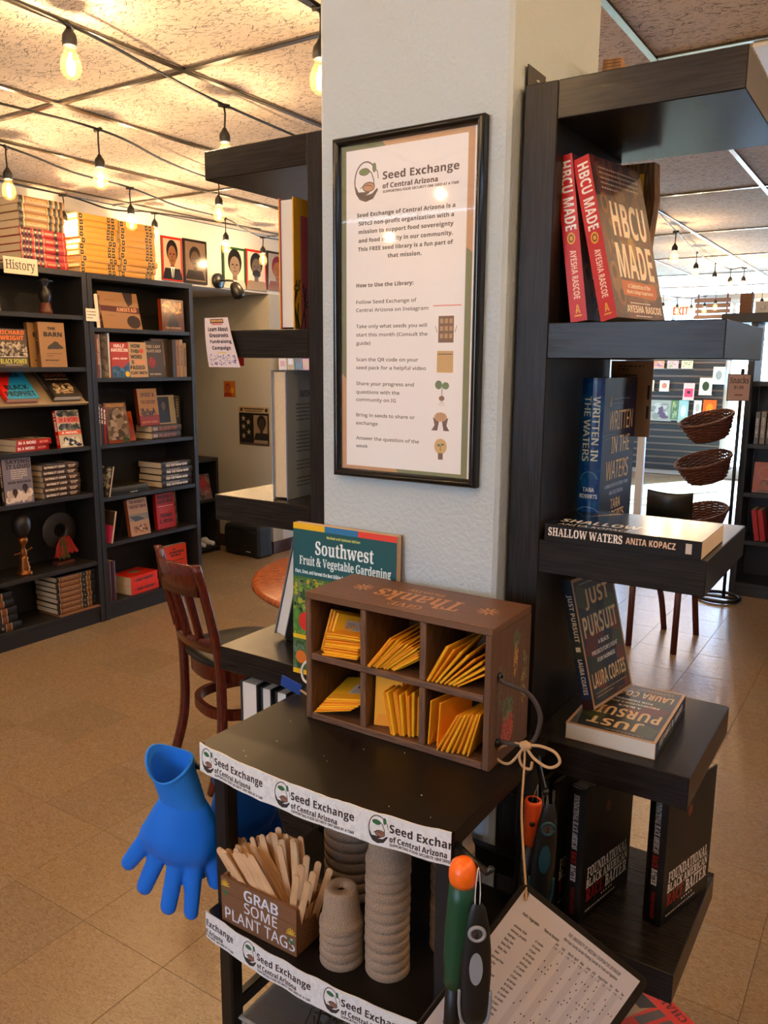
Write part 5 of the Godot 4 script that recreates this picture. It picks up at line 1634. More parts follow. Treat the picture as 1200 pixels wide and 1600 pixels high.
	text("Fundraising", 66, 84, 92, 17, ink, "b", "c")
	text("Campaign", 64, 108, 76, 18, ink, "b", "c")
	fill(46, 131, 34, 5, Color(0.82, 0.72, 0.4))
	specks(8, 140, 104, 42, [Color(0.3, 0.3, 0.5), Color(0.6, 0.56, 0.66), Color(0.84, 0.78, 0.77)], 150, 2, 6, 4)
	var fy := thing("flyer", "small white fundraising flyer curling off the end of the left shelf unit", "flyer", at(-0.601, 1.5105, -0.0205))
	var st := new_st()
	var rr := []
	for i in 7:
		var row := []
		for j in 7:
			var u := j / 6.0
			var v := i / 6.0
			row.append(Vector3(lerpf(-0.045, 0.017, u) + 0.024 * v * (0.25 + 0.75 * u) * 0.9, 0.0915 * (1 - v), 0.003 + 0.003 * sin(v * 3.0 + u) + 0.003 * (1 - v)))
		rr.append(row)
	for i in 6:
		for j in 6:
			quad(st, rr[i][j], rr[i][j + 1], rr[i + 1][j + 1], rr[i + 1][j], Rect2(r.position + r.size * Vector2(j / 6.0, i / 6.0), r.size / 6.0))
	part("sheet", st.commit(), M.print_near_matte, fy)


# ---------------------------------------------------------------- cherry chair and round table
func build_chair_and_table() -> void:
	var t := thing("round_table", "round table with an orange-brown wooden top left of the pillar", "table", at(-1.05, 0, -1.33))
	part("table_top", lathe([Vector2(0.0, 0.714), Vector2(0.48, 0.714), Vector2(0.505, 0.72), Vector2(0.518, 0.732), Vector2(0.515, 0.744), Vector2(0.5, 0.75), Vector2(0.0, 0.7505)], 64), M.table_wood, t)
	part("pedestal", lathe([Vector2(0.0, 0.0), Vector2(0.23, 0.0), Vector2(0.23, 0.015), Vector2(0.06, 0.05), Vector2(0.045, 0.08), Vector2(0.045, 0.7), Vector2(0.12, 0.7135), Vector2(0, 0.7135)], 28), M.metal_black, t)

	cherry_chair(at(-1.62, 0, -0.868, -21.9), "cherry wood chair with a curved slatted back and black seat, left of the cart")
	dark_chair()


func cherry_chair(xf: Transform3D, label: String) -> void:
	# local: back legs at x -0.18 and 0.18, the seat runs towards -z
	var o := thing("wooden_chair", label, "chair", xf)
	var W := M.cherry_wood as Material
	var seat_y := 0.445
	for s in [-1.0, 1.0]:
		var pts := [Vector3(s * 0.185, 0, 0.02), Vector3(s * 0.178, 0.16, -0.022), Vector3(s * 0.176, 0.34, -0.03), Vector3(s * 0.178, 0.5, -0.022), Vector3(s * 0.18, 0.68, 0.012), Vector3(s * 0.182, 0.845, 0.052)]
		var st := new_st()
		var c := bezier(pts, 20)
		var rows_ := []
		for i in c.size():
			var k := float(i) / (c.size() - 1)
			var w := lerpf(0.019, 0.0165, k)
			var d := lerpf(0.0165, 0.014, k) if k > 0.15 else 0.0165
			var p: Vector3 = c[i]
			var row := []
			for q in [[-1, -0.6], [-0.6, -1], [0.6, -1], [1, -0.6], [1, 0.6], [0.6, 1], [-0.6, 1], [-1, 0.6]]:
				row.append(p + Vector3(q[0] * w, 0, q[1] * d))
			rows_.append(row)
		var cap0 := []
		var cap1 := []
		for q in 8:
			cap0.append(c[0])
			cap1.append(c[-1])
		rows_.push_front(cap0)
		rows_.append(cap1)
		skin(st, rows_, true, true)
		part("back_post", fin(st), W, o)
		part("front_leg", tubem([Vector3(s * 0.175, 0, -0.37), Vector3(s * 0.17, 0.2, -0.36), Vector3(s * 0.165, 0.41, -0.355)], 0.0155, 10, 0.019), W, o)
	# bowed rails
	bowed(o, "top_rail", 0.728, 0.84, 0.034, 0.045, 0.052, 0.020, W)
	bowed(o, "lower_rail", 0.515, 0.563, -0.015, -0.008, 0.042, 0.016, W)
	for k in 4:
		var u := lerpf(-0.115, 0.115, k / 3.0)
		var bow := 0.046 * (1 - pow(u / 0.18, 2))
		part("back_slat", tubem(bezier([Vector3(u * 0.95, 0.555, -0.012 + bow), Vector3(u * 0.98, 0.64, 0.006 + bow), Vector3(u, 0.735, 0.03 + bow)], 8), 0.0155, 8, 0.0155, 0.42), W, o)
	# seat, apron, stretcher
	var st2 := new_st()
	var rows2 := []
	var prof := [[0.16, 0.445], [0.176, 0.447], [0.184, 0.456], [0.178, 0.468], [0.15, 0.476], [0.09, 0.479], [0.0, 0.480]]
	for q in prof:
		var row := []
		for j in 32:
			var a := TAU * j / 32
			var e := 0.75
			row.append(Vector3(signf(cos(a)) * pow(absf(cos(a)), e) * q[0] * 1.04, q[1], -0.19 + signf(sin(a)) * pow(absf(sin(a)), e) * q[0] * 1.08))
		rows2.append(row)
	skin(st2, rows2, true, false)
	part("seat_pad", fin(st2), M.seat_black, o)
	ring_rail(o, "apron", 0.385, 0.444, 0.172, 0.02, W)
	ring_rail(o, "stretcher", 0.235, 0.272, 0.165, 0.02, W)


func ring_rail(o: Node3D, called: String, y0: float, y1: float, r: float, t: float, m: Material) -> void:
	var st := new_st()
	var rows_ := []
	for q in [[r, y0], [r, y1], [r - t, y1], [r - t, y0], [r, y0]]:
		var row := []
		for j in 32:
			var a := TAU * j / 32
			row.append(Vector3(signf(cos(a)) * pow(absf(cos(a)), 0.8) * q[0], q[1], -0.19 + signf(sin(a)) * pow(absf(sin(a)), 0.8) * q[0] * 1.05))
		rows_.append(row)
	for i in 4:
		skin(st, [rows_[i], rows_[i + 1]], true, false, i + 1)
	part(called, fin(st), m, o)


func bowed(o: Node3D, called: String, y0: float, y1: float, z0: float, z1: float, bow: float, t: float, m: Material) -> void:
	var st := new_st()
	var rows_ := []
	var n := 18
	for q in [[y0, z0, 0.0], [y1 - 0.006, z1, 0.0], [y1, z1, 0.3], [y1, z1, 0.7], [y1 - 0.006, z1, 1.0], [y0, z0, 1.0], [y0, z0, 0.0]]:
		var row := []
		for j in n + 1:
			var u := lerpf(-1, 1, float(j) / n)
			row.append(Vector3(u * 0.172, q[0], q[1] + bow * (1 - u * u) + (t * (0.5 - q[2]))))
		rows_.append(row)
	skin(st, rows_, false, false)
	part(called, fin(st), m, o)


func dark_chair() -> void:
	var o := thing("dark_chair", "dark chair with a black back seen below the snack baskets", "chair", at(-0.60, 0, -3.38))
	mat("mahogany", Color(0.27, 0.09, 0.06), 0.4)
	for s in [-1.0, 1.0]:
		part("front_leg", tubem([Vector3(s * 0.12 + 0.04, 0, 0.2), Vector3(s * 0.12 + 0.04, 0.43, 0.18)], 0.017, 10), M.mahogany, o)
		part("back_leg", tubem(bezier([Vector3(s * 0.09 + 0.1, 0, -0.2), Vector3(s * 0.095 + 0.08, 0.22, -0.17), Vector3(s * 0.12 + 0.03, 0.45, -0.165), Vector3(s * 0.14 - 0.02, 0.62, -0.175)], 10), 0.017, 10), M.mahogany, o)
	ring2(o)
	part("seat", boxab(Vector3(-0.17, 0.435, -0.18), Vector3(0.19, 0.47, 0.21), 0.012), M.seat_black, o)
	var st := new_st()
	var rows_ := []
	for q in [[0.62, 0.0], [0.79, 0.0], [0.8, 0.3], [0.79, 1.0], [0.62, 1.0], [0.62, 0.0]]:
		var row := []
		for j in 15:
			var u := lerpf(-1, 1, j / 14.0)
			row.append(Vector3(u * 0.125 - 0.005, q[0] + 0.02 * u * u, -0.18 - 0.04 * (1 - u * u) + 0.02 * (0.5 - q[1])))
		rows_.append(row)
	skin(st, rows_, false, false)
	part("backrest", fin(st), M.seat_black, o)


func ring2(o: Node3D) -> void:
	var st := new_st()
	tube(st, bezier([Vector3(-0.145, 0.40, 0.19), Vector3(-0.03, 0.375, 0.2), Vector3(0.06, 0.375, 0.2), Vector3(0.165, 0.40, 0.19)], 12), 0.014, 8)
	part("front_apron", fin(st), M.mahogany, o)
	var s2 := new_st()
	tube(s2, bezier([Vector3(-0.14, 0.41, 0.18), Vector3(-0.11, 0.385, 0.0), Vector3(-0.09, 0.41, -0.165)], 12), 0.014, 8)
	part("side_apron", fin(s2), M.mahogany, o)


# ---------------------------------------------------------------- the black cart
const CT := 0.975        # height of its top
const C2 := 0.70         # second shelf


func front_z(x: float) -> float:
	var u := (x + 0.112) / 0.208
	return 0.345 + 0.017 * (1.0 - u * u)


func shelf_outline(inset := 0.0) -> PackedVector2Array:
	var p := PackedVector2Array()
	var x0 := -0.32 + inset
	var x1 := 0.096 - inset
	p.append(Vector2(x0, 0.05))
	p.append(Vector2(x1, 0.05))
	for k in 25:
		var x := lerpf(x1, x0, k / 24.0)
		var cut := 0.006 if k == 0 or k == 24 else 0.0
		p.append(Vector2(x, front_z(x) - inset - cut))
	return p


func strip_tex(shift: float) -> Rect2:
	var r := field(1250, 128, near_img)
	fill(0, 0, 1250, 128, Color(0.86, 0.86, 0.84))
	specks(0, 0, 1250, 128, [Color(0.89, 0.89, 0.87), Color(0.83, 0.83, 0.815), Color(0.87, 0.865, 0.85)], 700, 3, 26, int(shift * 100) + 3)
	var brown := Color(0.17, 0.13, 0.12)
	for k in range(-1, 4):
		var x := int((shift + k * 0.152) / 0.42 * 1250)
		if x < -400 or x > 1250:
			continue
		for pass_ in 1:
			var lx := x + 46.0
			if lx > 40 and lx < 1205:
				logo(lx, 62, 106, brown, Color(0.15, 0.42, 0.22), Color(0.55, 0.38, 0.29))
			clipped("Seed Exchange", x + 94, 32, 300, 44, brown, "b", 1250)
			clipped("of Central Arizona", x + 94, 78, 226, 25, brown, "b", 1250)
			clipped("SUPPORTING FOOD SECURITY ONE SEED AT A TIME", x + 94, 107, 300, 11, brown, "s", 1250)
	return r


func clipped(s: String, x: int, y: int, w: int, h: int, c: Color, f: String, lim: int) -> void:
	var t := lettering(s, f, clampi(int(h * 1.6), 12, 150), c)
	t = t.get_region(t.get_used_rect())
	t.resize(w, h, Image.INTERPOLATE_LANCZOS)
	var a := maxi(0, -x)
	var b := mini(w, lim - x)
	if b > a:
		img.blend_rect(t, Rect2i(a, 0, b - a, h), org + Vector2i(x + a, y))


func label_strip(o: Node3D, y_top: float, r: Rect2, sd: int) -> void:
	var st := new_st()
	var n := 48
	var rn := RandomNumberGenerator.new()
	rn.seed = sd
	var top := []
	var bot := []
	for k in n + 1:
		var x := lerpf(-0.3185, 0.0955, float(k) / n)
		var z := front_z(x) + 0.0022 + (0.0006 * sin(k * 0.9))
		top.append(Vector3(x, y_top + 0.0005 * sin(k * 0.8 + sd) + rn.randf_range(-0.0004, 0.0004), z))
		bot.append(Vector3(x, y_top - 0.0425 + 0.0007 * sin(k * 0.55 + sd * 2.0) + rn.randf_range(-0.0004, 0.0004), z + 0.0008))
	for k in n:
		var q := Rect2(r.position.x + r.size.x * k / n, r.position.y, r.size.x / n, r.size.y)
		quad(st, top[k], top[k + 1], bot[k + 1], bot[k], q)
		var e := Rect2(r.position + Vector2(0.002, 0.002), Vector2.ZERO)
		var b := Vector3(0, 0, -0.0016)
		quad(st, top[k] + b, top[k + 1] + b, top[k + 1], top[k], e)
		quad(st, bot[k], bot[k + 1], bot[k + 1] + b, bot[k] + b, e)
	var p := part("label_strip", st.commit(), M.print_near_matte, o)
	p.set_meta("label", "white torn-edged strip printed with repeated seed logos")


func build_cart() -> void:
	var o := thing("utility_cart", "black bow-fronted cart with white logo strips in front of the pillar", "cart")
	var lay := Transform3D(Basis(Vector3(1, 0, 0), Vector3(0, 0, 1), Vector3(0, -1, 0)), Vector3.ZERO)
	part("top_shelf", slab(shelf_outline(), -CT, -CT + 0.024, lay), M.cart_black, o)
	part("shelf", slab(shelf_outline(), -C2, -C2 + 0.024, lay), M.cart_black, o)
	part("bottom_shelf", slab(shelf_outline(), -0.30, -0.28, lay), M.cart_black, o)
	for x in [-0.316, 0.062]:
		for z in [0.052, 0.30]:
			for seg in [[0.0, 0.2795], [0.3005, C2 - 0.0245], [C2 + 0.0005, CT - 0.0245]]:
				part("leg", boxab(Vector3(x, seg[0], z), Vector3(x + 0.026, seg[1], z + 0.026), 0.003), M.metal_black, o)
	for y in [0.50, 0.76, 0.90]:
		part("back_rail", boxab(Vector3(-0.2895, y - 0.02, 0.055), Vector3(0.0615, y + 0.018, 0.07), 0.002), M.metal_black, o)
	for x in [-0.312, 0.068]:
		for y in [0.52]:
			part("side_rail", boxab(Vector3(x, y - 0.012, 0.0785), Vector3(x + 0.015, y + 0.012, 0.2995), 0.002), M.metal_black, o)
	label_strip(o, CT + 0.002, strip_tex(0.004), 2)
	label_strip(o, C2 + 0.004, strip_tex(0.085), 5)
	# hooks on the sides
	part("hook", tubem([Vector3(-0.318, 0.925, 0.322), Vector3(-0.345, 0.923, 0.328), Vector3(-0.356, 0.932, 0.33)], 0.0042, 8), M.metal_black, o)
	part("hook", tubem([Vector3(0.086, 0.957, 0.33), Vector3(0.125, 0.955, 0.350), Vector3(0.150, 0.955, 0.362), Vector3(0.156, 0.963, 0.364)], 0.0042, 8), M.metal_black, o)
	part("hook", tubem([Vector3(0.086, 0.958, 0.065), Vector3(0.115, 0.957, 0.12), Vector3(0.14, 0.956, 0.165), Vector3(0.143, 0.963, 0.17)], 0.0042, 8), M.metal_black, o)
	# dusty crumbs on the top
	var crumbs := thing("crumbs", "pale crumbs of soil and paper scattered on the cart top", "crumbs")
	crumbs.set_meta("kind", "stuff")
	var st := new_st()
	var rn := RandomNumberGenerator.new()
	rn.seed = 8
	for k in 11:
		var p := Vector3(rn.randf_range(-0.29, 0.08), CT, rn.randf_range(0.2, 0.34))
		var s := rn.randf_range(0.0004, 0.0009)
		box(st, p - Vector3(s, 0, s * 0.6), p + Vector3(s, 0.0008, s * 0.6), 0, Transform3D())
	part("crumb", st.commit(), M.pages_white, crumbs)


# ---------------------------------------------------------------- wooden crate with six pigeonholes
func build_seed_crate() -> void:
	var x0 := -0.247
	var x1 := 0.067
	var z0 := 0.060
	var z1 := 0.189
	var y0 := CT
	var y1 := 1.178
	var t := 0.0105
	var o := thing("seed_crate", "brown wooden crate with six pigeonholes of yellow seed envelopes", "crate")
	# painted faces: top with lettering, right side with chalk drawings
	var wood := Color(0.41, 0.275, 0.175)
	var rt := field(640, 268, near_img)
	fill(0, 0, 640, 268, wood)
	var rn := RandomNumberGenerator.new()
	rn.seed = 4
	for k in 260:
		var y := rn.randi_range(0, 266)
		fill(rn.randi_range(0, 500), y, rn.randi_range(40, 138), rn.randi_range(1, 2), wood.darkened(rn.randf_range(0.02, 0.2)) if rn.randf() < 0.6 else wood.lightened(rn.randf_range(0.02, 0.1)))
	for k in 40:
		var e := rn.randi_range(0, 3)
		fill(rn.randi_range(0, 620), 262 if e < 2 else rn.randi_range(0, 266), rn.randi_range(4, 18), rn.randi_range(1, 3), wood.lightened(0.25))
	var gold := Color(0.72, 0.50, 0.28)
	text("Thanks", 330, 92, 300, 100, gold, "t", "c", 2)
	text("GIVE", 330, 196, 110, 34, gold, "r", "c", 2)
	text("family", 320, 46, 130, 34, gold, "t", "c", 2)
	for q in [Vector2(120, 120), Vector2(560, 130)]:
		for a in 9:
			var d := Vector2(cos(a * 0.7), sin(a * 0.7))
			stroke([q + d * 10, q + d * 30], 7, gold)
	var rs := field(270, 420, near_img)
	fill(0, 0, 270, 420, wood.darkened(0.1))
	for k in 240:
		var x := rn.randi_range(0, 266)
		fill(x, rn.randi_range(0, 300), rn.randi_range(1, 3), rn.randi_range(40, 120), wood.darkened(rn.randf_range(0.02, 0.32)) if rn.randf() < 0.65 else wood.lightened(0.05))
	chalk(rn, 165, 120, 15, 52, Color(0.72, 0.50, 0.15), 70)
	chalk(rn, 168, 55, 26, 26, Color(0.20, 0.34, 0.22), 60)
	chalk(rn, 62, 185, 40, 78, Color(0.25, 0.33, 0.22), 60)
	chalk(rn, 228, 205, 18, 85, Color(0.62, 0.55, 0.18), 60)
	chalk(rn, 235, 160, 12, 50, Color(0.22, 0.36, 0.2), 20)
	chalk(rn, 120, 330, 42, 56, Color(0.72, 0.20, 0.14), 260)
	chalk(rn, 118, 262, 38, 34, Color(0.20, 0.42, 0.25), 110)
	var st := new_st()
	box(st, Vector3(x0, y1 - t, z0), Vector3(x1, y1 - 0.0003, z1), 0.0012, Transform3D(), Rect2(rt.position + Vector2(0.004, 0.004), Vector2.ZERO))
	quad(st, Vector3(x0, y1, z0), Vector3(x1, y1, z0), Vector3(x1, y1, z1), Vector3(x0, y1, z1), rt)
	part("top_board", st.commit(), M.print_near, o)
	st = new_st()
	box(st, Vector3(x1 - t, y0, z0), Vector3(x1 - 0.0003, y1 - t - 0.0002, z1), 0.0012, Transform3D(), Rect2(rs.position + Vector2(0.004, 0.004), Vector2.ZERO))
	quad(st, Vector3(x1, y1 - t, z1), Vector3(x1, y1 - t, z0), Vector3(x1, y0, z0), Vector3(x1, y0, z1), rs)
	part("side_board", st.commit(), M.print_near_matte, o)
	part("side_board", boxab(Vector3(x0, y0, z0), Vector3(x0 + t, y1 - t - 0.0002, z1), 0.0012), M.crate_upright, o)
	part("bottom_board", boxab(Vector3(x0 + t, y0, z0), Vector3(x1 - t - 0.0002, y0 + t, z1), 0.0012), M.crate_wood, o)
	part("back_board", boxab(Vector3(x0 + t, y0 + t, z0), Vector3(x1 - t - 0.0002, y1 - t - 0.0002, z0 + 0.006), 0), M.crate_wood, o)
	var ym := 1.0715
	part("middle_shelf", boxab(Vector3(x0 + t, ym, z0 + 0.006), Vector3(x1 - t - 0.0002, ym + t, z1 - 0.0005), 0.0012), M.crate_wood, o)
	var cw := (x1 - x0 - 4 * t) / 3
	for k in 2:
		var x := x0 + t + cw + k * (cw + t)
		part("divider", boxab(Vector3(x, y0 + t, z0 + 0.006), Vector3(x + t, ym - 0.0002, z1 - 0.0005), 0.0012), M.crate_upright, o)
		part("divider", boxab(Vector3(x, ym + t + 0.0002, z0 + 0.006), Vector3(x + t, y1 - t - 0.0004, z1 - 0.0005), 0.0012), M.crate_upright, o)
	# rope handle on the right
	part("handle_cord", tubem(bezier([Vector3(0.062, 1.104, 0.168), Vector3(0.078, 1.098, 0.166), Vector3(0.105, 1.084, 0.152), Vector3(0.119, 1.052, 0.142), Vector3(0.112, 1.016, 0.142), Vector3(0.096, 1.008, 0.150), Vector3(0.062, 1.008, 0.160)], 40), 0.0034, 10), M.rope_grey, o)
	for y in [1.104, 1.008]:
		part("eyelet", lathe([Vector2(0.0035, 0.004), Vector2(0.006, 0.003), Vector2(0.0065, 0.0), Vector2(0.0, 0.0)], 14, Transform3D(Basis(Vector3(0, 0, 1), -PI / 2), Vector3(x1 + 0.0001, y, 0.165))), M.metal_black, o)
	part("handle_cord", tubem(bezier([Vector3(x0 + 0.003, 1.05, 0.13), Vector3(x0 - 0.035, 1.045, 0.125), Vector3(x0 - 0.062, 1.022, 0.12), Vector3(x0 - 0.058, 1.0, 0.122), Vector3(x0 - 0.03, 0.998, 0.128), Vector3(x0 + 0.003, 0.995, 0.135)], 26), 0.0022, 8), M.paper_white, o)
	var tg := thing("cloth_tag", "small blue cloth tag hanging at the left of the crate", "tag", Transform3D(Basis(Vector3(0, 0, 1), -0.2), Vector3(-0.318, 0.977, 0.13)))
	part("cloth", boxab(Vector3(-0.032, 0.0, -0.001), Vector3(0.012, 0.02, 0.001), 0.0005), M.blue_tag, tg)
	part("tie", tubem([Vector3(0.01, 0.01, 0), Vector3(0.04, 0.006, 0), Vector3(0.071, 0.003, 0)], 0.002, 6), M.twine, tg)

	# envelopes
	var cells := []
	for r in 2:
		for k in 3:
			cells.append(Vector3(x0 + t + k * (cw + t), (ym + t if r == 0 else y0 + t), 0))
	make_envelope_print()
	var place := ["upper left", "upper middle", "upper right", "lower left", "lower middle", "lower right"]
	var c: Vector3 = cells[0]
	for k in 3:
		env(c + Vector3(0.006 + k * 0.0075, 0.0008, 0.172 + k * 0.004), Vector3(0.10 + 0.02 * k, 0.93, -0.28).normalized() , Vector3(0.42, 0.1, -0.9).normalized(), 0.066, 0.085, k, place[0], "upright", k == 2)
	for k in 9:
		env(c + Vector3(0.019 + 0.0015 * sin(k * 2.0), 0.0009 + k * 0.0039, 0.186 + 0.002 * cos(k * 1.7) - k * 0.0012), Vector3(1, 0.09, 0.05 * sin(k)).normalized(), Vector3(0.03 * cos(k * 1.3), 0.02, -1).normalized(), 0.066, 0.09, k + 1, place[0], "flat", k == 8)
	c = cells[1]
	for k in 13:
		var a := deg_to_rad(52 - k * 1.6)
		env(c + Vector3(0.003 + k * 0.0036, 0.0006, 0.189 - 0.0009 * k + 0.003 * sin(k * 1.9)), Vector3(cos(a), sin(a), 0), Vector3(0.05 * sin(k * 2.1), 0.02, -1).normalized(), minf(0.066, (0.082 - k * 0.0036) / cos(a)), 0.085, k, place[1], "fanned", false)
	c = cells[2]
	for k in 8:
		var a := deg_to_rad(62 - k * 4.2)
		env(c + Vector3(0.003 + k * 0.0062, 0.0006, 0.189 - 0.001 * k), Vector3(cos(a), sin(a), 0), Vector3(0.1 * sin(k * 1.7 + 1), 0.02, -1).normalized(), minf(0.066, minf(0.083 / sin(a), (0.086 - k * 0.0062) / cos(a))), 0.09, 2 if k % 3 != 1 else 0, place[2], "fanned", k == 0)
	c = cells[3]
	for k in 6:
		env(c + Vector3(0.004 + 0.003 * k, 0.0008 + k * 0.0042, 0.188 - 0.002 * k), Vector3(1, 0.28 - 0.03 * k, -0.04 * k).normalized(), Vector3(0.06 * k - 0.15, 0.09, -1).normalized(), 0.072, 0.085, k, place[3], "slumped", k == 5)
	c = cells[4]
	for k in 2:
		env(c + Vector3(0.004 + k * 0.010, 0.0008, 0.172 - k * 0.008), Vector3(0.93, -0.02, -0.36).normalized(), Vector3(0.03, 1, -0.1).normalized(), 0.042, 0.078, k, place[4], "upright", k == 1)
	for k in 9:
		var a := deg_to_rad(103 - k * 1.8)
		env(c + Vector3(0.046 + k * 0.0042, 0.0008, 0.188 - 0.0016 * k + 0.004 * sin(k * 2.2)), Vector3(cos(a), sin(a), 0), Vector3(-0.05 + 0.04 * sin(k), 0.03, -1).normalized(), 0.066 + 0.004 * sin(k * 3.0), 0.088, k + 1, place[4], "leaning", false)
	c = cells[5]
	for k in 2:
		env(c + Vector3(0.003 + k * 0.0145, 0.0008, 0.184), Vector3(0.25, 0.04, -0.97).normalized(), Vector3(0.1, 1, 0.02).normalized(), 0.07, 0.07, k, place[5], "upright", false)
	for k in 7:
		var a := deg_to_rad(62 + k * 2.2)
		env(c + Vector3(0.022 + k * 0.0075, 0.0008, 0.192 - 0.001 * k + 0.002 * sin(k)), Vector3(cos(a), sin(a), 0), Vector3(0.12 - 0.03 * k, 0.02, -1).normalized(), minf(0.068, (0.087 - k * 0.0075 - 0.018) / maxf(0.05, cos(a))), 0.088, k, place[5], "leaning", k == 6)


func chalk(rn: RandomNumberGenerator, cx: float, cy: float, rx: float, ry: float, c: Color, n: int) -> void:     # scribbled strokes
	for k in n:
		var a := rn.randf() * TAU
		var r := sqrt(rn.randf())
		var p := Vector2(cx + cos(a) * r * rx, cy + sin(a) * r * ry)
		stroke([p, p + Vector2(rn.randf_range(-5, 5), rn.randf_range(-14, 14))], 2.0 if rn.randf() < 0.6 else 3.0, c.lightened(rn.randf_range(0.05, 0.25)))


var env_label: Rect2
var env_count := {}


func how_many(place: String, how: String) -> String:       # "third fanned", counted from the left or from below
	var n: int = env_count.get(place + how, 0)
	env_count[place + how] = n + 1
	var word: String = ["first", "second", "third", "fourth", "fifth", "sixth", "seventh", "eighth", "ninth", "tenth", "eleventh", "twelfth", "thirteenth"][n]
	return "%s, %s from %s," % [how, word, "below" if how in ["flat", "slumped"] else "the left"]


func make_envelope_print() -> void:
	env_label = field(60, 90, near_img)
	fill(0, 0, 60, 90, Color(0.80, 0.74, 0.68))
	fill(14, 8, 30, 30, Color(0.25, 0.22, 0.22))
	ell(30, 22, 9, 9, Color(0.7, 0.62, 0.5))
	rows(8, 50, 44, 4, 9, 3, Color(0.35, 0.32, 0.3), 3)


# one padded seed envelope: u runs across it, v along it from the corner p
func env(p: Vector3, u: Vector3, v: Vector3, w: float, l: float, k: int, place: String, how: String, labelled: bool) -> void:
	how = how_many(place, how)
	v = (v - u * u.dot(v)).normalized()
	var n := u.cross(v)
	var o := thing("seed_envelope", "yellow seed envelope %s in the crate's %s pigeonhole" % [how, place], "envelope", frame(u, v, n, p), "seed envelopes, " + place + " pigeonhole")
	var t := 0.0011 + 0.0003 * (k % 3)
	var m: Material = M[["envelope_a", "envelope_b", "envelope_c"][k % 3]]
	var st := new_st()
	box(st, Vector3(0, 0, -t), Vector3(w, l, t), t * 0.85)
	o = part("body", st.commit(), m, o)
	var f := PackedVector2Array([Vector2(0.001, 0.0), Vector2(w - 0.001, 0.0), Vector2(w * 0.86, 0.017), Vector2(w * 0.14, 0.017)])
	part("flap", slab(f, t, t + 0.0004), M[["envelope_b", "envelope_c", "envelope_a"][k % 3]], o)
	if labelled:
		st = new_st()
		var a := Vector3(w * 0.42, l * 0.62, t + 0.0006)
		quad(st, a, a + Vector3(w * 0.45, 0, 0), a + Vector3(w * 0.45, -l * 0.4, 0), a + Vector3(0, -l * 0.4, 0), env_label)
		a.z = -t - 0.0006
		quad(st, a + Vector3(w * 0.45, 0, 0), a, a + Vector3(0, -l * 0.4, 0), a + Vector3(w * 0.45, -l * 0.4, 0), env_label)
		part("paper_label", st.commit(), M.print_near_matte, o)


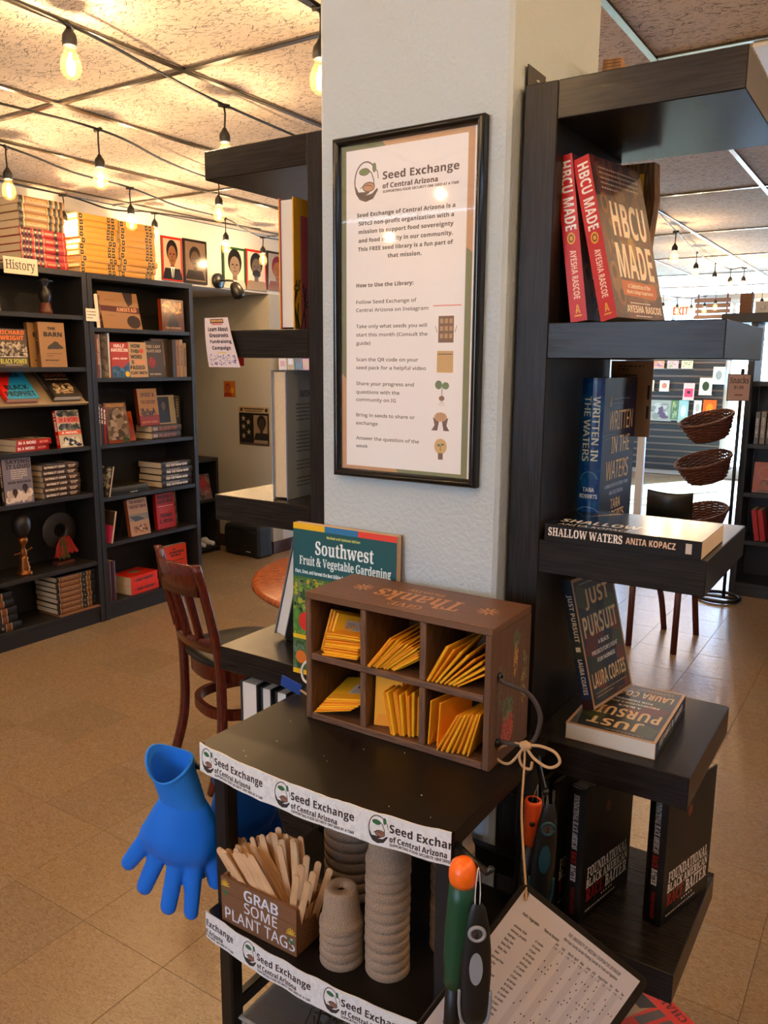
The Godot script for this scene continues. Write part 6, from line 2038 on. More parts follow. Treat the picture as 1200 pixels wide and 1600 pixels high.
# ---------------------------------------------------------------- goods on the cart's second shelf
func build_cart_goods() -> void:
	var Y := C2
	# box of plant tags
	var bx0 := -0.2875
	var bx1 := -0.145
	var bz0 := 0.278
	var bz1 := 0.344
	var h := 0.074
	var o := thing("tag_box", "small wooden box with painted lettering, full of plant tags", "box")
	var r := field(400, 208, near_img)
	var wood := Color(0.47, 0.315, 0.19)
	fill(0, 0, 400, 208, wood)
	var rn := RandomNumberGenerator.new()
	rn.seed = 14
	for k in 160:
		fill(rn.randi_range(0, 330), rn.randi_range(0, 206), rn.randi_range(30, 70), 1, wood.darkened(rn.randf_range(0.02, 0.14)))
	var ch := Color(0.86, 0.87, 0.89)
	text("GRAB", 216, 16, 180, 52, ch, "s", "c")
	text("SOME", 214, 74, 176, 50, ch, "s", "c")
	text("PLANT TAGS", 205, 136, 372, 54, ch, "s", "c")
	text("GRAB", 219, 18, 180, 50, Color(0.62, 0.72, 0.84), "s", "c")
	text("GRAB", 216, 16, 178, 50, ch, "s", "c")
	for q in [Vector2(24, 40), Vector2(372, 118)]:
		for a in 7:
			stroke([q, q + Vector2(cos(-PI + a * 0.5) * 22, sin(-PI + a * 0.5) * 26)], 6, Color(0.78, 0.62, 0.12))
		poly([q + Vector2(-20, 12), q + Vector2(0, 50), q + Vector2(22, 12), q + Vector2(2, 26)], Color(0.22, 0.42, 0.25))
	for k in 3:       # three front boards with gaps between them
		var st := new_st()
		var ya := Y + k * h / 3.0 + 0.0003
		var yb := Y + (k + 1) * h / 3.0 - 0.0005
		box(st, Vector3(bx0, ya, bz1 - 0.006), Vector3(bx1, yb, bz1 - 0.0002), 0.0008, Transform3D(), Rect2(r.position + Vector2(0.003, 0.003), Vector2.ZERO))
		quad(st, Vector3(bx0, yb, bz1), Vector3(bx1, yb, bz1), Vector3(bx1, ya, bz1), Vector3(bx0, ya, bz1), Rect2(r.position.x, r.position.y + r.size.y * (2 - k) / 3.0, r.size.x, r.size.y / 3.0))
		part("front_board", st.commit(), M.print_near_matte, o)
		part("back_board", boxab(Vector3(bx0, ya, bz0), Vector3(bx1, yb, bz0 + 0.006), 0.0008), M.tagbox_wood, o)
	part("bottom_board", boxab(Vector3(bx0 + 0.006, Y + 0.0003, bz0 + 0.006), Vector3(bx1 - 0.006, Y + 0.005, bz1 - 0.006), 0), M.tagbox_wood, o)
	for s in 2:
		var xa: float = [bx0, bx1 - 0.006][s]
		var st := new_st()
		# end board with a slot for the fingers
		box(st, Vector3(xa, Y + 0.0003, bz0 + 0.0062), Vector3(xa + 0.006, Y + h * 0.55, bz1 - 0.0062), 0.0006)
		box(st, Vector3(xa, Y + h * 0.86, bz0 + 0.0062), Vector3(xa + 0.006, Y + h, bz1 - 0.0062), 0.0006)
		box(st, Vector3(xa, Y + h * 0.55, bz0 + 0.0062), Vector3(xa + 0.006, Y + h * 0.86, bz0 + 0.019), 0.0)
		box(st, Vector3(xa, Y + h * 0.55, bz1 - 0.019), Vector3(xa + 0.006, Y + h * 0.86, bz1 - 0.0062), 0.0)
		part("end_board", st.commit(), M.tagbox_wood, o)
	# the tags themselves
	var poly_ := PackedVector2Array()
	var L := 0.122
	var W := 0.0048
	for k in 9:
		var a := PI * k / 8.0
		poly_.append(Vector2(cos(a) * W, L - W + sin(a) * W))
	for k in 9:
		var a := PI + PI * k / 8.0
		poly_.append(Vector2(cos(a) * W, W + sin(a) * W))
	var stick := slab(poly_, -0.0009, 0.0009)
	var put := func(b: Vector3, tip: Vector3, roll: float, label: String, group: String):
		var y := (tip - b).normalized()
		var x := y.cross(Vector3(0.2, 0.1, 1)).normalized()
		x = x.rotated(y, roll)
		var t := thing("plant_tag", label, "plant tag", frame(x, y, x.cross(y), b), group)
		part("stick", stick, M.stick_wood, t)
	var fl := Y + 0.006
	for k in 30:
		var u := (k % 10) / 9.0
		var row := k / 10
		var b := Vector3(lerpf(-0.232, -0.172, u) + row * 0.004, fl + row * 0.004 + 0.01 * u, lerpf(bz0 + 0.014, bz1 - 0.014, row / 2.0) + rn.randf_range(-0.003, 0.003))
		var tip := b + Vector3(-0.072 + 0.018 * u + rn.randf_range(-0.006, 0.006), 0.075 + rn.randf_range(-0.004, 0.006), rn.randf_range(-0.01, 0.012))
		put.call(b, tip, rn.randf_range(-0.5, 0.5), "wooden plant tag leaning left in the painted tag box", "plant tags leaning left")
	for k in 14:
		var u := k / 13.0
		var b := Vector3(lerpf(-0.215, -0.165, u), fl + rn.randf_range(0, 0.02), lerpf(bz0 + 0.012, bz0 + 0.03, rn.randf()))
		var tip := b + Vector3(-0.042 + 0.03 * u + rn.randf_range(-0.005, 0.005), 0.1, -0.006 + rn.randf_range(-0.008, 0.008))
		put.call(b, tip, rn.randf_range(-0.3, 0.3), "wooden plant tag standing at the back of the painted tag box", "plant tags at the back of the box")
	for k in 7:
		var b := Vector3(-0.176 + 0.003 * k, fl, lerpf(bz0 + 0.02, bz1 - 0.014, (k % 3) / 2.0))
		var tip := b + Vector3(0.012 + 0.0035 * k, 0.1, 0.004 * (k % 3))
		put.call(b, tip, 0.25, "wooden plant tag leaning right in the painted tag box", "plant tags leaning right")

	# peat pots, upside down in stacks
	var pot := lathe([Vector2(0.0055, 0.050), Vector2(0.006, 0.0545), Vector2(0.0195, 0.0555), Vector2(0.0218, 0.0545), Vector2(0.0228, 0.052), Vector2(0.0262, 0.024), Vector2(0.0283, 0.0100), Vector2(0.0300, 0.0092), Vector2(0.0306, 0.008), Vector2(0.0312, 0.0006), Vector2(0.0308, 0.0), Vector2(0.0275, 0.0), Vector2(0.0215, 0.049), Vector2(0.0055, 0.0495)], 36)
	pots(pot, 5, Vector3(-0.094, Y, 0.307), 0.0135, "short front stack of peat pots", rn)
	pots(pot, 12, Vector3(-0.030, Y, 0.288), 0.0148, "tall stack of peat pots in the cart's middle", rn)
	pots(pot, 11, Vector3(0.022, Y, 0.20), 0.0148, "stack of peat pots behind the right leg", rn)
	var big := lathe([Vector2(0.008, 0.078), Vector2(0.009, 0.081), Vector2(0.030, 0.083), Vector2(0.034, 0.081), Vector2(0.0355, 0.077), Vector2(0.0405, 0.03), Vector2(0.0425, 0.016), Vector2(0.0455, 0.015), Vector2(0.0465, 0.012), Vector2(0.046, 0.0), Vector2(0.042, 0.0), Vector2(0.033, 0.075), Vector2(0.008, 0.076)], 40)
	pots(big, 8, Vector3(-0.17, Y, 0.17), 0.017, "wide stack of peat pots at the back left", rn)

	# clear bin on the shelf below
	var b := thing("storage_bin", "clear plastic bin of dried seed heads under the second shelf", "bin", at(-0.11, 0.30, 0.2))
	var st := new_st()
	for s in [-1.0, 1.0]:
		box(st, Vector3(s * 0.165 - 0.002, 0, -0.12), Vector3(s * 0.165 + 0.002, 0.22, 0.12), 0)
		box(st, Vector3(-0.163, 0, s * 0.12 - 0.002), Vector3(0.163, 0.22, s * 0.12 + 0.002), 0)
	box(st, Vector3(-0.163, 0, -0.118), Vector3(0.163, 0.004, 0.118), 0)
	part("walls", st.commit(), M.bin_clear, b)
	part("rim", tubem([Vector3(-0.167, 0.22, -0.122), Vector3(0.167, 0.22, -0.122), Vector3(0.167, 0.22, 0.122), Vector3(-0.167, 0.22, 0.122), Vector3(-0.167, 0.22, -0.12)], 0.004, 6), M.bin_clear, b)
	var hay := thing("seed_heads", "tangle of dried seed heads and stalks in the clear bin", "seed heads", at(-0.11, 0.305, 0.2))
	hay.set_meta("kind", "stuff")
	st = new_st()
	for k in 260:
		var p := Vector3(rn.randf_range(-0.12, 0.12), rn.randf_range(0.02, 0.17), rn.randf_range(-0.08, 0.08))
		var d := Vector3(rn.randf_range(-1, 1), rn.randf_range(-0.4, 0.5), rn.randf_range(-1, 1)).normalized() * 0.032
		tube(st, [p - d, p + Vector3(0, 0.006, 0), p + d], 0.0009 + 0.0012 * rn.randf(), 4)
	mat("dry_stalk", Color(0.30, 0.25, 0.19), 0.9)
	part("stalk", fin(st), M.dry_stalk, hay)

	# gloves
	glove(Transform3D(Basis(Vector3.UP, deg_to_rad(18)) * Basis(Vector3(0, 0, 1), deg_to_rad(-8)), Vector3(-0.362, 0.905, 0.335)), "bright blue coated work glove hanging open at the cart's left side", true)
	glove(Transform3D(Basis(Vector3.UP, deg_to_rad(64)) * Basis(Vector3(0, 0, 1), deg_to_rad(6)), Vector3(-0.366, 0.888, 0.225)), "second blue work glove hanging behind the first one", false)


func pots(pot: Mesh, n: int, p: Vector3, step: float, what: String, rn: RandomNumberGenerator) -> void:
	for k in n:
		var t := thing("peat_pot", "%s pot of the %s" % [ordinal(k, n), what], "peat pot", Transform3D(Basis(Vector3.UP, rn.randf() * TAU), p + Vector3(rn.randf_range(-0.0006, 0.0006), k * step, rn.randf_range(-0.0006, 0.0006))), what)
		part("pot", pot, M.peat, t)


func glove(xf: Transform3D, label: String, open: bool) -> void:
	# hangs from its cuff at the origin; fingers point down, thumb to the right
	var o := thing("work_glove", label, "glove", xf)
	var f := func(p: Vector3) -> float:
		var q := Vector3(p.x, p.y, p.z * 1.7)
		var d := cone(q, Vector3(0.0, -0.05, 0), Vector3(-0.008, -0.105, 0), 0.036, 0.046)
		d = soft(d, cone(q, Vector3(0.018, -0.06, 0), Vector3(0.022, -0.11, 0.0), 0.03, 0.034), 0.012)
		d = soft(d, cone(q, Vector3(-0.018, -0.07, 0), Vector3(-0.036, -0.11, 0), 0.03, 0.03), 0.012)
		var fing := cone(q, Vector3(-0.05, -0.115, 0.0), Vector3(-0.083, -0.175, 0.004), 0.0165, 0.013)
		fing = minf(fing, cone(q, Vector3(-0.028, -0.125, 0.0), Vector3(-0.050, -0.205, 0.010), 0.0165, 0.0135))
		fing = minf(fing, cone(q, Vector3(0.0, -0.13, 0.0), Vector3(-0.004, -0.222, 0.018), 0.0165, 0.0135))
		fing = minf(fing, cone(q, Vector3(0.026, -0.125, 0.0), Vector3(0.032, -0.225, 0.006), 0.016, 0.0125))
		d = soft(d, fing, 0.009)
		d = soft(d, cone(q, Vector3(0.036, -0.075, -0.012), Vector3(0.058, -0.175, -0.03), 0.020, 0.014), 0.014)
		return d
	part("body", blob(f, Vector3(-0.105, -0.245, -0.05), Vector3(0.085, -0.008, 0.045), 0.0042), M.glove_blue, o)
	# knitted cuff: an open, flattened tube with ribs
	var st := new_st()
	var outer := []
	var inner := []
	for i in 22:
		var k := i / 21.0
		var y := -0.045 + 0.075 * k
		var rx := lerpf(0.040, 0.033, k) * (1.0 + 0.018 * sin(i * 3.0)) + (0.004 if k > 0.93 else 0.0)
		var rz := lerpf(0.020, 0.026 if open else 0.012, k)
		var row := []
		var row2 := []
		for j in 36:
			var a := TAU * j / 36
			var sx := -0.022 * k
			row.append(Vector3(sx + cos(a) * rx, y + 0.016 * k * -sin(a) + 0.008 * k * cos(a * 2.0), 0.018 * k + sin(a) * rz))
			row2.append(Vector3(sx + cos(a) * (rx - 0.003), y + 0.016 * k * -sin(a) + 0.008 * k * cos(a * 2.0), 0.018 * k + sin(a) * (rz - 0.003)))
		outer.append(row)
		inner.append(row2)
	skin(st, outer, true, false)
	skin(st, [outer[21], inner[21]], true, false)
	part("cuff", fin(st), M.glove_knit, o)
	st = new_st()
	skin(st, inner, true, true)
	part("lining", fin(st), M.glove_inside, o)


# ---------------------------------------------------------------- tools, twine and clipboard on the cart's right side
func build_tools_and_clipboard() -> void:
	# green handled hand tool with an orange knob
	var o := thing("hand_weeder", "green-handled garden tool with an orange knob hanging on the cart's right", "garden tool", Transform3D(Basis(Vector3(0, 0, 1), -0.05), Vector3(0.120, 0.945, 0.362)))
	part("knob", lathe([Vector2(0.0, 0.017), Vector2(0.008, 0.0155), Vector2(0.0145, 0.010), Vector2(0.0168, 0.001), Vector2(0.0165, -0.008), Vector2(0.015, -0.014), Vector2(0.0, -0.014)], 28), M.orange_plastic, o)
	part("grip", lathe([Vector2(0.0, -0.0145), Vector2(0.0152, -0.0145), Vector2(0.0158, -0.04), Vector2(0.0165, -0.08), Vector2(0.0158, -0.11), Vector2(0.0138, -0.135), Vector2(0.0136, -0.15), Vector2(0.0, -0.151)], 28), M.green_grip, o)
	part("shaft", lathe([Vector2(0.0, -0.1515), Vector2(0.011, -0.1515), Vector2(0.010, -0.2), Vector2(0.008, -0.34), Vector2(0.0, -0.345)], 16), M.black_grip, o)
	# black handled tool with grey inlay
	o = thing("hand_fork", "black-handled garden tool with grey oval inlay beside the green one", "garden tool", Transform3D(Basis(Vector3.UP, deg_to_rad(30)), Vector3(0.139, 0.912, 0.362)))
	tool_handle(o, 0.158, 0.0185, "black_grip", "grey_grip", true)
	part("cord_loop", tubem(bezier([Vector3(-0.001, -0.028, 0.0), Vector3(-0.003, 0.01, 0.002), Vector3(0.0, 0.046, 0.001), Vector3(0.003, 0.01, -0.002), Vector3(0.001, -0.028, 0.0)], 20), 0.0007, 5), M.paper_white, o)
	part("neck", lathe([Vector2(0.0, -0.158), Vector2(0.008, -0.158), Vector2(0.006, -0.22), Vector2(0.0, -0.24)], 12), M.steel, o)
	# the two tools that hang further back
	o = thing("hand_trowel", "orange-topped tool handle hanging at the cart's back right", "garden tool", Transform3D(Basis(Vector3(0, 0, 1), -0.04), Vector3(0.118, 0.932, 0.150)))
	part("grip_end", lathe([Vector2(0.008, 0.0), Vector2(0.0115, 0.0), Vector2(0.012, -0.004), Vector2(0.0108, -0.03), Vector2(0.0095, -0.066), Vector2(0.0, -0.067)], 22), M.rust_plastic, o)
	part("bore", lathe([Vector2(0.0, -0.02), Vector2(0.0078, -0.02), Vector2(0.0078, -0.001)], 18), M.black_grip, o)
	part("hole", lathe([Vector2(0.0, 0.001), Vector2(0.0036, 0.001), Vector2(0.0036, 0.0)], 14, Transform3D(Basis(Vector3.UP, deg_to_rad(25)) * Basis(Vector3(1, 0, 0), PI / 2), Vector3(0.0048, -0.03, 0.0103))), M.black_grip, o)
	part("grip", lathe([Vector2(0.0, -0.0675), Vector2(0.010, -0.0675), Vector2(0.011, -0.12), Vector2(0.008, -0.2), Vector2(0.0, -0.21)], 18), M.black_grip, o)
	part("cord_loop", tubem([Vector3(-0.004, -0.01, 0), Vector3(0.006, 0.027, 0.004), Vector3(0.006, -0.01, 0)], 0.0006, 5), M.paper_white, o)
	o = thing("hand_rake", "dark tool handle with a teal ring and oval hanging at the back right", "garden tool", Transform3D(Basis(Vector3.UP, deg_to_rad(30)) * Basis(Vector3(0, 0, 1), -0.06), Vector3(0.143, 0.938, 0.155)))
	tool_handle(o, 0.155, 0.0165, "black_grip", "teal_grip", true)
	part("cord_loop", tubem([Vector3(-0.002, -0.03, 0), Vector3(-0.006, 0.022, 0.004), Vector3(0.003, -0.03, 0)], 0.0006, 5), M.paper_white, o)

	# twine bow on the crate's handle and the cord that carries the clipboard
	var hole := Vector3(0.153, 0.861, 0.25)
	o = thing("twine", "natural twine tied in a bow on the crate handle, holding the clipboard", "twine")
	var k := Vector3(0.1025, 1.008, 0.150)
	part("knot", blob(func(p): return soft(cone(p, k + Vector3(-0.004, 0, 0), k + Vector3(0.006, 0.001, 0.001), 0.0052, 0.0048), cone(p, k + Vector3(0, -0.006, 0.002), k + Vector3(0.001, 0.006, 0.002), 0.003, 0.003), 0.004), k - Vector3(0.015, 0.015, 0.015), k + Vector3(0.018, 0.015, 0.015), 0.0022), M.twine, o)
	part("loop", tubem(bezier([k, k + Vector3(-0.018, 0.0, 0.004), k + Vector3(-0.036, -0.012, 0.008), k + Vector3(-0.036, -0.026, 0.010), k + Vector3(-0.018, -0.028, 0.008), k], 30), 0.0021, 7), M.twine, o)
	part("loop", tubem(bezier([k, k + Vector3(0.022, 0.006, 0.002), k + Vector3(0.044, 0.004, 0.004), k + Vector3(0.052, -0.008, 0.006), k + Vector3(0.038, -0.018, 0.008), k + Vector3(0.016, -0.012, 0.006), k], 30), 0.0022, 7), M.twine, o)
	part("tail", tubem(bezier([k, k + Vector3(-0.006, -0.014, 0.004), k + Vector3(-0.001, -0.027, 0.006), k + Vector3(0.012, -0.028, 0.008), k + Vector3(0.015, -0.016, 0.01)], 18), 0.002, 7), M.twine, o)
	part("cord", tubem(bezier([k, k + Vector3(0.004, -0.03, 0.01), k.lerp(hole, 0.5) + Vector3(-0.004, 0, 0.004), hole + Vector3(0.0, 0.006, 0.001), hole + Vector3(0, -0.004, 0.004)], 30), 0.0016, 7), M.twine, o)
	var fuzz := new_st()
	var rn := RandomNumberGenerator.new()
	rn.seed = 5
	for q in 50:
		var a := k.lerp(hole, rn.randf()) + Vector3(-0.002, 0, 0.004)
		tube(fuzz, [a, a + Vector3(rn.randf_range(-0.005, 0.005), rn.randf_range(-0.003, 0.004), rn.randf_range(-0.003, 0.003))], 0.0001, 3)
	part("fibres", fin(fuzz), M.twine, o)

	# clipboard with a planting calendar, hanging by one corner
	var yaw := deg_to_rad(58)
	var e1 := Vector3(cos(yaw), 0, -sin(yaw))
	var nrm := Vector3(sin(yaw), 0, cos(yaw))
	var phi := deg_to_rad(45)
	var ex := e1 * cos(phi) - Vector3.UP * sin(phi)
	var ey := e1 * sin(phi) + Vector3.UP * cos(phi)
	o = thing("clipboard", "dark clipboard with a planting calendar hanging by a corner from twine", "clipboard", frame(ex, ey, nrm, hole))
	mat("clipboard_dark", Color(0.085, 0.07, 0.06), 0.5)
	var bd := part("board", slab(rounded(Vector2(-0.014, -0.222), Vector2(0.302, 0.011), 0.012), -0.0035, -0.0006), M.clipboard_dark, o)
	var r := paint_calendar()
	var st := new_st()
	quad(st, Vector3(-0.007, 0.004, 0), Vector3(0.282, 0.004, 0), Vector3(0.282, -0.218, 0), Vector3(-0.007, -0.218, 0), r)
	quad(st, Vector3(0.282, 0.004, -0.0004), Vector3(-0.007, 0.004, -0.0004), Vector3(-0.007, -0.218, -0.0004), Vector3(0.282, -0.218, -0.0004), Rect2(r.position + Vector2(0.003, 0.003), Vector2.ZERO))
	part("calendar_sheet", st.commit(), M.print_near_matte, bd)
	part("grommet", lathe([Vector2(0.0018, 0.0012), Vector2(0.004, 0.0008), Vector2(0.0042, 0.0)], 14, Transform3D(Basis(Vector3(1, 0, 0), PI / 2), Vector3(0, 0, 0.0002))), M.steel, o)


func rounded(a: Vector2, b: Vector2, r: float) -> PackedVector2Array:
	var p := PackedVector2Array()
	for q in [[b.x - r, b.y - r, 0.0], [a.x + r, b.y - r, PI / 2], [a.x + r, a.y + r, PI], [b.x - r, a.y + r, 1.5 * PI]]:
		for k in 6:
			var t: float = q[2] + PI / 2 * k / 5.0
			p.append(Vector2(q[0] + cos(t) * r, q[1] + sin(t) * r))
	return p


func tool_handle(o: Node3D, l: float, w: float, body: String, trim: String, ring: bool) -> void:
	# flat handle with a hanging hole near the top
	var prof := [[0.0, 0.3], [0.006, 0.52], [0.03, 0.78], [0.06, 0.95], [0.09, 1.0], [l - 0.03, 0.92], [l - 0.012, 0.84], [l - 0.003, 0.66], [l, 0.3]]
	var st := new_st()
	var rows_ := []
	for q in prof:
		var row := []
		for j in 20:
			var a := TAU * j / 20
			row.append(Vector3(cos(a) * w * q[1], -q[0], sin(a) * 0.0088 * minf(1.0, q[1] * 1.2)))
		rows_.append(row)
	skin(st, rows_, true, true)
	o = part("grip", fin(st), M[body], o)
	if ring:
		part("hang_ring", torus(0.0086, 0.0022, Vector3(0, -0.034, 0.0078)), M[trim], o)
		part("hang_hole", lathe([Vector2(0.0, 0.0), Vector2(0.007, 0.0)], 18, Transform3D(Basis(Vector3(1, 0, 0), PI / 2), Vector3(0, -0.034, 0.0082))), M.rope_grey, o)
	part("inlay", slab(oval(0.0078, 0.021), 0.0, 0.0012, Transform3D(Basis(), Vector3(0, -0.079, 0.0081))), M[trim], o)
	part("end_trim", tubem(bezier([Vector3(-w * 0.97, -l + 0.045, 0.002), Vector3(-w * 0.95, -l + 0.02, 0.002), Vector3(-w * 0.6, -l - 0.001, 0.002), Vector3(w * 0.6, -l - 0.001, 0.002), Vector3(w * 0.95, -l + 0.02, 0.002), Vector3(w * 0.97, -l + 0.045, 0.002)], 24), 0.0022, 7), M[trim], o)


func oval(a: float, b: float) -> PackedVector2Array:
	var p := PackedVector2Array()
	for k in 24:
		p.append(Vector2(cos(TAU * k / 24) * a, sin(TAU * k / 24) * b))
	return p


func torus(r: float, t: float, c: Vector3) -> Mesh:
	var pts := []
	for k in 25:
		pts.append(c + Vector3(cos(TAU * k / 24) * r, sin(TAU * k / 24) * r, 0))
	return tubem(pts, t, 8)


func paint_calendar() -> Rect2:
	var W := 780
	var H := 600
	var r := field(W, H, near_img)
	fill(0, 0, W, H, Color(0.92, 0.88, 0.85))
	var ink := Color(0.22, 0.2, 0.2)
	for k in 6:
		fill(int(W * 0.36) + k * 82, 90, 40, H - 90, Color(0.87, 0.83, 0.805))
	line("THE UNIVERSITY OF ARIZONA COOPERATIVE EXTENSION", W * 0.62, 22, 12, ink, "s", "c", 0.85)
	line("Maricopa County Garden Planting Calendar for Fruits and Vegetables", W * 0.62, 44, 10, ink, "s", "c", 0.85)
	var months := ["Jan", "Feb", "March", "April", "May", "June", "July", "August", "Sept", "Oct", "Nov", "Dec"]
	for k in 12:
		line(months[k], W * 0.36 + k * 41, 76, 9, ink, "s")
		line("1  15", W * 0.36 + k * 41, 92, 7, ink, "s")
	line("Fruit / Vegetable", 60, 62, 9, ink, "b")
	line("Time to Harvest", 190, 62, 9, ink, "b")
	var names := ["Artichokes, Globe", "Artichokes, Jerusalem", "Asparagus", "Beans, Lima", "Beans, Pinto", "Beans, Snap", "Beets", "Black-eyed Peas", "Bok Choy", "Broccoli", "Brussels Sprouts", "Cabbage", "Cantaloupe", "Carrots", "Cauliflower", "Celery", "Chard", "Collard Greens", "Corn, Sweet", "Cucumbers", "Eggplant", "Endive", "Garlic", "Kale", "Kohlrabi", "Leeks", "Lettuce"]
	var rn := RandomNumberGenerator.new()
	rn.seed = 61
	for k in names.size():
		var y := 112 + k * 17.5
		line(names[k], 60, y, 7, ink, "s")
		line(["6-7 months", "3-5 months", "2-3 years", "60-100 days", "90-120 days", "60-90 days"][k % 6], 190, y, 7, ink, "s")
		for m in 24:
			if rn.randf() < 0.22:
				fill(int(W * 0.36 + m * 20.5 + 4), int(y), 5, 6, ink)
	line("Planting dates are for elevations near 1,000 feet; plants in bloom before the last frost may need cover", 60, H - 20, 6, ink, "s")
	return r


# ---------------------------------------------------------------- books on the right-hand unit
func build_right_unit_books() -> void:
	var wt := Color(0.93, 0.91, 0.87)
	var red := Color(0.74, 0.075, 0.075)
	var gold := Color(0.86, 0.62, 0.16)
	# two copies with red spines
	var f := field(280, 420, near_img)
	fill(0, 0, 280, 420, Color(0.27, 0.15, 0.13))
	specks(0, 0, 280, 420, [Color(0.36, 0.19, 0.15), Color(0.22, 0.14, 0.16), Color(0.42, 0.24, 0.17), Color(0.18, 0.16, 0.22), Color(0.40, 0.12, 0.10), Color(0.30, 0.26, 0.20), Color(0.46, 0.32, 0.2)], 260, 12, 60, 71)
	for q in [Vector2(40, 120), Vector2(30, 300), Vector2(52, 360), Vector2(250, 250)]:
		ell(q.x, q.y, 20, 28, Color(0.5, 0.3, 0.14))
		ell(q.x, q.y, 11, 17, Color(0.24, 0.12, 0.08))
	ell(150, 235, 20, 38, Color(0.62, 0.45, 0.12))
	rows(40, 26, 210, 5, 13, 4, Color(0.78, 0.72, 0.66), 9)
	text("HBCU", 160, 112, 190, 92, Color(0.91, 0.84, 0.74), "b", "c")
	text("MADE", 158, 220, 200, 92, Color(0.91, 0.84, 0.74), "b", "c")
	poly([Vector2(60, 318), Vector2(250, 322), Vector2(254, 352), Vector2(240, 364), Vector2(60, 358)], Color(0.72, 0.33, 0.06))
	text("A Celebration of the", 155, 326, 130, 12, wt, "r", "c")
	text("Black College Experience", 155, 343, 150, 12, wt, "r", "c")
	rows(90, 376, 150, 1, 8, 3, wt, 4)
	text("AYESHA RASCOE", 165, 384, 200, 20, Color(0.91, 0.84, 0.74), "b", "c")
	rows(110, 410, 120, 1, 6, 3, wt, 4)
	var s := field(64, 420, near_img)
	fill(0, 0, 64, 420, red)
	specks(0, 0, 64, 420, [Color(0.70, 0.06, 0.065), Color(0.78, 0.09, 0.085)], 160, 2, 7, 3)
	text("HBCU MADE", 34, 16, 172, 42, wt, "b", "c", 1)
	ell(32, 208, 15, 15, gold)
	ell(32, 208, 10, 10, Color(0.42, 0.2, 0.08))
	ell(32, 208, 6, 6, gold)
	text("AYESHA RASCOE", 33, 238, 124, 24, Color(0.93, 0.82, 0.72), "b", "c", 1)
	text("A", 32, 376, 18, 22, gold, "b", "c")
	fill(18, 402, 28, 4, gold)
	var bk := field(16, 16, near_img)
	fill(0, 0, 16, 16, Color(0.4, 0.1, 0.08))
	# spine looks towards +z, front cover towards +x, leaning left
	var b0 := Basis(Vector3(0, 0, -1), Vector3(0, 1, 0), Vector3(1, 0, 0))
	for k in 2:
		var lean := Basis(Vector3(0, 0, 1), deg_to_rad([8.8, 14.5][k]))
		var turn := Basis(Vector3.UP, deg_to_rad([-4.0, -11.0][k]))
		book("book", ["left one of two copies with a red spine on the right unit's upper shelf", "front copy of the red-spined book with its collage cover showing"][k], 0.148, [0.231, 0.229][k], 0.0255, f, s, bk, Transform3D(turn * lean * b0, Vector3([0.0845, 0.1305][k], 1.5789 + [0.002, 0.0033][k], [-0.028, -0.020][k])), {"cover": "print_near", "pages": "pages"})
	# slice of wood propped behind them
	var sl := thing("wood_slice", "rough slice of pale bark-edged wood propped behind the red books", "wood slice", Transform3D(Basis(Vector3.UP, deg_to_rad(-6)) * Basis(Vector3(0, 0, 1), deg_to_rad(1)), Vector3(0.086, 1.5795, -0.262)))
	grain("rustic", Color(0.36, 0.24, 0.14), Color(0.62, 0.45, 0.27), 0.8, Vector3(30, 2.5, 30), 52, 0.5)
	var pr := PackedVector2Array([Vector2(-0.045, 0), Vector2(0.03, 0), Vector2(0.036, 0.06), Vector2(0.031, 0.13), Vector2(0.039, 0.2), Vector2(0.036, 0.255), Vector2(-0.042, 0.26), Vector2(-0.047, 0.1)])
	part("slab", slab(pr, -0.011, 0.011), M.rustic, sl)
	part("lettering_panel", boxab(Vector3(-0.03, 0.16, 0.0112), Vector3(0.02, 0.24, 0.0122), 0.0004), M.envelope_c, sl)

	# blue hardback
	f = field(260, 400, near_img)
	var navy := Color(0.085, 0.13, 0.23)
	fill(0, 0, 260, 400, navy)
	specks(0, 0, 260, 400, [Color(0.08, 0.12, 0.21), Color(0.095, 0.15, 0.26), Color(0.09, 0.16, 0.27)], 120, 20, 70, 5)
	var teal := Color(0.11, 0.22, 0.30)
	for k in 9:
		arc(60 + k * 16, 190 + k * 9, 120, 40 + k * 3, 190, 330, 1.5, teal.lightened(0.2))
		arc(150, 330 - k * 7, 130, 30, 20, 150, 1.5, teal)
	ell(52, 62, 12, 18, Color(0.42, 0.32, 0.16))
	var cream := Color(0.90, 0.73, 0.46)
	rows(70, 56, 130, 2, 12, 2, Color(0.6, 0.6, 0.6), 3)
	text("WRITTEN", 140, 88, 190, 52, cream, "s", "c")
	text("IN THE", 145, 158, 146, 46, cream, "s", "c")
	text("WATERS", 130, 224, 178, 54, cream, "s", "c")
	text("A MEMOIR OF HISTORY, HOME", 130, 288, 190, 12, Color(0.7, 0.72, 0.75), "s", "c")
	text("AND BELONGING", 130, 308, 110, 11, Color(0.7, 0.72, 0.75), "s", "c")
	text("TARA", 130, 332, 80, 28, cream, "s", "c")
	text("ROBERTS", 128, 366, 150, 28, cream, "s", "c")
	s = field(66, 400, near_img)
	var blue := Color(0.07, 0.25, 0.46)
	fill(0, 0, 66, 400, blue)
	specks(0, 0, 66, 400, [Color(0.08, 0.28, 0.5), Color(0.06, 0.22, 0.42), Color(0.07, 0.32, 0.5)], 100, 6, 30, 6)
	text("WRITTEN IN", 46, 48, 170, 20, Color(0.86, 0.85, 0.72), "s", "c", 1)
	text("THE WATERS", 20, 48, 172, 20, Color(0.86, 0.85, 0.72), "s", "c", 1)
	text("TARA", 34, 290, 34, 12, Color(0.86, 0.88, 0.85), "s", "c")
	text("ROBERTS", 34, 308, 52, 11, Color(0.86, 0.88, 0.85), "s", "c")
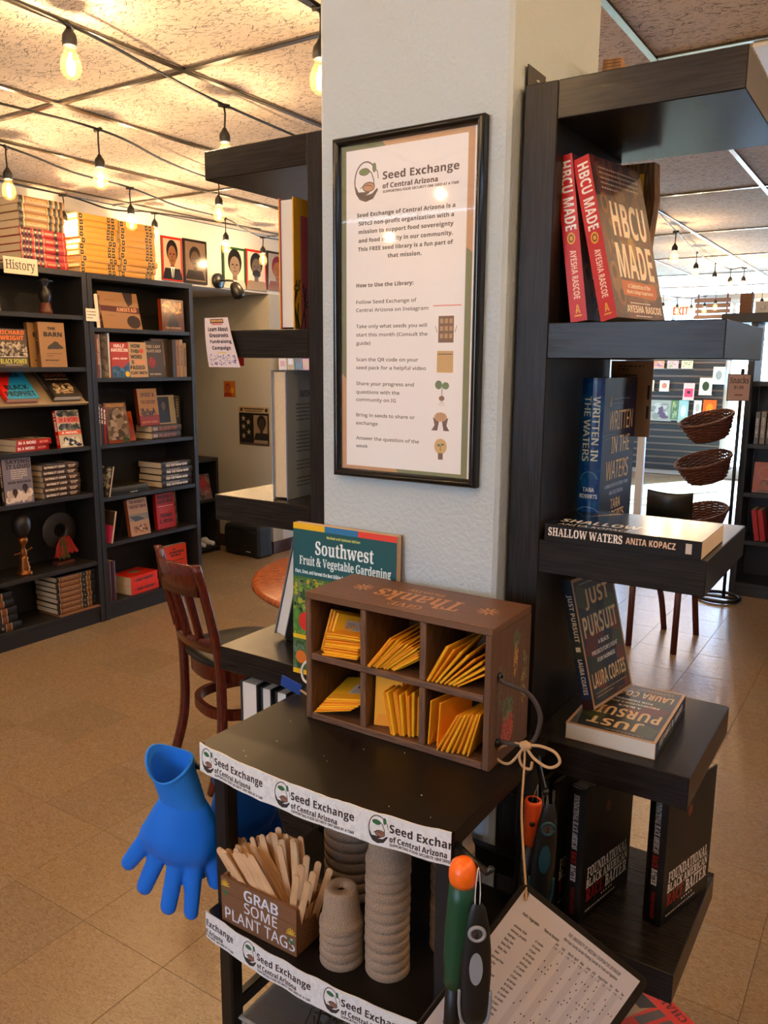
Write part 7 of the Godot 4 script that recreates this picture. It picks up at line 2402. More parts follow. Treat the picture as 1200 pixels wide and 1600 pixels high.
	for q in [[10, 250, 34], [5, 345, 50]]:
		arc(33, q[1] + 20, q[2] * 0.7, 22, 180, 350, 2, Color(0.4, 0.6, 0.68))
	fill(20, 366, 26, 3, Color(0.86, 0.68, 0.12))
	fill(20, 392, 26, 3, Color(0.86, 0.68, 0.12))
	fill(20, 366, 3, 28, Color(0.86, 0.68, 0.12))
	fill(43, 366, 3, 28, Color(0.86, 0.68, 0.12))
	bk = field(16, 16, near_img)
	fill(0, 0, 16, 16, Color(0.05, 0.1, 0.2))
	book("book", "blue hardback with gold lettering standing behind a flat dark book", 0.155, 0.237, 0.036, f, s, bk, Transform3D(Basis(Vector3.UP, deg_to_rad(-2)) * b0, Vector3(0.078, 1.2629, -0.128)), {"cover": "print_near_gloss", "hard": true})
	var env_c := field(90, 220, near_img)
	fill(0, 0, 90, 220, Color(0.62, 0.44, 0.28))
	rows(14, 14, 56, 2, 9, 3, Color(0.2, 0.15, 0.12), 4)
	fill(30, 40, 26, 3, Color(0.2, 0.15, 0.12))
	for q in [[80, 70, 40], [80, 130, 36]]:
		fill(q[0], q[1], 5, q[2], Color(0.12, 0.1, 0.09))
	card("manila_folder", "tan folder hanging from the shelf behind the blue hardback", "folder", env_c, 0.070, 0.128, Transform3D(Basis(Vector3.UP, deg_to_rad(4)), Vector3(0.091, 1.399, -0.281)), "print_near_matte", 0.002)

	# dark glossy book lying in front
	f = field(250, 380, near_img)
	fill(0, 0, 250, 380, Color(0.05, 0.06, 0.08))
	specks(0, 0, 250, 380, [Color(0.07, 0.085, 0.11), Color(0.045, 0.05, 0.07), Color(0.10, 0.11, 0.13)], 90, 30, 90, 8)
	poly([Vector2(150, 60), Vector2(240, 110), Vector2(235, 130)], Color(0.7, 0.55, 0.16))
	text("SHALLOW", 70, 20, 200, 40, wt, "b", "c", 1)
	text("ANITA KOPACZ", 20, 30, 180, 22, wt, "s", "c", 1)
	s = field(52, 380, near_img)
	fill(0, 0, 52, 380, Color(0.035, 0.05, 0.085))
	text("SHALLOW WATERS", 30, 10, 188, 24, Color(0.92, 0.87, 0.82), "t", "c", 1)
	text("ANITA KOPACZ", 30, 206, 116, 19, Color(0.85, 0.72, 0.62), "b", "c", 1)
	fill(14, 344, 28, 14, Color(0.75, 0.7, 0.66))
	bk = field(16, 16, near_img)
	fill(0, 0, 16, 16, Color(0.04, 0.05, 0.07))
	# lies flat, spine along +z towards the room, head to the left
	var lay := Basis(Vector3(0, 0, -1), Vector3(-1, 0, 0), Vector3(0, 1, 0))
	book("book", "glossy dark navy paperback lying flat with its spine forward", 0.148, 0.222, 0.026, f, s, bk, Transform3D(Basis(Vector3.UP, deg_to_rad(0.0)) * lay, Vector3(0.2815, 1.2626 + 0.0131, 0.004)), {"cover": "print_near_gloss", "pages": "pages"})

	# cream-edged copies: one flat, one upright on it
	f = field(250, 380, near_img)
	fill(0, 0, 250, 380, Color(0.72, 0.55, 0.36))
	fill(9, 9, 232, 362, Color(0.14, 0.15, 0.15))
	var pats := [Color(0.24, 0.27, 0.14), Color(0.36, 0.11, 0.06), Color(0.10, 0.15, 0.22), Color(0.42, 0.2, 0.07), Color(0.17, 0.2, 0.14), Color(0.12, 0.09, 0.09)]
	for k in 22:
		var c := Vector2(20 + (k * 67) % 210, 20 + (k * 97) % 340)
		poly([c.clamp(Vector2(12, 12), Vector2(236, 366)), (c + Vector2(60, 20)).clamp(Vector2(12, 12), Vector2(236, 366)), (c + Vector2(44, 84)).clamp(Vector2(12, 12), Vector2(236, 366)), (c + Vector2(-20, 60)).clamp(Vector2(12, 12), Vector2(236, 366))], pats[k % 6])
	rows(40, 20, 170, 1, 8, 3, Color(0.72, 0.6, 0.45), 5)
	text("JUST", 130, 40, 150, 62, Color(0.84, 0.70, 0.48), "b", "c")
	text("PURSUIT", 126, 116, 206, 62, Color(0.84, 0.70, 0.48), "b", "c")
	text("A BLACK", 125, 196, 66, 12, wt, "s", "c")
	text("PROSECUTOR'S FIGHT", 125, 222, 160, 12, wt, "s", "c")
	text("FOR FAIRNESS", 125, 246, 110, 12, wt, "s", "c")
	text("LAURA COATES", 125, 282, 206, 44, Color(0.84, 0.70, 0.48), "b", "c")
	rows(30, 340, 190, 2, 10, 3, Color(0.78, 0.6, 0.42), 8)
	s = field(48, 380, near_img)
	fill(0, 0, 48, 380, Color(0.16, 0.21, 0.27))
	fill(0, 170, 48, 60, Color(0.22, 0.26, 0.27))
	fill(0, 230, 48, 120, Color(0.14, 0.19, 0.33))
	fill(0, 350, 48, 30, Color(0.22, 0.11, 0.12))
	text("JUST PURSUIT", 26, 42, 140, 24, wt, "b", "c", 1)
	text("LAURA COATES", 25, 232, 104, 20, wt, "b", "c", 1)
	fill(16, 196, 20, 14, wt)
	bk = field(16, 16, near_img)
	fill(0, 0, 16, 16, Color(0.5, 0.38, 0.25))
	# flat copy: head towards +z, front up, spine on the right
	var lay2 := Basis(Vector3(-1, 0, 0), Vector3(0, 0, 1), Vector3(0, 1, 0))
	book("book", "patterned cream-edged paperback lying flat on the lower right shelf", 0.137, 0.210, 0.026, f, s, bk, Transform3D(Basis(Vector3.UP, deg_to_rad(1.5)) * lay2, Vector3(0.2285, 0.9479 + 0.0131, -0.236)), {"tail": true, "cover": "print_near", "pages": "pages_white"})
	# upright copy leaning back to the left
	var up := Basis(Vector3.UP, deg_to_rad(-9)) * Basis(Vector3(0, 0, 1), deg_to_rad(14.5)) * b0
	book("book", "upright copy of the patterned paperback standing on the flat one", 0.137, 0.210, 0.020, f, s, bk, Transform3D(up, Vector3(0.1135, 0.9741 + 0.0026, -0.080)), {"cover": "print_near", "pages": "pages"})

	# black volumes on the next shelf down
	f = field(240, 370, near_img)
	var dk := Color(0.035, 0.026, 0.026)
	fill(0, 0, 240, 370, dk)
	ell(120, 90, 22, 40, Color(0.09, 0.03, 0.04))
	poly([Vector2(70, 250), Vector2(96, 120), Vector2(140, 120), Vector2(160, 250)], Color(0.10, 0.035, 0.055))
	ell(112, 84, 11, 16, Color(0.42, 0.2, 0.12))
	text("FOUNDATIONAL", 125, 226, 200, 30, wt, "t", "c")
	text("BLACK AMERICAN", 125, 260, 206, 24, wt, "t", "c")
	text("RACE", 66, 288, 82, 34, Color(0.6, 0.03, 0.03), "t", "c")
	text("BAITER", 172, 288, 110, 34, wt, "t", "c")
	for k in 5:
		fill(100 + k * 12, 330, 5, 5, wt)
	rows(24, 346, 196, 1, 8, 5, Color(0.75, 0.72, 0.68), 6)
	s = field(52, 370, near_img)
	fill(0, 0, 52, 370, Color(0.03, 0.028, 0.03))
	text("FOUNDATIONAL BLACK AMERICAN", 28, 20, 150, 15, Color(0.85, 0.83, 0.8), "t", "c", 1)
	text("RACE", 28, 176, 34, 15, Color(0.6, 0.03, 0.03), "t", "c", 1)
	text("BAITER", 28, 214, 46, 15, Color(0.85, 0.83, 0.8), "t", "c", 1)
	text("TARIQ NASHEED", 28, 276, 76, 12, Color(0.55, 0.04, 0.04), "t", "c", 1)
	bk = field(16, 16, near_img)
	fill(0, 0, 16, 16, dk)
	var spots := [[0.230, -0.098, -16.0, "black book with red and white lettering standing alone on the right"], [0.118, -0.036, -13.0, "front one of three black books under the lower right shelf"], [0.082, -0.030, -8.0, "middle one of three black books under the lower right shelf"], [0.0655 - 0.001, -0.028, -2.0, "rear one of three black books beside the upright"]]
	for q in spots:
		book("book", q[3], 0.15, 0.232, 0.032 if q[0] > 0.09 else 0.016, f, s, bk, Transform3D(Basis(Vector3.UP, deg_to_rad(q[2])) * b0, Vector3(q[0], 0.6325, q[1])), {"cover": "print_near", "hard": true, "group": "black books on the right unit"})

	# orange paperback on the shelf below
	f = field(230, 330, near_img)
	var og := Color(0.80, 0.17, 0.07)
	fill(0, 0, 230, 330, og)
	fill(100, 130, 120, 150, Color(0.62, 0.52, 0.4))
	face(160, 180, 90, Color(0.26, 0.2, 0.17), Color(0.12, 0.1, 0.1), Color(0.16, 0.14, 0.14))
	poly([Vector2(20, 200), Vector2(56, 200), Vector2(46, 280), Vector2(16, 280)], Color(0.33, 0.3, 0.3))
	poly([Vector2(66, 200), Vector2(94, 200), Vector2(86, 280), Vector2(60, 280)], Color(0.33, 0.3, 0.3))
	text("CHALLENGE", 120, 300, 190, 22, Color(0.3, 0.06, 0.04), "t", "c")
	text("AND WORK", 120, 16, 150, 18, Color(0.3, 0.06, 0.04), "t", "c")
	bk = field(16, 16, near_img)
	fill(0, 0, 16, 16, og.darkened(0.2))
	book("book", "orange paperback with a grey portrait lying at the bottom right", 0.16, 0.235, 0.02, f, bk, bk, frame(Vector3(-0.85, 0, -0.527).normalized(), Vector3(-0.527, 0, 0.85).normalized(), Vector3.UP, Vector3(0.288, 0.3163 + 0.0103, -0.268)), {"tail": true, "cover": "print_near"})


# ---------------------------------------------------------------- books on the left-hand unit and by the pillar
func build_left_unit_books() -> void:
	# garden guide leaning between crate and pillar
	var f := field(330, 410, near_img)
	var teal := Color(0.055, 0.31, 0.33)
	fill(0, 0, 330, 410, teal)
	fill(0, 0, 106, 16, Color(0.90, 0.70, 0.02))
	fill(106, 0, 106, 16, Color(0.14, 0.45, 0.64))
	fill(212, 0, 118, 16, Color(0.86, 0.24, 0.15))
	text("Revised and Updated Edition", 166, 24, 106, 10, Color(0.80, 0.76, 0.35), "b", "c")
	var wt := Color(0.94, 0.95, 0.95)
	text("Southwest", 168, 40, 186, 38, wt, "t", "c")
	text("Fruit & Vegetable Gardening", 168, 84, 292, 32, wt, "t", "c")
	text("Plant, Grow, and Harvest the Best Edibles for Arizona, Nevada & New Mexico Gardens", 166, 122, 316, 12, wt, "b", "c")
	fill(0, 142, 330, 160, Color(0.26, 0.42, 0.12))
	specks(0, 142, 330, 158, [Color(0.35, 0.52, 0.16), Color(0.16, 0.3, 0.08), Color(0.45, 0.6, 0.22), Color(0.62, 0.62, 0.2), Color(0.7, 0.62, 0.1), Color(0.2, 0.36, 0.14), Color(0.08, 0.14, 0.06), Color(0.42, 0.42, 0.36)], 900, 3, 15, 7)
	specks(0, 230, 330, 70, [Color(0.25, 0.45, 0.16), Color(0.33, 0.54, 0.2), Color(0.14, 0.28, 0.09)], 120, 12, 34, 9)
	ell(46, 262, 26, 26, Color(0.82, 0.16, 0.1))
	fill(0, 300, 330, 12, Color(0.90, 0.72, 0.04))
	fill(0, 312, 330, 84, Color(0.22, 0.36, 0.16))
	specks(0, 312, 330, 84, [Color(0.3, 0.42, 0.2), Color(0.14, 0.24, 0.1), Color(0.35, 0.45, 0.4)], 200, 4, 18, 3)
	ell(28, 362, 18, 18, Color(0.85, 0.42, 0.05))
	fill(0, 396, 330, 14, Color(0.90, 0.72, 0.04))
	var bk := field(16, 16, near_img)
	fill(0, 0, 16, 16, teal)
	book("book", "teal gardening guide standing between the crate and the pillar", 0.213, 0.272, 0.016, f, bk, bk, Transform3D(Basis(Vector3(1, 0, 0), deg_to_rad(-1.2)), Vector3(-0.383, CT + 0.0006, 0.0475)), {"cover": "print_near", "pages": "pages"})

	# fore-edge forward: back cover looks along +x
	var b1 := Basis(Vector3(0, 0, 1), Vector3(0, 1, 0), Vector3(-1, 0, 0))
	var f1 := field(20, 20, near_img)
	fill(0, 0, 20, 20, Color(0.86, 0.60, 0.14))
	var b := field(200, 340, near_img)
	fill(0, 0, 200, 340, Color(0.86, 0.66, 0.10))
	fill(22, 44, 178, 296, Color(0.72, 0.36, 0.43))
	var rn := RandomNumberGenerator.new()
	rn.seed = 9
	for k in 26:
		var x := rn.randf_range(0, 190)
		var h := rn.randf_range(40, 130)
		stroke([Vector2(x, 339), Vector2(x + rn.randf_range(-14, 14), 339 - h * 0.5), Vector2(x + rn.randf_range(-8, 14), 339 - h)], 3.5, Color(0.08, 0.07, 0.05))
		if k % 2 == 0:
			ell(x, 339 - h, 10, 8, Color(0.10, 0.09, 0.06))
			ell(x, 339 - h, 7, 5, Color(0.68, 0.6, 0.14))
	book("book", "yellow picture book with a pink panel on the left unit's upper shelf", 0.18, 0.224, 0.034, f1, f1, b, Transform3D(b1, Vector3(-0.458, 1.5792, -0.212)), {"cover": "print_near", "hard": true, "pages": "pages_white"})
	f1 = field(20, 20, near_img)
	fill(0, 0, 20, 20, Color(0.34, 0.38, 0.52))
	b = field(240, 370, near_img)
	fill(0, 0, 240, 370, Color(0.74, 0.77, 0.77))
	text("SAYING IT LOUD", 64, 58, 130, 18, Color(0.1, 0.1, 0.11), "t")
	for q in [[96, 5], [176, 6], [260, 3], [310, 3]]:
		rows(44, q[0], 180, q[1], 11, 3, Color(0.25, 0.26, 0.28), q[0])
	book("book", "pale grey-backed hardback with its page edges forward, left unit", 0.165, 0.243, 0.034, f1, f1, b, Transform3D(Basis(Vector3.UP, deg_to_rad(4)) * b1, Vector3(-0.508, 1.2629, -0.216)), {"cover": "print_near", "hard": true, "pages": "pages"})
	f1 = field(20, 20, near_img)
	fill(0, 0, 20, 20, Color(0.42, 0.42, 0.45))
	var lean := Basis(Vector3(0, 0, 1), deg_to_rad(-14.5))
	book("book", "grey-covered book leaning with its page edges forward beside the gardening guide", 0.155, 0.236, 0.030, f1, f1, f1, Transform3D(lean * b1, Vector3(-0.566, 0.9481 + 0.0075, -0.277)), {"cover": "print_near", "hard": true, "pages": "pages_white"})
	var ez := thing("book_stand", "small black easel holding the leaning grey book", "book stand", at(-0.52, 0.9478, -0.16))
	part("base", boxm(Vector3(0.07, 0.004, 0.06), 0.001), M.metal_black, ez)
	part("back_plate", boxab(Vector3(0.034, 0.0045, -0.03), Vector3(0.037, 0.14, 0.03), 0.001), M.metal_black, ez, Transform3D(Basis(Vector3(0, 0, 1), 0.0), Vector3.ZERO))
	# lower shelf
	f1 = field(20, 20, near_img)
	fill(0, 0, 20, 20, Color(0.16, 0.17, 0.19))
	for k in 3:
		var w: float = [0.046, 0.028, 0.03][k]
		book("book", ["thick cream-paged book at the left end of the left unit's lower shelf", "cream-paged book in the middle of the left unit's lower shelf", "dark-covered book nearest the upright on the left unit's lower shelf"][k], 0.16, [0.246, 0.24, 0.236][k], w, f1, f1, f1, Transform3D(b1, Vector3([-0.577, -0.538, -0.505][k], 0.6323, -0.196 - 0.008 * k)), {"cover": "print_near", "hard": true, "pages": "pages_white"})


# ---------------------------------------------------------------- the far part of the shop, right of the pillar
func build_right_background() -> void:
	# slatted display wall
	var o := thing("slat_wall", "dark horizontal slatted display wall at the far end of the shop", "display wall", at(0, 0, -10.6))
	part("backing", boxab(Vector3(-3.0, 0.06, 0.0005), Vector3(-1.66, 1.85, 0.012), 0), M.slat_groove, o)
	for k in 19:
		var y := 0.07 + k * 0.094
		part("slat", boxab(Vector3(-3.0, y, 0.0125), Vector3(-1.66, y + 0.066, 0.034), 0.004), M.slat_dark, o)
	var tones := [
		["orange and lilac greeting card", -2.525, 1.478, 0.15, 0.10, Color(0.85, 0.6, 0.5), Color(0.55, 0.45, 0.7)],
		["pink and green greeting card", -2.335, 1.48, 0.15, 0.10, Color(0.85, 0.72, 0.76), Color(0.5, 0.66, 0.42)],
		["pale green greeting card", -2.145, 1.48, 0.15, 0.10, Color(0.84, 0.88, 0.78), Color(0.62, 0.68, 0.5)],
		["small card with a yellow flower", -2.64, 1.165, 0.14, 0.145, Color(0.9, 0.88, 0.82), Color(0.93, 0.58, 0.05)],
		["small card with a pink figure", -2.43, 1.165, 0.13, 0.145, Color(0.9, 0.88, 0.86), Color(0.78, 0.5, 0.42)],
		["pink sign card", -2.095, 1.055, 0.145, 0.225, Color(0.88, 0.78, 0.8), Color(0.9, 0.25, 0.42)],
		["white card with a green emblem", -1.88, 1.13, 0.165, 0.225, Color(0.84, 0.9, 0.88), Color(0.12, 0.22, 0.13)],
		["white information sheet", -1.725, 1.278, 0.15, 0.225, Color(0.86, 0.92, 0.93), Color(0.55, 0.62, 0.66)],
		["framed silver picture", -2.48, 0.76, 0.33, 0.28, Color(0.6, 0.64, 0.62), Color(0.36, 0.3, 0.42)],
		["green and yellow magazine", -2.27, 0.775, 0.1, 0.265, Color(0.35, 0.5, 0.36), Color(0.8, 0.75, 0.4)],
		["pale blue magazine", -2.15, 0.75, 0.13, 0.295, Color(0.6, 0.78, 0.8), Color(0.82, 0.9, 0.9)],
		["white booklet", -1.965, 0.85, 0.1, 0.2, Color(0.9, 0.92, 0.92), Color(0.7, 0.72, 0.72)],
		["orange booklet", -1.81, 0.85, 0.17, 0.21, Color(0.92, 0.36, 0.06), Color(0.93, 0.55, 0.1)]]
	for k in tones.size():
		var q: Array = tones[k]
		var r := field(50, 60)
		fill(0, 0, 50, 60, q[5])
		if k < 3 or k == 8 or k == 9:
			specks(4, 4, 42, 52, [q[6], q[5].darkened(0.15), q[5].lightened(0.3)], 26, 6, 18, k + 3)
		elif k == 5:
			fill(6, 20, 38, 30, q[6])
			fill(18, 28, 14, 10, Color(0.2, 0.1, 0.14))
		else:
			ell(25, 30, 13, 16, q[6])
		var c := card("display_card", "%s on the far slatted wall" % q[0], "card", r, q[3], q[4], Transform3D(Basis(Vector3(1, 0, 0), deg_to_rad(-6)), Vector3(q[1], q[2], -10.5 if k > 4 else -10.52)), "print_far", 0.003, "cards on the slatted wall")
		part("holder", boxab(Vector3(-q[3] / 2 - 0.004, -0.006, -0.05), Vector3(q[3] / 2 + 0.004, -0.0005, 0.012), 0.001), M.clear_acrylic if M.has("clear_acrylic") else M.trim_white, c)
	# exit sign and slatted valance
	var r := field(120, 56)
	fill(0, 0, 120, 56, Color(0.93, 0.9, 0.86))
	text("EXIT", 52, 10, 74, 36, Color(0.82, 0.12, 0.06), "b", "c")
	poly([Vector2(96, 18), Vector2(112, 28), Vector2(96, 38)], Color(0.82, 0.12, 0.06))
	var ex := thing("exit_sign", "white exit sign with red letters hanging at the far end", "sign", at(-2.205, 2.15, -10.3))
	part("box", boxab(Vector3(-0.16, 0, -0.03), Vector3(0.16, 0.16, -0.0005), 0.003), M.trim_white, ex)
	var st := new_st()
	quad(st, Vector3(-0.158, 0.158, 0), Vector3(0.158, 0.158, 0), Vector3(0.158, 0.002, 0), Vector3(-0.158, 0.002, 0), r)
	part("face", st.commit(), M.print_far, ex)
	part("stem", boxab(Vector3(-0.01, 0.16, -0.02), Vector3(0.01, 0.2955, -0.008), 0), M.trim_white, ex)
	var va := thing("valance", "brown slatted valance above the far display wall", "valance", at(-1.84, 2.12, -10.34))
	mat("valance_brown", Color(0.28, 0.19, 0.16), 0.6)
	for k in 4:
		part("slat", boxab(Vector3(-0.225, k * 0.07, 0), Vector3(0.225, k * 0.07 + 0.052, 0.02), 0.003), M.valance_brown, va)
	for s in [-0.18, 0.18]:
		part("hanger", boxab(Vector3(s - 0.012, 0, -0.006), Vector3(s + 0.012, 0.3245, -0.0005), 0), M.valance_brown, va)
	var wp := thing("white_post", "white painted half-height post beside the far display", "post", at(-1.45, 0, -6.0))
	part("post", boxm(Vector3(0.062, 1.13, 0.05), 0.003), M.trim_white, wp)
	part("cap", boxab(Vector3(-0.036, 1.1305, -0.03), Vector3(0.036, 1.145, 0.03), 0.002), M.trim_white, wp)

	# open bookcase in front of the windows
	var bc := thing("open_bookcase", "dark open-backed bookcase at the right edge", "bookcase", at(0, 0, -4.58))
	for x in [-0.42, 0.5, 1.42]:
		part("upright", boxab(Vector3(x, 0, -0.3), Vector3(x + 0.04, 1.79, 0), 0.002), M.slat_dark, bc)
	part("top_panel", boxab(Vector3(-0.60, 1.7905, -0.31), Vector3(1.6, 1.85, 0.01), 0.002), M.slat_dark, bc)
	for y in [1.42, 1.02, 0.70, 0.38, 0.09]:
		for x in [-0.38, 0.54]:
			part("shelf", boxab(Vector3(x + 0.0005, y - 0.03, -0.3), Vector3(x + 0.8795, y, 0), 0.002), M.slat_dark, bc)
	for x in [-0.38, 0.54]:
		part("back_panel", boxab(Vector3(x + 0.0005, 0.09, -0.297), Vector3(x + 0.8795, 1.385, -0.29), 0), M.slat_dark, bc)
	part("plinth", boxab(Vector3(-0.379, 0, -0.02), Vector3(0.499, 0.0595, -0.006), 0), M.slat_dark, bc)
	var tb := thing("parcel", "upright tan cardboard box on top of the right-hand bookcase", "box", at(-0.478, 1.85, -4.70))
	part("carton", boxm(Vector3(0.072, 0.13, 0.08), 0.002), M.valance_tan if M.has("valance_tan") else M.tagbox_wood, tb)
	part("tape", boxab(Vector3(-0.012, 0.1302, -0.04), Vector3(0.012, 0.1308, 0.04), 0), M.pages, tb)
	var wb := thing("display_box", "white box with a rounded window on top of the right-hand bookcase", "box", at(-0.375, 1.85, -4.70))
	part("carton", boxm(Vector3(0.09, 0.075, 0.08), 0.004), M.paper_white, wb)
	part("window", lathe([Vector2(0.0, 0.0015), Vector2(0.018, 0.001), Vector2(0.018, 0.0)], 18, Transform3D(Basis(Vector3(1, 0, 0), PI / 2), Vector3(0, 0.04, 0.0402))), M.trim_white, wb)
	var list := [[-0.335, 1.0205, 0.205, 0.026, Color(0.36, 0.38, 0.42), "grey-blue book at the left of the right bookcase's upper row"], [-0.30, 1.0205, 0.21, 0.03, Color(0.5, 0.48, 0.45), "pale grey book second in the right bookcase's upper row"], [-0.262, 1.0205, 0.2, 0.03, Color(0.3, 0.3, 0.34), "dark grey book third in the right bookcase's upper row"]]
	for q in list:
		var c := cover(40, 60, 10, q[4], q[4], [], [["HISTORY", 0.5, 0.2, 0.6, 0.5, Color(0.8, 0.78, 0.74)]])
		book("book", q[5], 0.14, q[2], q[3], c[0], c[1], c[2], Transform3D(Basis(Vector3(0, 0, -1), Vector3(0, 1, 0), Vector3(1, 0, 0)), Vector3(q[0], q[1], -4.6)))
	var c := cover(90, 130, 12, Color(0.66, 0.34, 0.27), Color(0.5, 0.2, 0.15), [], [], null, func(w, h):
		arc(w * 0.5, h * 0.36, 24, 26, 0, 360, 3, Color(0.8, 0.62, 0.52))
		face(w * 0.5, h * 0.72, 34, Color(0.55, 0.4, 0.33), Color(0.4, 0.2, 0.16), Color(0.45, 0.28, 0.22)))
	book("book", "salmon-coloured book face out in the right bookcase", 0.14, 0.2, 0.02, c[0], c[1], c[2], Transform3D(Basis(Vector3(1, 0, 0), deg_to_rad(-8)), Vector3(-0.335, 0.7005, -4.62)))
	for k in 2:
		c = cover(40, 60, 12, Color(0.62, 0.09, 0.10), Color(0.66, 0.1, 0.11), [], [])
		book("book", "%s of two red books leaning in the right bookcase" % ["left", "right"][k], 0.14, 0.205, 0.03, c[0], c[1], c[2], Transform3D(Basis(Vector3(0, 0, 1), deg_to_rad(10)) * Basis(Vector3(0, 0, -1), Vector3(0, 1, 0), Vector3(1, 0, 0)), Vector3(-0.275 + 0.036 * k, 0.3835, -4.6)))

	# wire stand with three wicker baskets
	var sx := -0.42
	var sz := -4.42
	var sd := thing("basket_stand", "black wire floor stand holding wicker snack baskets", "stand", at(sx, 0, sz))
	part("pole", tubem([Vector3(0, 0.012, 0), Vector3(0, 1.5, 0)], 0.011, 10), M.metal_black, sd)
	var ring := []
	for k in 25:
		ring.append(Vector3(cos(TAU * k / 24) * 0.13 - 0.03, 0.014, sin(TAU * k / 24) * 0.13))
	part("base_ring", tubem(ring, 0.012, 8), M.metal_black, sd)
	part("base_bar", tubem([Vector3(-0.155, 0.014, 0), Vector3(0.095, 0.014, 0)], 0.009, 8), M.metal_black, sd)
	var spec := [[1.13, 0.165, 0.13, 13.0, "top"], [0.86, 0.175, 0.135, 13.0, "middle"], [0.55, 0.165, 0.10, 10.0, "lowest"]]
	for q in spec:
		var rr := []
		for k in 25:
			rr.append(Vector3(cos(TAU * k / 24) * q[1] * 0.82 - 0.165, q[0] - 0.02 + (cos(TAU * k / 24)) * 0.03, sin(TAU * k / 24) * q[1] * 0.82))
		part("basket_ring", tubem(rr, 0.004, 6), M.metal_black, sd)
		basket(Transform3D(Basis(Vector3(0, 0, 1), deg_to_rad(q[3])) * Basis(Vector3(1, 0, 0), deg_to_rad(14.0)), Vector3(sx - 0.16, q[0] - 0.07, sz)), q[1], q[2], "%s of three brown wicker baskets on the wire stand" % q[4])
	r = field(120, 150)
	fill(0, 0, 120, 150, Color(0.08, 0.08, 0.08))
	fill(5, 5, 110, 140, Color(0.66, 0.53, 0.49))
	text("Snacks", 60, 18, 94, 34, Color(0.1, 0.09, 0.1), "r", "c")
	text("$1.00", 60, 64, 48, 20, Color(0.1, 0.09, 0.1), "s", "c")
	fill(42, 112, 40, 8, Color(0.4, 0.28, 0.25))
	card("price_sign", "square black-edged Snacks price sign above the baskets", "sign", r, 0.135, 0.168, Transform3D(Basis(Vector3.UP, deg_to_rad(12)), Vector3(sx - 0.012, 1.30, sz + 0.02)), "print_far", 0.004)
	var rn := RandomNumberGenerator.new()
	rn.seed = 12
	for k in 14:
		var w: int = k / 7
		var col: Color = [Color(0.75, 0.74, 0.72), Color(0.3, 0.28, 0.3), Color(0.62, 0.15, 0.12), Color(0.85, 0.86, 0.88), Color(0.4, 0.42, 0.46)][k % 5]
		if not M.has("snack%d" % (k % 5)):
			mat("snack%d" % (k % 5), col, 0.25)
		var a := TAU * (k % 7) / 7.0
		var t := thing("snack_packet", "%s snack packet lying in the %s wicker basket" % [["silver", "dark", "red", "white", "grey-blue"][k % 5], ["top", "middle"][w]], "snack packet", Transform3D(Basis(Vector3.UP, a) * Basis(Vector3(1, 0, 0), 0.35), Vector3(sx - 0.16 + cos(a) * 0.07, [1.125, 0.853][w] + cos(a) * 0.012 + 0.006 * (k % 2), sz + sin(a) * 0.07)), "snack packets in the %s basket" % ["top", "middle"][w])
		var s2 := new_st()
		var rows_ := []
		for i in 7:
			var row := []
			var v := i / 6.0
			for j in 12:
				var b := TAU * j / 12
				row.append(Vector3(cos(b) * 0.028, sin(b) * 0.010 * sin(PI * clampf(v, 0.04, 0.96)), (v - 0.5) * 0.09))
			rows_.append(row)
		skin(s2, rows_, true, true)
		part("wrapper", fin(s2), M["snack%d" % (k % 5)], t)


func basket(xf: Transform3D, r: float, h: float, label: String) -> void:
	var o := thing("wicker_basket", label, "basket", xf)
	var stakes := new_st()
	var weave := new_st()
	var n := 22
	for k in n:
		var a := TAU * k / n
		tube(stakes, [Vector3(cos(a) * r * 0.62, 0, sin(a) * r * 0.62), Vector3(cos(a) * r * 0.84, h * 0.5, sin(a) * r * 0.84), Vector3(cos(a) * r * 0.97, h, sin(a) * r * 0.97)], 0.0045, 5)
	var rows_ := 13
	for i in rows_:
		var k := (i + 0.5) / rows_
		var rr := r * lerpf(0.63, 0.97, pow(k, 0.85))
		var pts := []
		for j in n * 4 + 1:
			var a := TAU * j / (n * 4)
			var w := 0.006 * cos(a * n / 2.0 + (PI if i % 2 else 0.0))
			pts.append(Vector3(cos(a) * (rr + w), h * k, sin(a) * (rr + w)))
		tube(weave, pts, 0.0062, 5)
	part("stakes", fin(stakes), M.wicker, o)
	part("weave", fin(weave), M.wicker, o)
	var rim := new_st()
	for s in 2:
		var pts := []
		for j in 61:
			var a := TAU * j / 60
			pts.append(Vector3(cos(a) * r + 0.003 * cos(a * 20 + s * PI), h + 0.004 * sin(a * 20 + s * PI), sin(a) * r))
		tube(rim, pts, 0.008, 6)
	part("rim", fin(rim), M.wicker, o)
	part("floor", lathe([Vector2(0.0, 0.004), Vector2(r * 0.64, 0.004), Vector2(r * 0.64, -0.002), Vector2(0.0, -0.002)], 28), M.wicker, o)


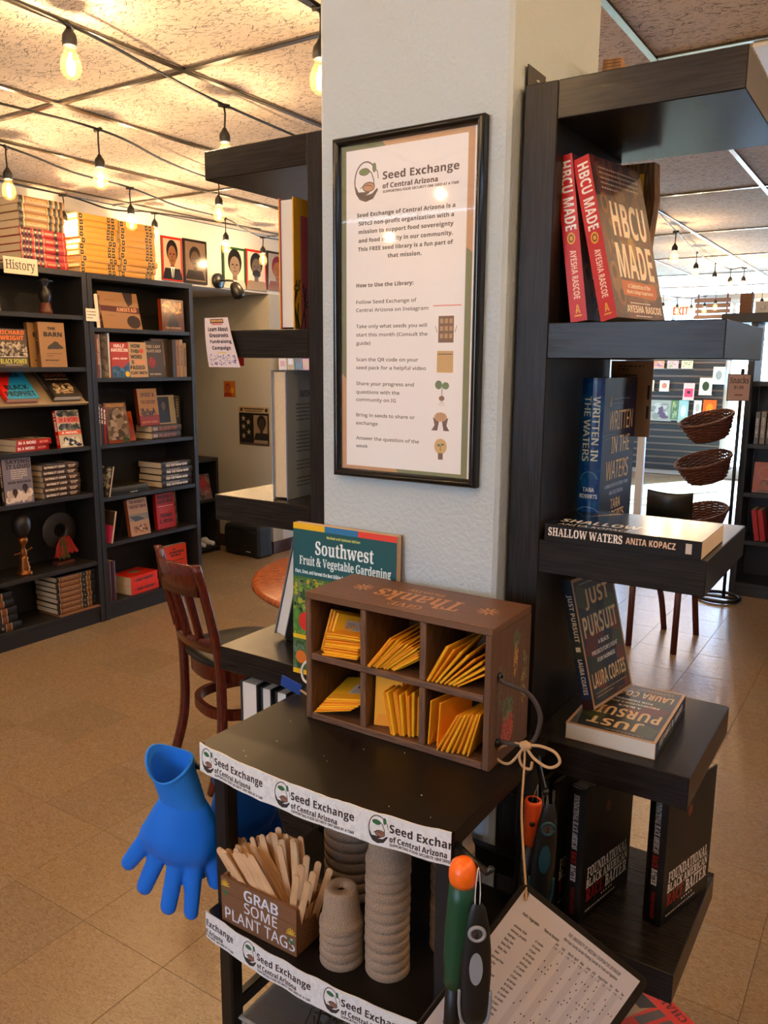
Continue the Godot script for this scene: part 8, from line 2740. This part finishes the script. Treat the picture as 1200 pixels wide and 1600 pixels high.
# ---------------------------------------------------------------- string lights
func build_string_lights() -> void:
	var glass := lathe([Vector2(0.011, 0.0), Vector2(0.0125, -0.006), Vector2(0.019, -0.022), Vector2(0.0255, -0.038), Vector2(0.0285, -0.052), Vector2(0.0275, -0.066), Vector2(0.0225, -0.078), Vector2(0.013, -0.086), Vector2(0.004, -0.0885), Vector2(0.0, -0.089)], 24)
	var socket := lathe([Vector2(0.0, 0.044), Vector2(0.006, 0.043), Vector2(0.009, 0.036), Vector2(0.0175, 0.024), Vector2(0.0195, 0.014), Vector2(0.0195, -0.004), Vector2(0.017, -0.006), Vector2(0.0, -0.006)], 20)
	var fil := new_st()
	for k in 4:
		var a := TAU * k / 4 + 0.4
		tube(fil, [Vector3(cos(a) * 0.004, -0.020, sin(a) * 0.004), Vector3(cos(a) * 0.0085, -0.066, sin(a) * 0.0085)], 0.0016, 6)
	tube(fil, [Vector3(0, -0.019, 0), Vector3(0, -0.068, 0)], 0.0009, 5)
	var filament := fin(fil)
	# junction points: x, y of the cable, z, drop to the bulb's foot, where
	var list := [
		[-1.497, 2.40, -0.393, 0.135, "at top left near the black cable"],
		[-1.628, 2.40, -1.113, 0.205, "just above the left shelf unit's end"],
		[-0.86, 2.40, -0.661, 0.205, "beside the pillar's left edge near the ceiling"],
		[-1.013, 2.42, -0.132, 0.16, "cut by the top edge of the picture"],
		[-2.259, 2.40, -1.076, 0.222, "hanging in the middle of the left ceiling"],
		[-2.808, 2.40, -1.039, 0.212, "at the left edge above the stacked books"],
		[-3.014, 2.40, -1.858, 0.212, "in front of the right yellow stack"],
		[-2.502, 2.40, -1.975, 0.196, "just below the left unit's top shelf"],
		[-3.231, 2.40, -2.78, 0.212, "in front of the wall between the portraits"],
		[-3.40, 2.37, -3.32, 0.190, "in front of the red-bordered bearded portrait"],
		[-3.474, 2.40, -1.789, 0.215, "in front of the tan stacked books"],
		[-3.462, 2.40, -2.413, 0.166, "left of the red-bordered man in a suit"],
		[-0.958, 2.40, -4.696, 0.207, "nearest on the string right of the red books"],
		[-1.071, 2.40, -5.847, 0.205, "second on the string right of the red books"],
		[-1.09, 2.40, -6.659, 0.196, "third on the string right of the red books"],
		[-1.058, 2.40, -7.187, 0.196, "fourth on the string right of the red books"],
		[-0.934, 2.40, -7.138, 0.20, "fifth on the string right of the red books"],
		[-1.114, 2.40, -8.782, 0.21, "sixth on the string right of the red books"],
		[-1.133, 2.40, -9.578, 0.225, "last at the right edge near the bookcase top"],
		[-2.221, 2.36, -9.367, 0.21, "far back, leftmost above the exit sign"],
		[-2.142, 2.36, -9.743, 0.21, "far back, second above the exit sign"],
		[-2.012, 2.36, -9.928, 0.21, "far back, third above the exit sign"],
		[-1.802, 2.36, -9.699, 0.21, "far back, fourth above the slatted valance"],
		[-1.576, 2.36, -9.193, 0.21, "far back, rightmost above the slatted valance"],
		# the strings go on out of view; some bulbs are added as fill
		[0.90, 2.40, -0.2, 0.2, "over the aisle close to the right shelf unit"],
		[1.05, 2.40, -1.2, 0.2, "over the aisle behind the right shelf unit"],
		[1.15, 2.40, -2.4, 0.2, "added over the aisle in front of the open bookcase to brighten the floor"],  # unseen bulb added to brighten the floor on the right
		[1.7, 2.40, -0.6, 0.2, "added over the far side of the right aisle to brighten the floor"],  # added out of view, more light for the right-hand floor
		[0.85, 2.40, 0.35, 0.2, "over the aisle right of the cart"],
		[0.2, 2.40, 1.5, 0.2, "over the photographer"],
		[-0.35, 2.40, 1.0, 0.2, "added over the floor in front of the cart to light it"],  # unseen bulb added to light the cart and crate fronts
		[1.0, 2.40, 1.15, 0.2, "added over the aisle right of the photographer to light the cart"],  # also added as front light for the cart
		[-0.5, 2.40, 2.1, 0.2, "added behind the photographer near the street window to light the cart"],  # added out of view, fill light on the cart goods
		[-1.347, 2.40, 2.244, 0.19, "behind the photographer, mirrored high in the poster glass"],
		[-2.214, 2.40, 3.177, 0.19, "behind the photographer, mirrored in the poster glass middle"],
		[-1.4, 2.40, 0.55, 0.2, "over the floor left of the photographer"],
		[-2.3, 2.40, 0.2, 0.2, "over the floor near the first bookcase"]]
	for q in list:
		var p := Vector3(q[0], q[1], q[2])
		var foot: float = q[3]
		var o := thing("hanging_bulb", "glowing filament bulb in a black socket " + q[4], "light bulb", Transform3D(Basis(Vector3.UP, q[0] * 7.0), p), "bulbs of the string lights")
		var sy := -(foot - 0.089)
		part("socket", socket, M.cable_black, o, at(0, sy, 0))
		var gl := part("glass", glass, M.bulb_glass, o, at(0, sy, 0))
		part("filament", filament, M.filament, gl)
		part("drop_cord", tubem([Vector3(0, -0.002, 0), Vector3(0.003, sy * 0.4 + 0.02, 0.001), Vector3(0, sy + 0.04, 0)], 0.0035, 6), M.cable_black, o)
		part("clip", tubem([Vector3(-0.02, 0.0, 0), Vector3(0.02, 0.0, 0)], 0.0075, 8), M.cable_black, o)
		var l := OmniLight3D.new()
		l.name = "bulb_light"
		l.light_energy = BULB
		l.light_color = Color(1.0, 0.82, 0.59)
		l.omni_range = 14.0
		l.omni_attenuation = 2.0
		l.light_size = 0.012
		l.shadow_enabled = true
		o.add_child(l)
		l.position = Vector3(0, sy - 0.044, 0)
	var runs := [
		["cable along the nearest ceiling bar at top left", [Vector3(-1.43, 2.43, 0.9), Vector3(-1.46, 2.40, 0.2), Vector3(-1.497, 2.403, -0.393), Vector3(-1.56, 2.40, -0.75), Vector3(-1.628, 2.403, -1.113), Vector3(-1.70, 2.41, -1.9), Vector3(-1.74, 2.43, -2.6)]],
		["cable passing over the middle of the left ceiling", [Vector3(-2.30, 2.42, 0.5), Vector3(-2.27, 2.39, -0.35), Vector3(-2.259, 2.403, -1.076), Vector3(-2.40, 2.395, -1.55), Vector3(-2.502, 2.403, -1.975), Vector3(-2.55, 2.43, -2.8)]],
		["cable above the stacked books at left", [Vector3(-2.74, 2.42, -0.3), Vector3(-2.808, 2.403, -1.039), Vector3(-2.92, 2.39, -1.45), Vector3(-3.014, 2.403, -1.858), Vector3(-3.13, 2.39, -2.3), Vector3(-3.231, 2.403, -2.78), Vector3(-3.33, 2.385, -3.05), Vector3(-3.40, 2.373, -3.32), Vector3(-3.5, 2.41, -4.0)]],
		["cable sagging along the left wall above the bookcases", [Vector3(-3.45, 2.41, -1.0), Vector3(-3.474, 2.403, -1.789), Vector3(-3.47, 2.375, -2.1), Vector3(-3.462, 2.403, -2.413), Vector3(-3.45, 2.42, -2.9), Vector3(-3.40, 2.42, -3.3)]],
		["short cable beside the pillar's left edge", [Vector3(-0.84, 2.43, -0.2), Vector3(-0.86, 2.403, -0.661), Vector3(-0.90, 2.43, -1.1)]],
		["cable above the top edge left of the pillar", [Vector3(-0.98, 2.44, 0.3), Vector3(-1.013, 2.423, -0.132), Vector3(-1.03, 2.44, -0.4)]],
		["cable running back from the red books to the windows", [Vector3(-0.90, 2.43, -3.9), Vector3(-0.958, 2.403, -4.696), Vector3(-1.071, 2.403, -5.847), Vector3(-1.09, 2.403, -6.659), Vector3(-1.058, 2.403, -7.187), Vector3(-0.934, 2.403, -7.138), Vector3(-1.0, 2.40, -8.0), Vector3(-1.114, 2.403, -8.782), Vector3(-1.133, 2.403, -9.578)]],
		["cable looped above the exit sign at the far end", [Vector3(-2.5, 2.43, -9.0), Vector3(-2.221, 2.363, -9.367), Vector3(-2.142, 2.363, -9.743), Vector3(-2.012, 2.363, -9.928), Vector3(-1.802, 2.363, -9.699), Vector3(-1.576, 2.363, -9.193), Vector3(-1.3, 2.43, -8.6)]],
		["cable over the aisle right of the pillar", [Vector3(1.2, 2.44, -3.2), Vector3(1.15, 2.403, -2.4), Vector3(1.05, 2.403, -1.2), Vector3(1.7, 2.403, -0.6), Vector3(0.90, 2.403, -0.2), Vector3(0.85, 2.403, 0.35), Vector3(1.0, 2.403, 1.15), Vector3(0.2, 2.403, 1.5), Vector3(-0.5, 2.403, 2.1), Vector3(-1.347, 2.403, 2.244), Vector3(-2.214, 2.403, 3.177), Vector3(-2.4, 2.44, 3.4)]],
		["cable over the open floor at left", [Vector3(0.2, 2.43, 1.2), Vector3(-0.35, 2.403, 1.0), Vector3(-1.4, 2.403, 0.55), Vector3(-2.3, 2.403, 0.2), Vector3(-2.8, 2.43, 0.3)]]]
	for q in runs:
		var o := thing("light_cable", "black string light " + q[0], "cable")
		part("wire", tubem(bezier(q[1], q[1].size() * 8), 0.0048, 7), M.cable_black, o)
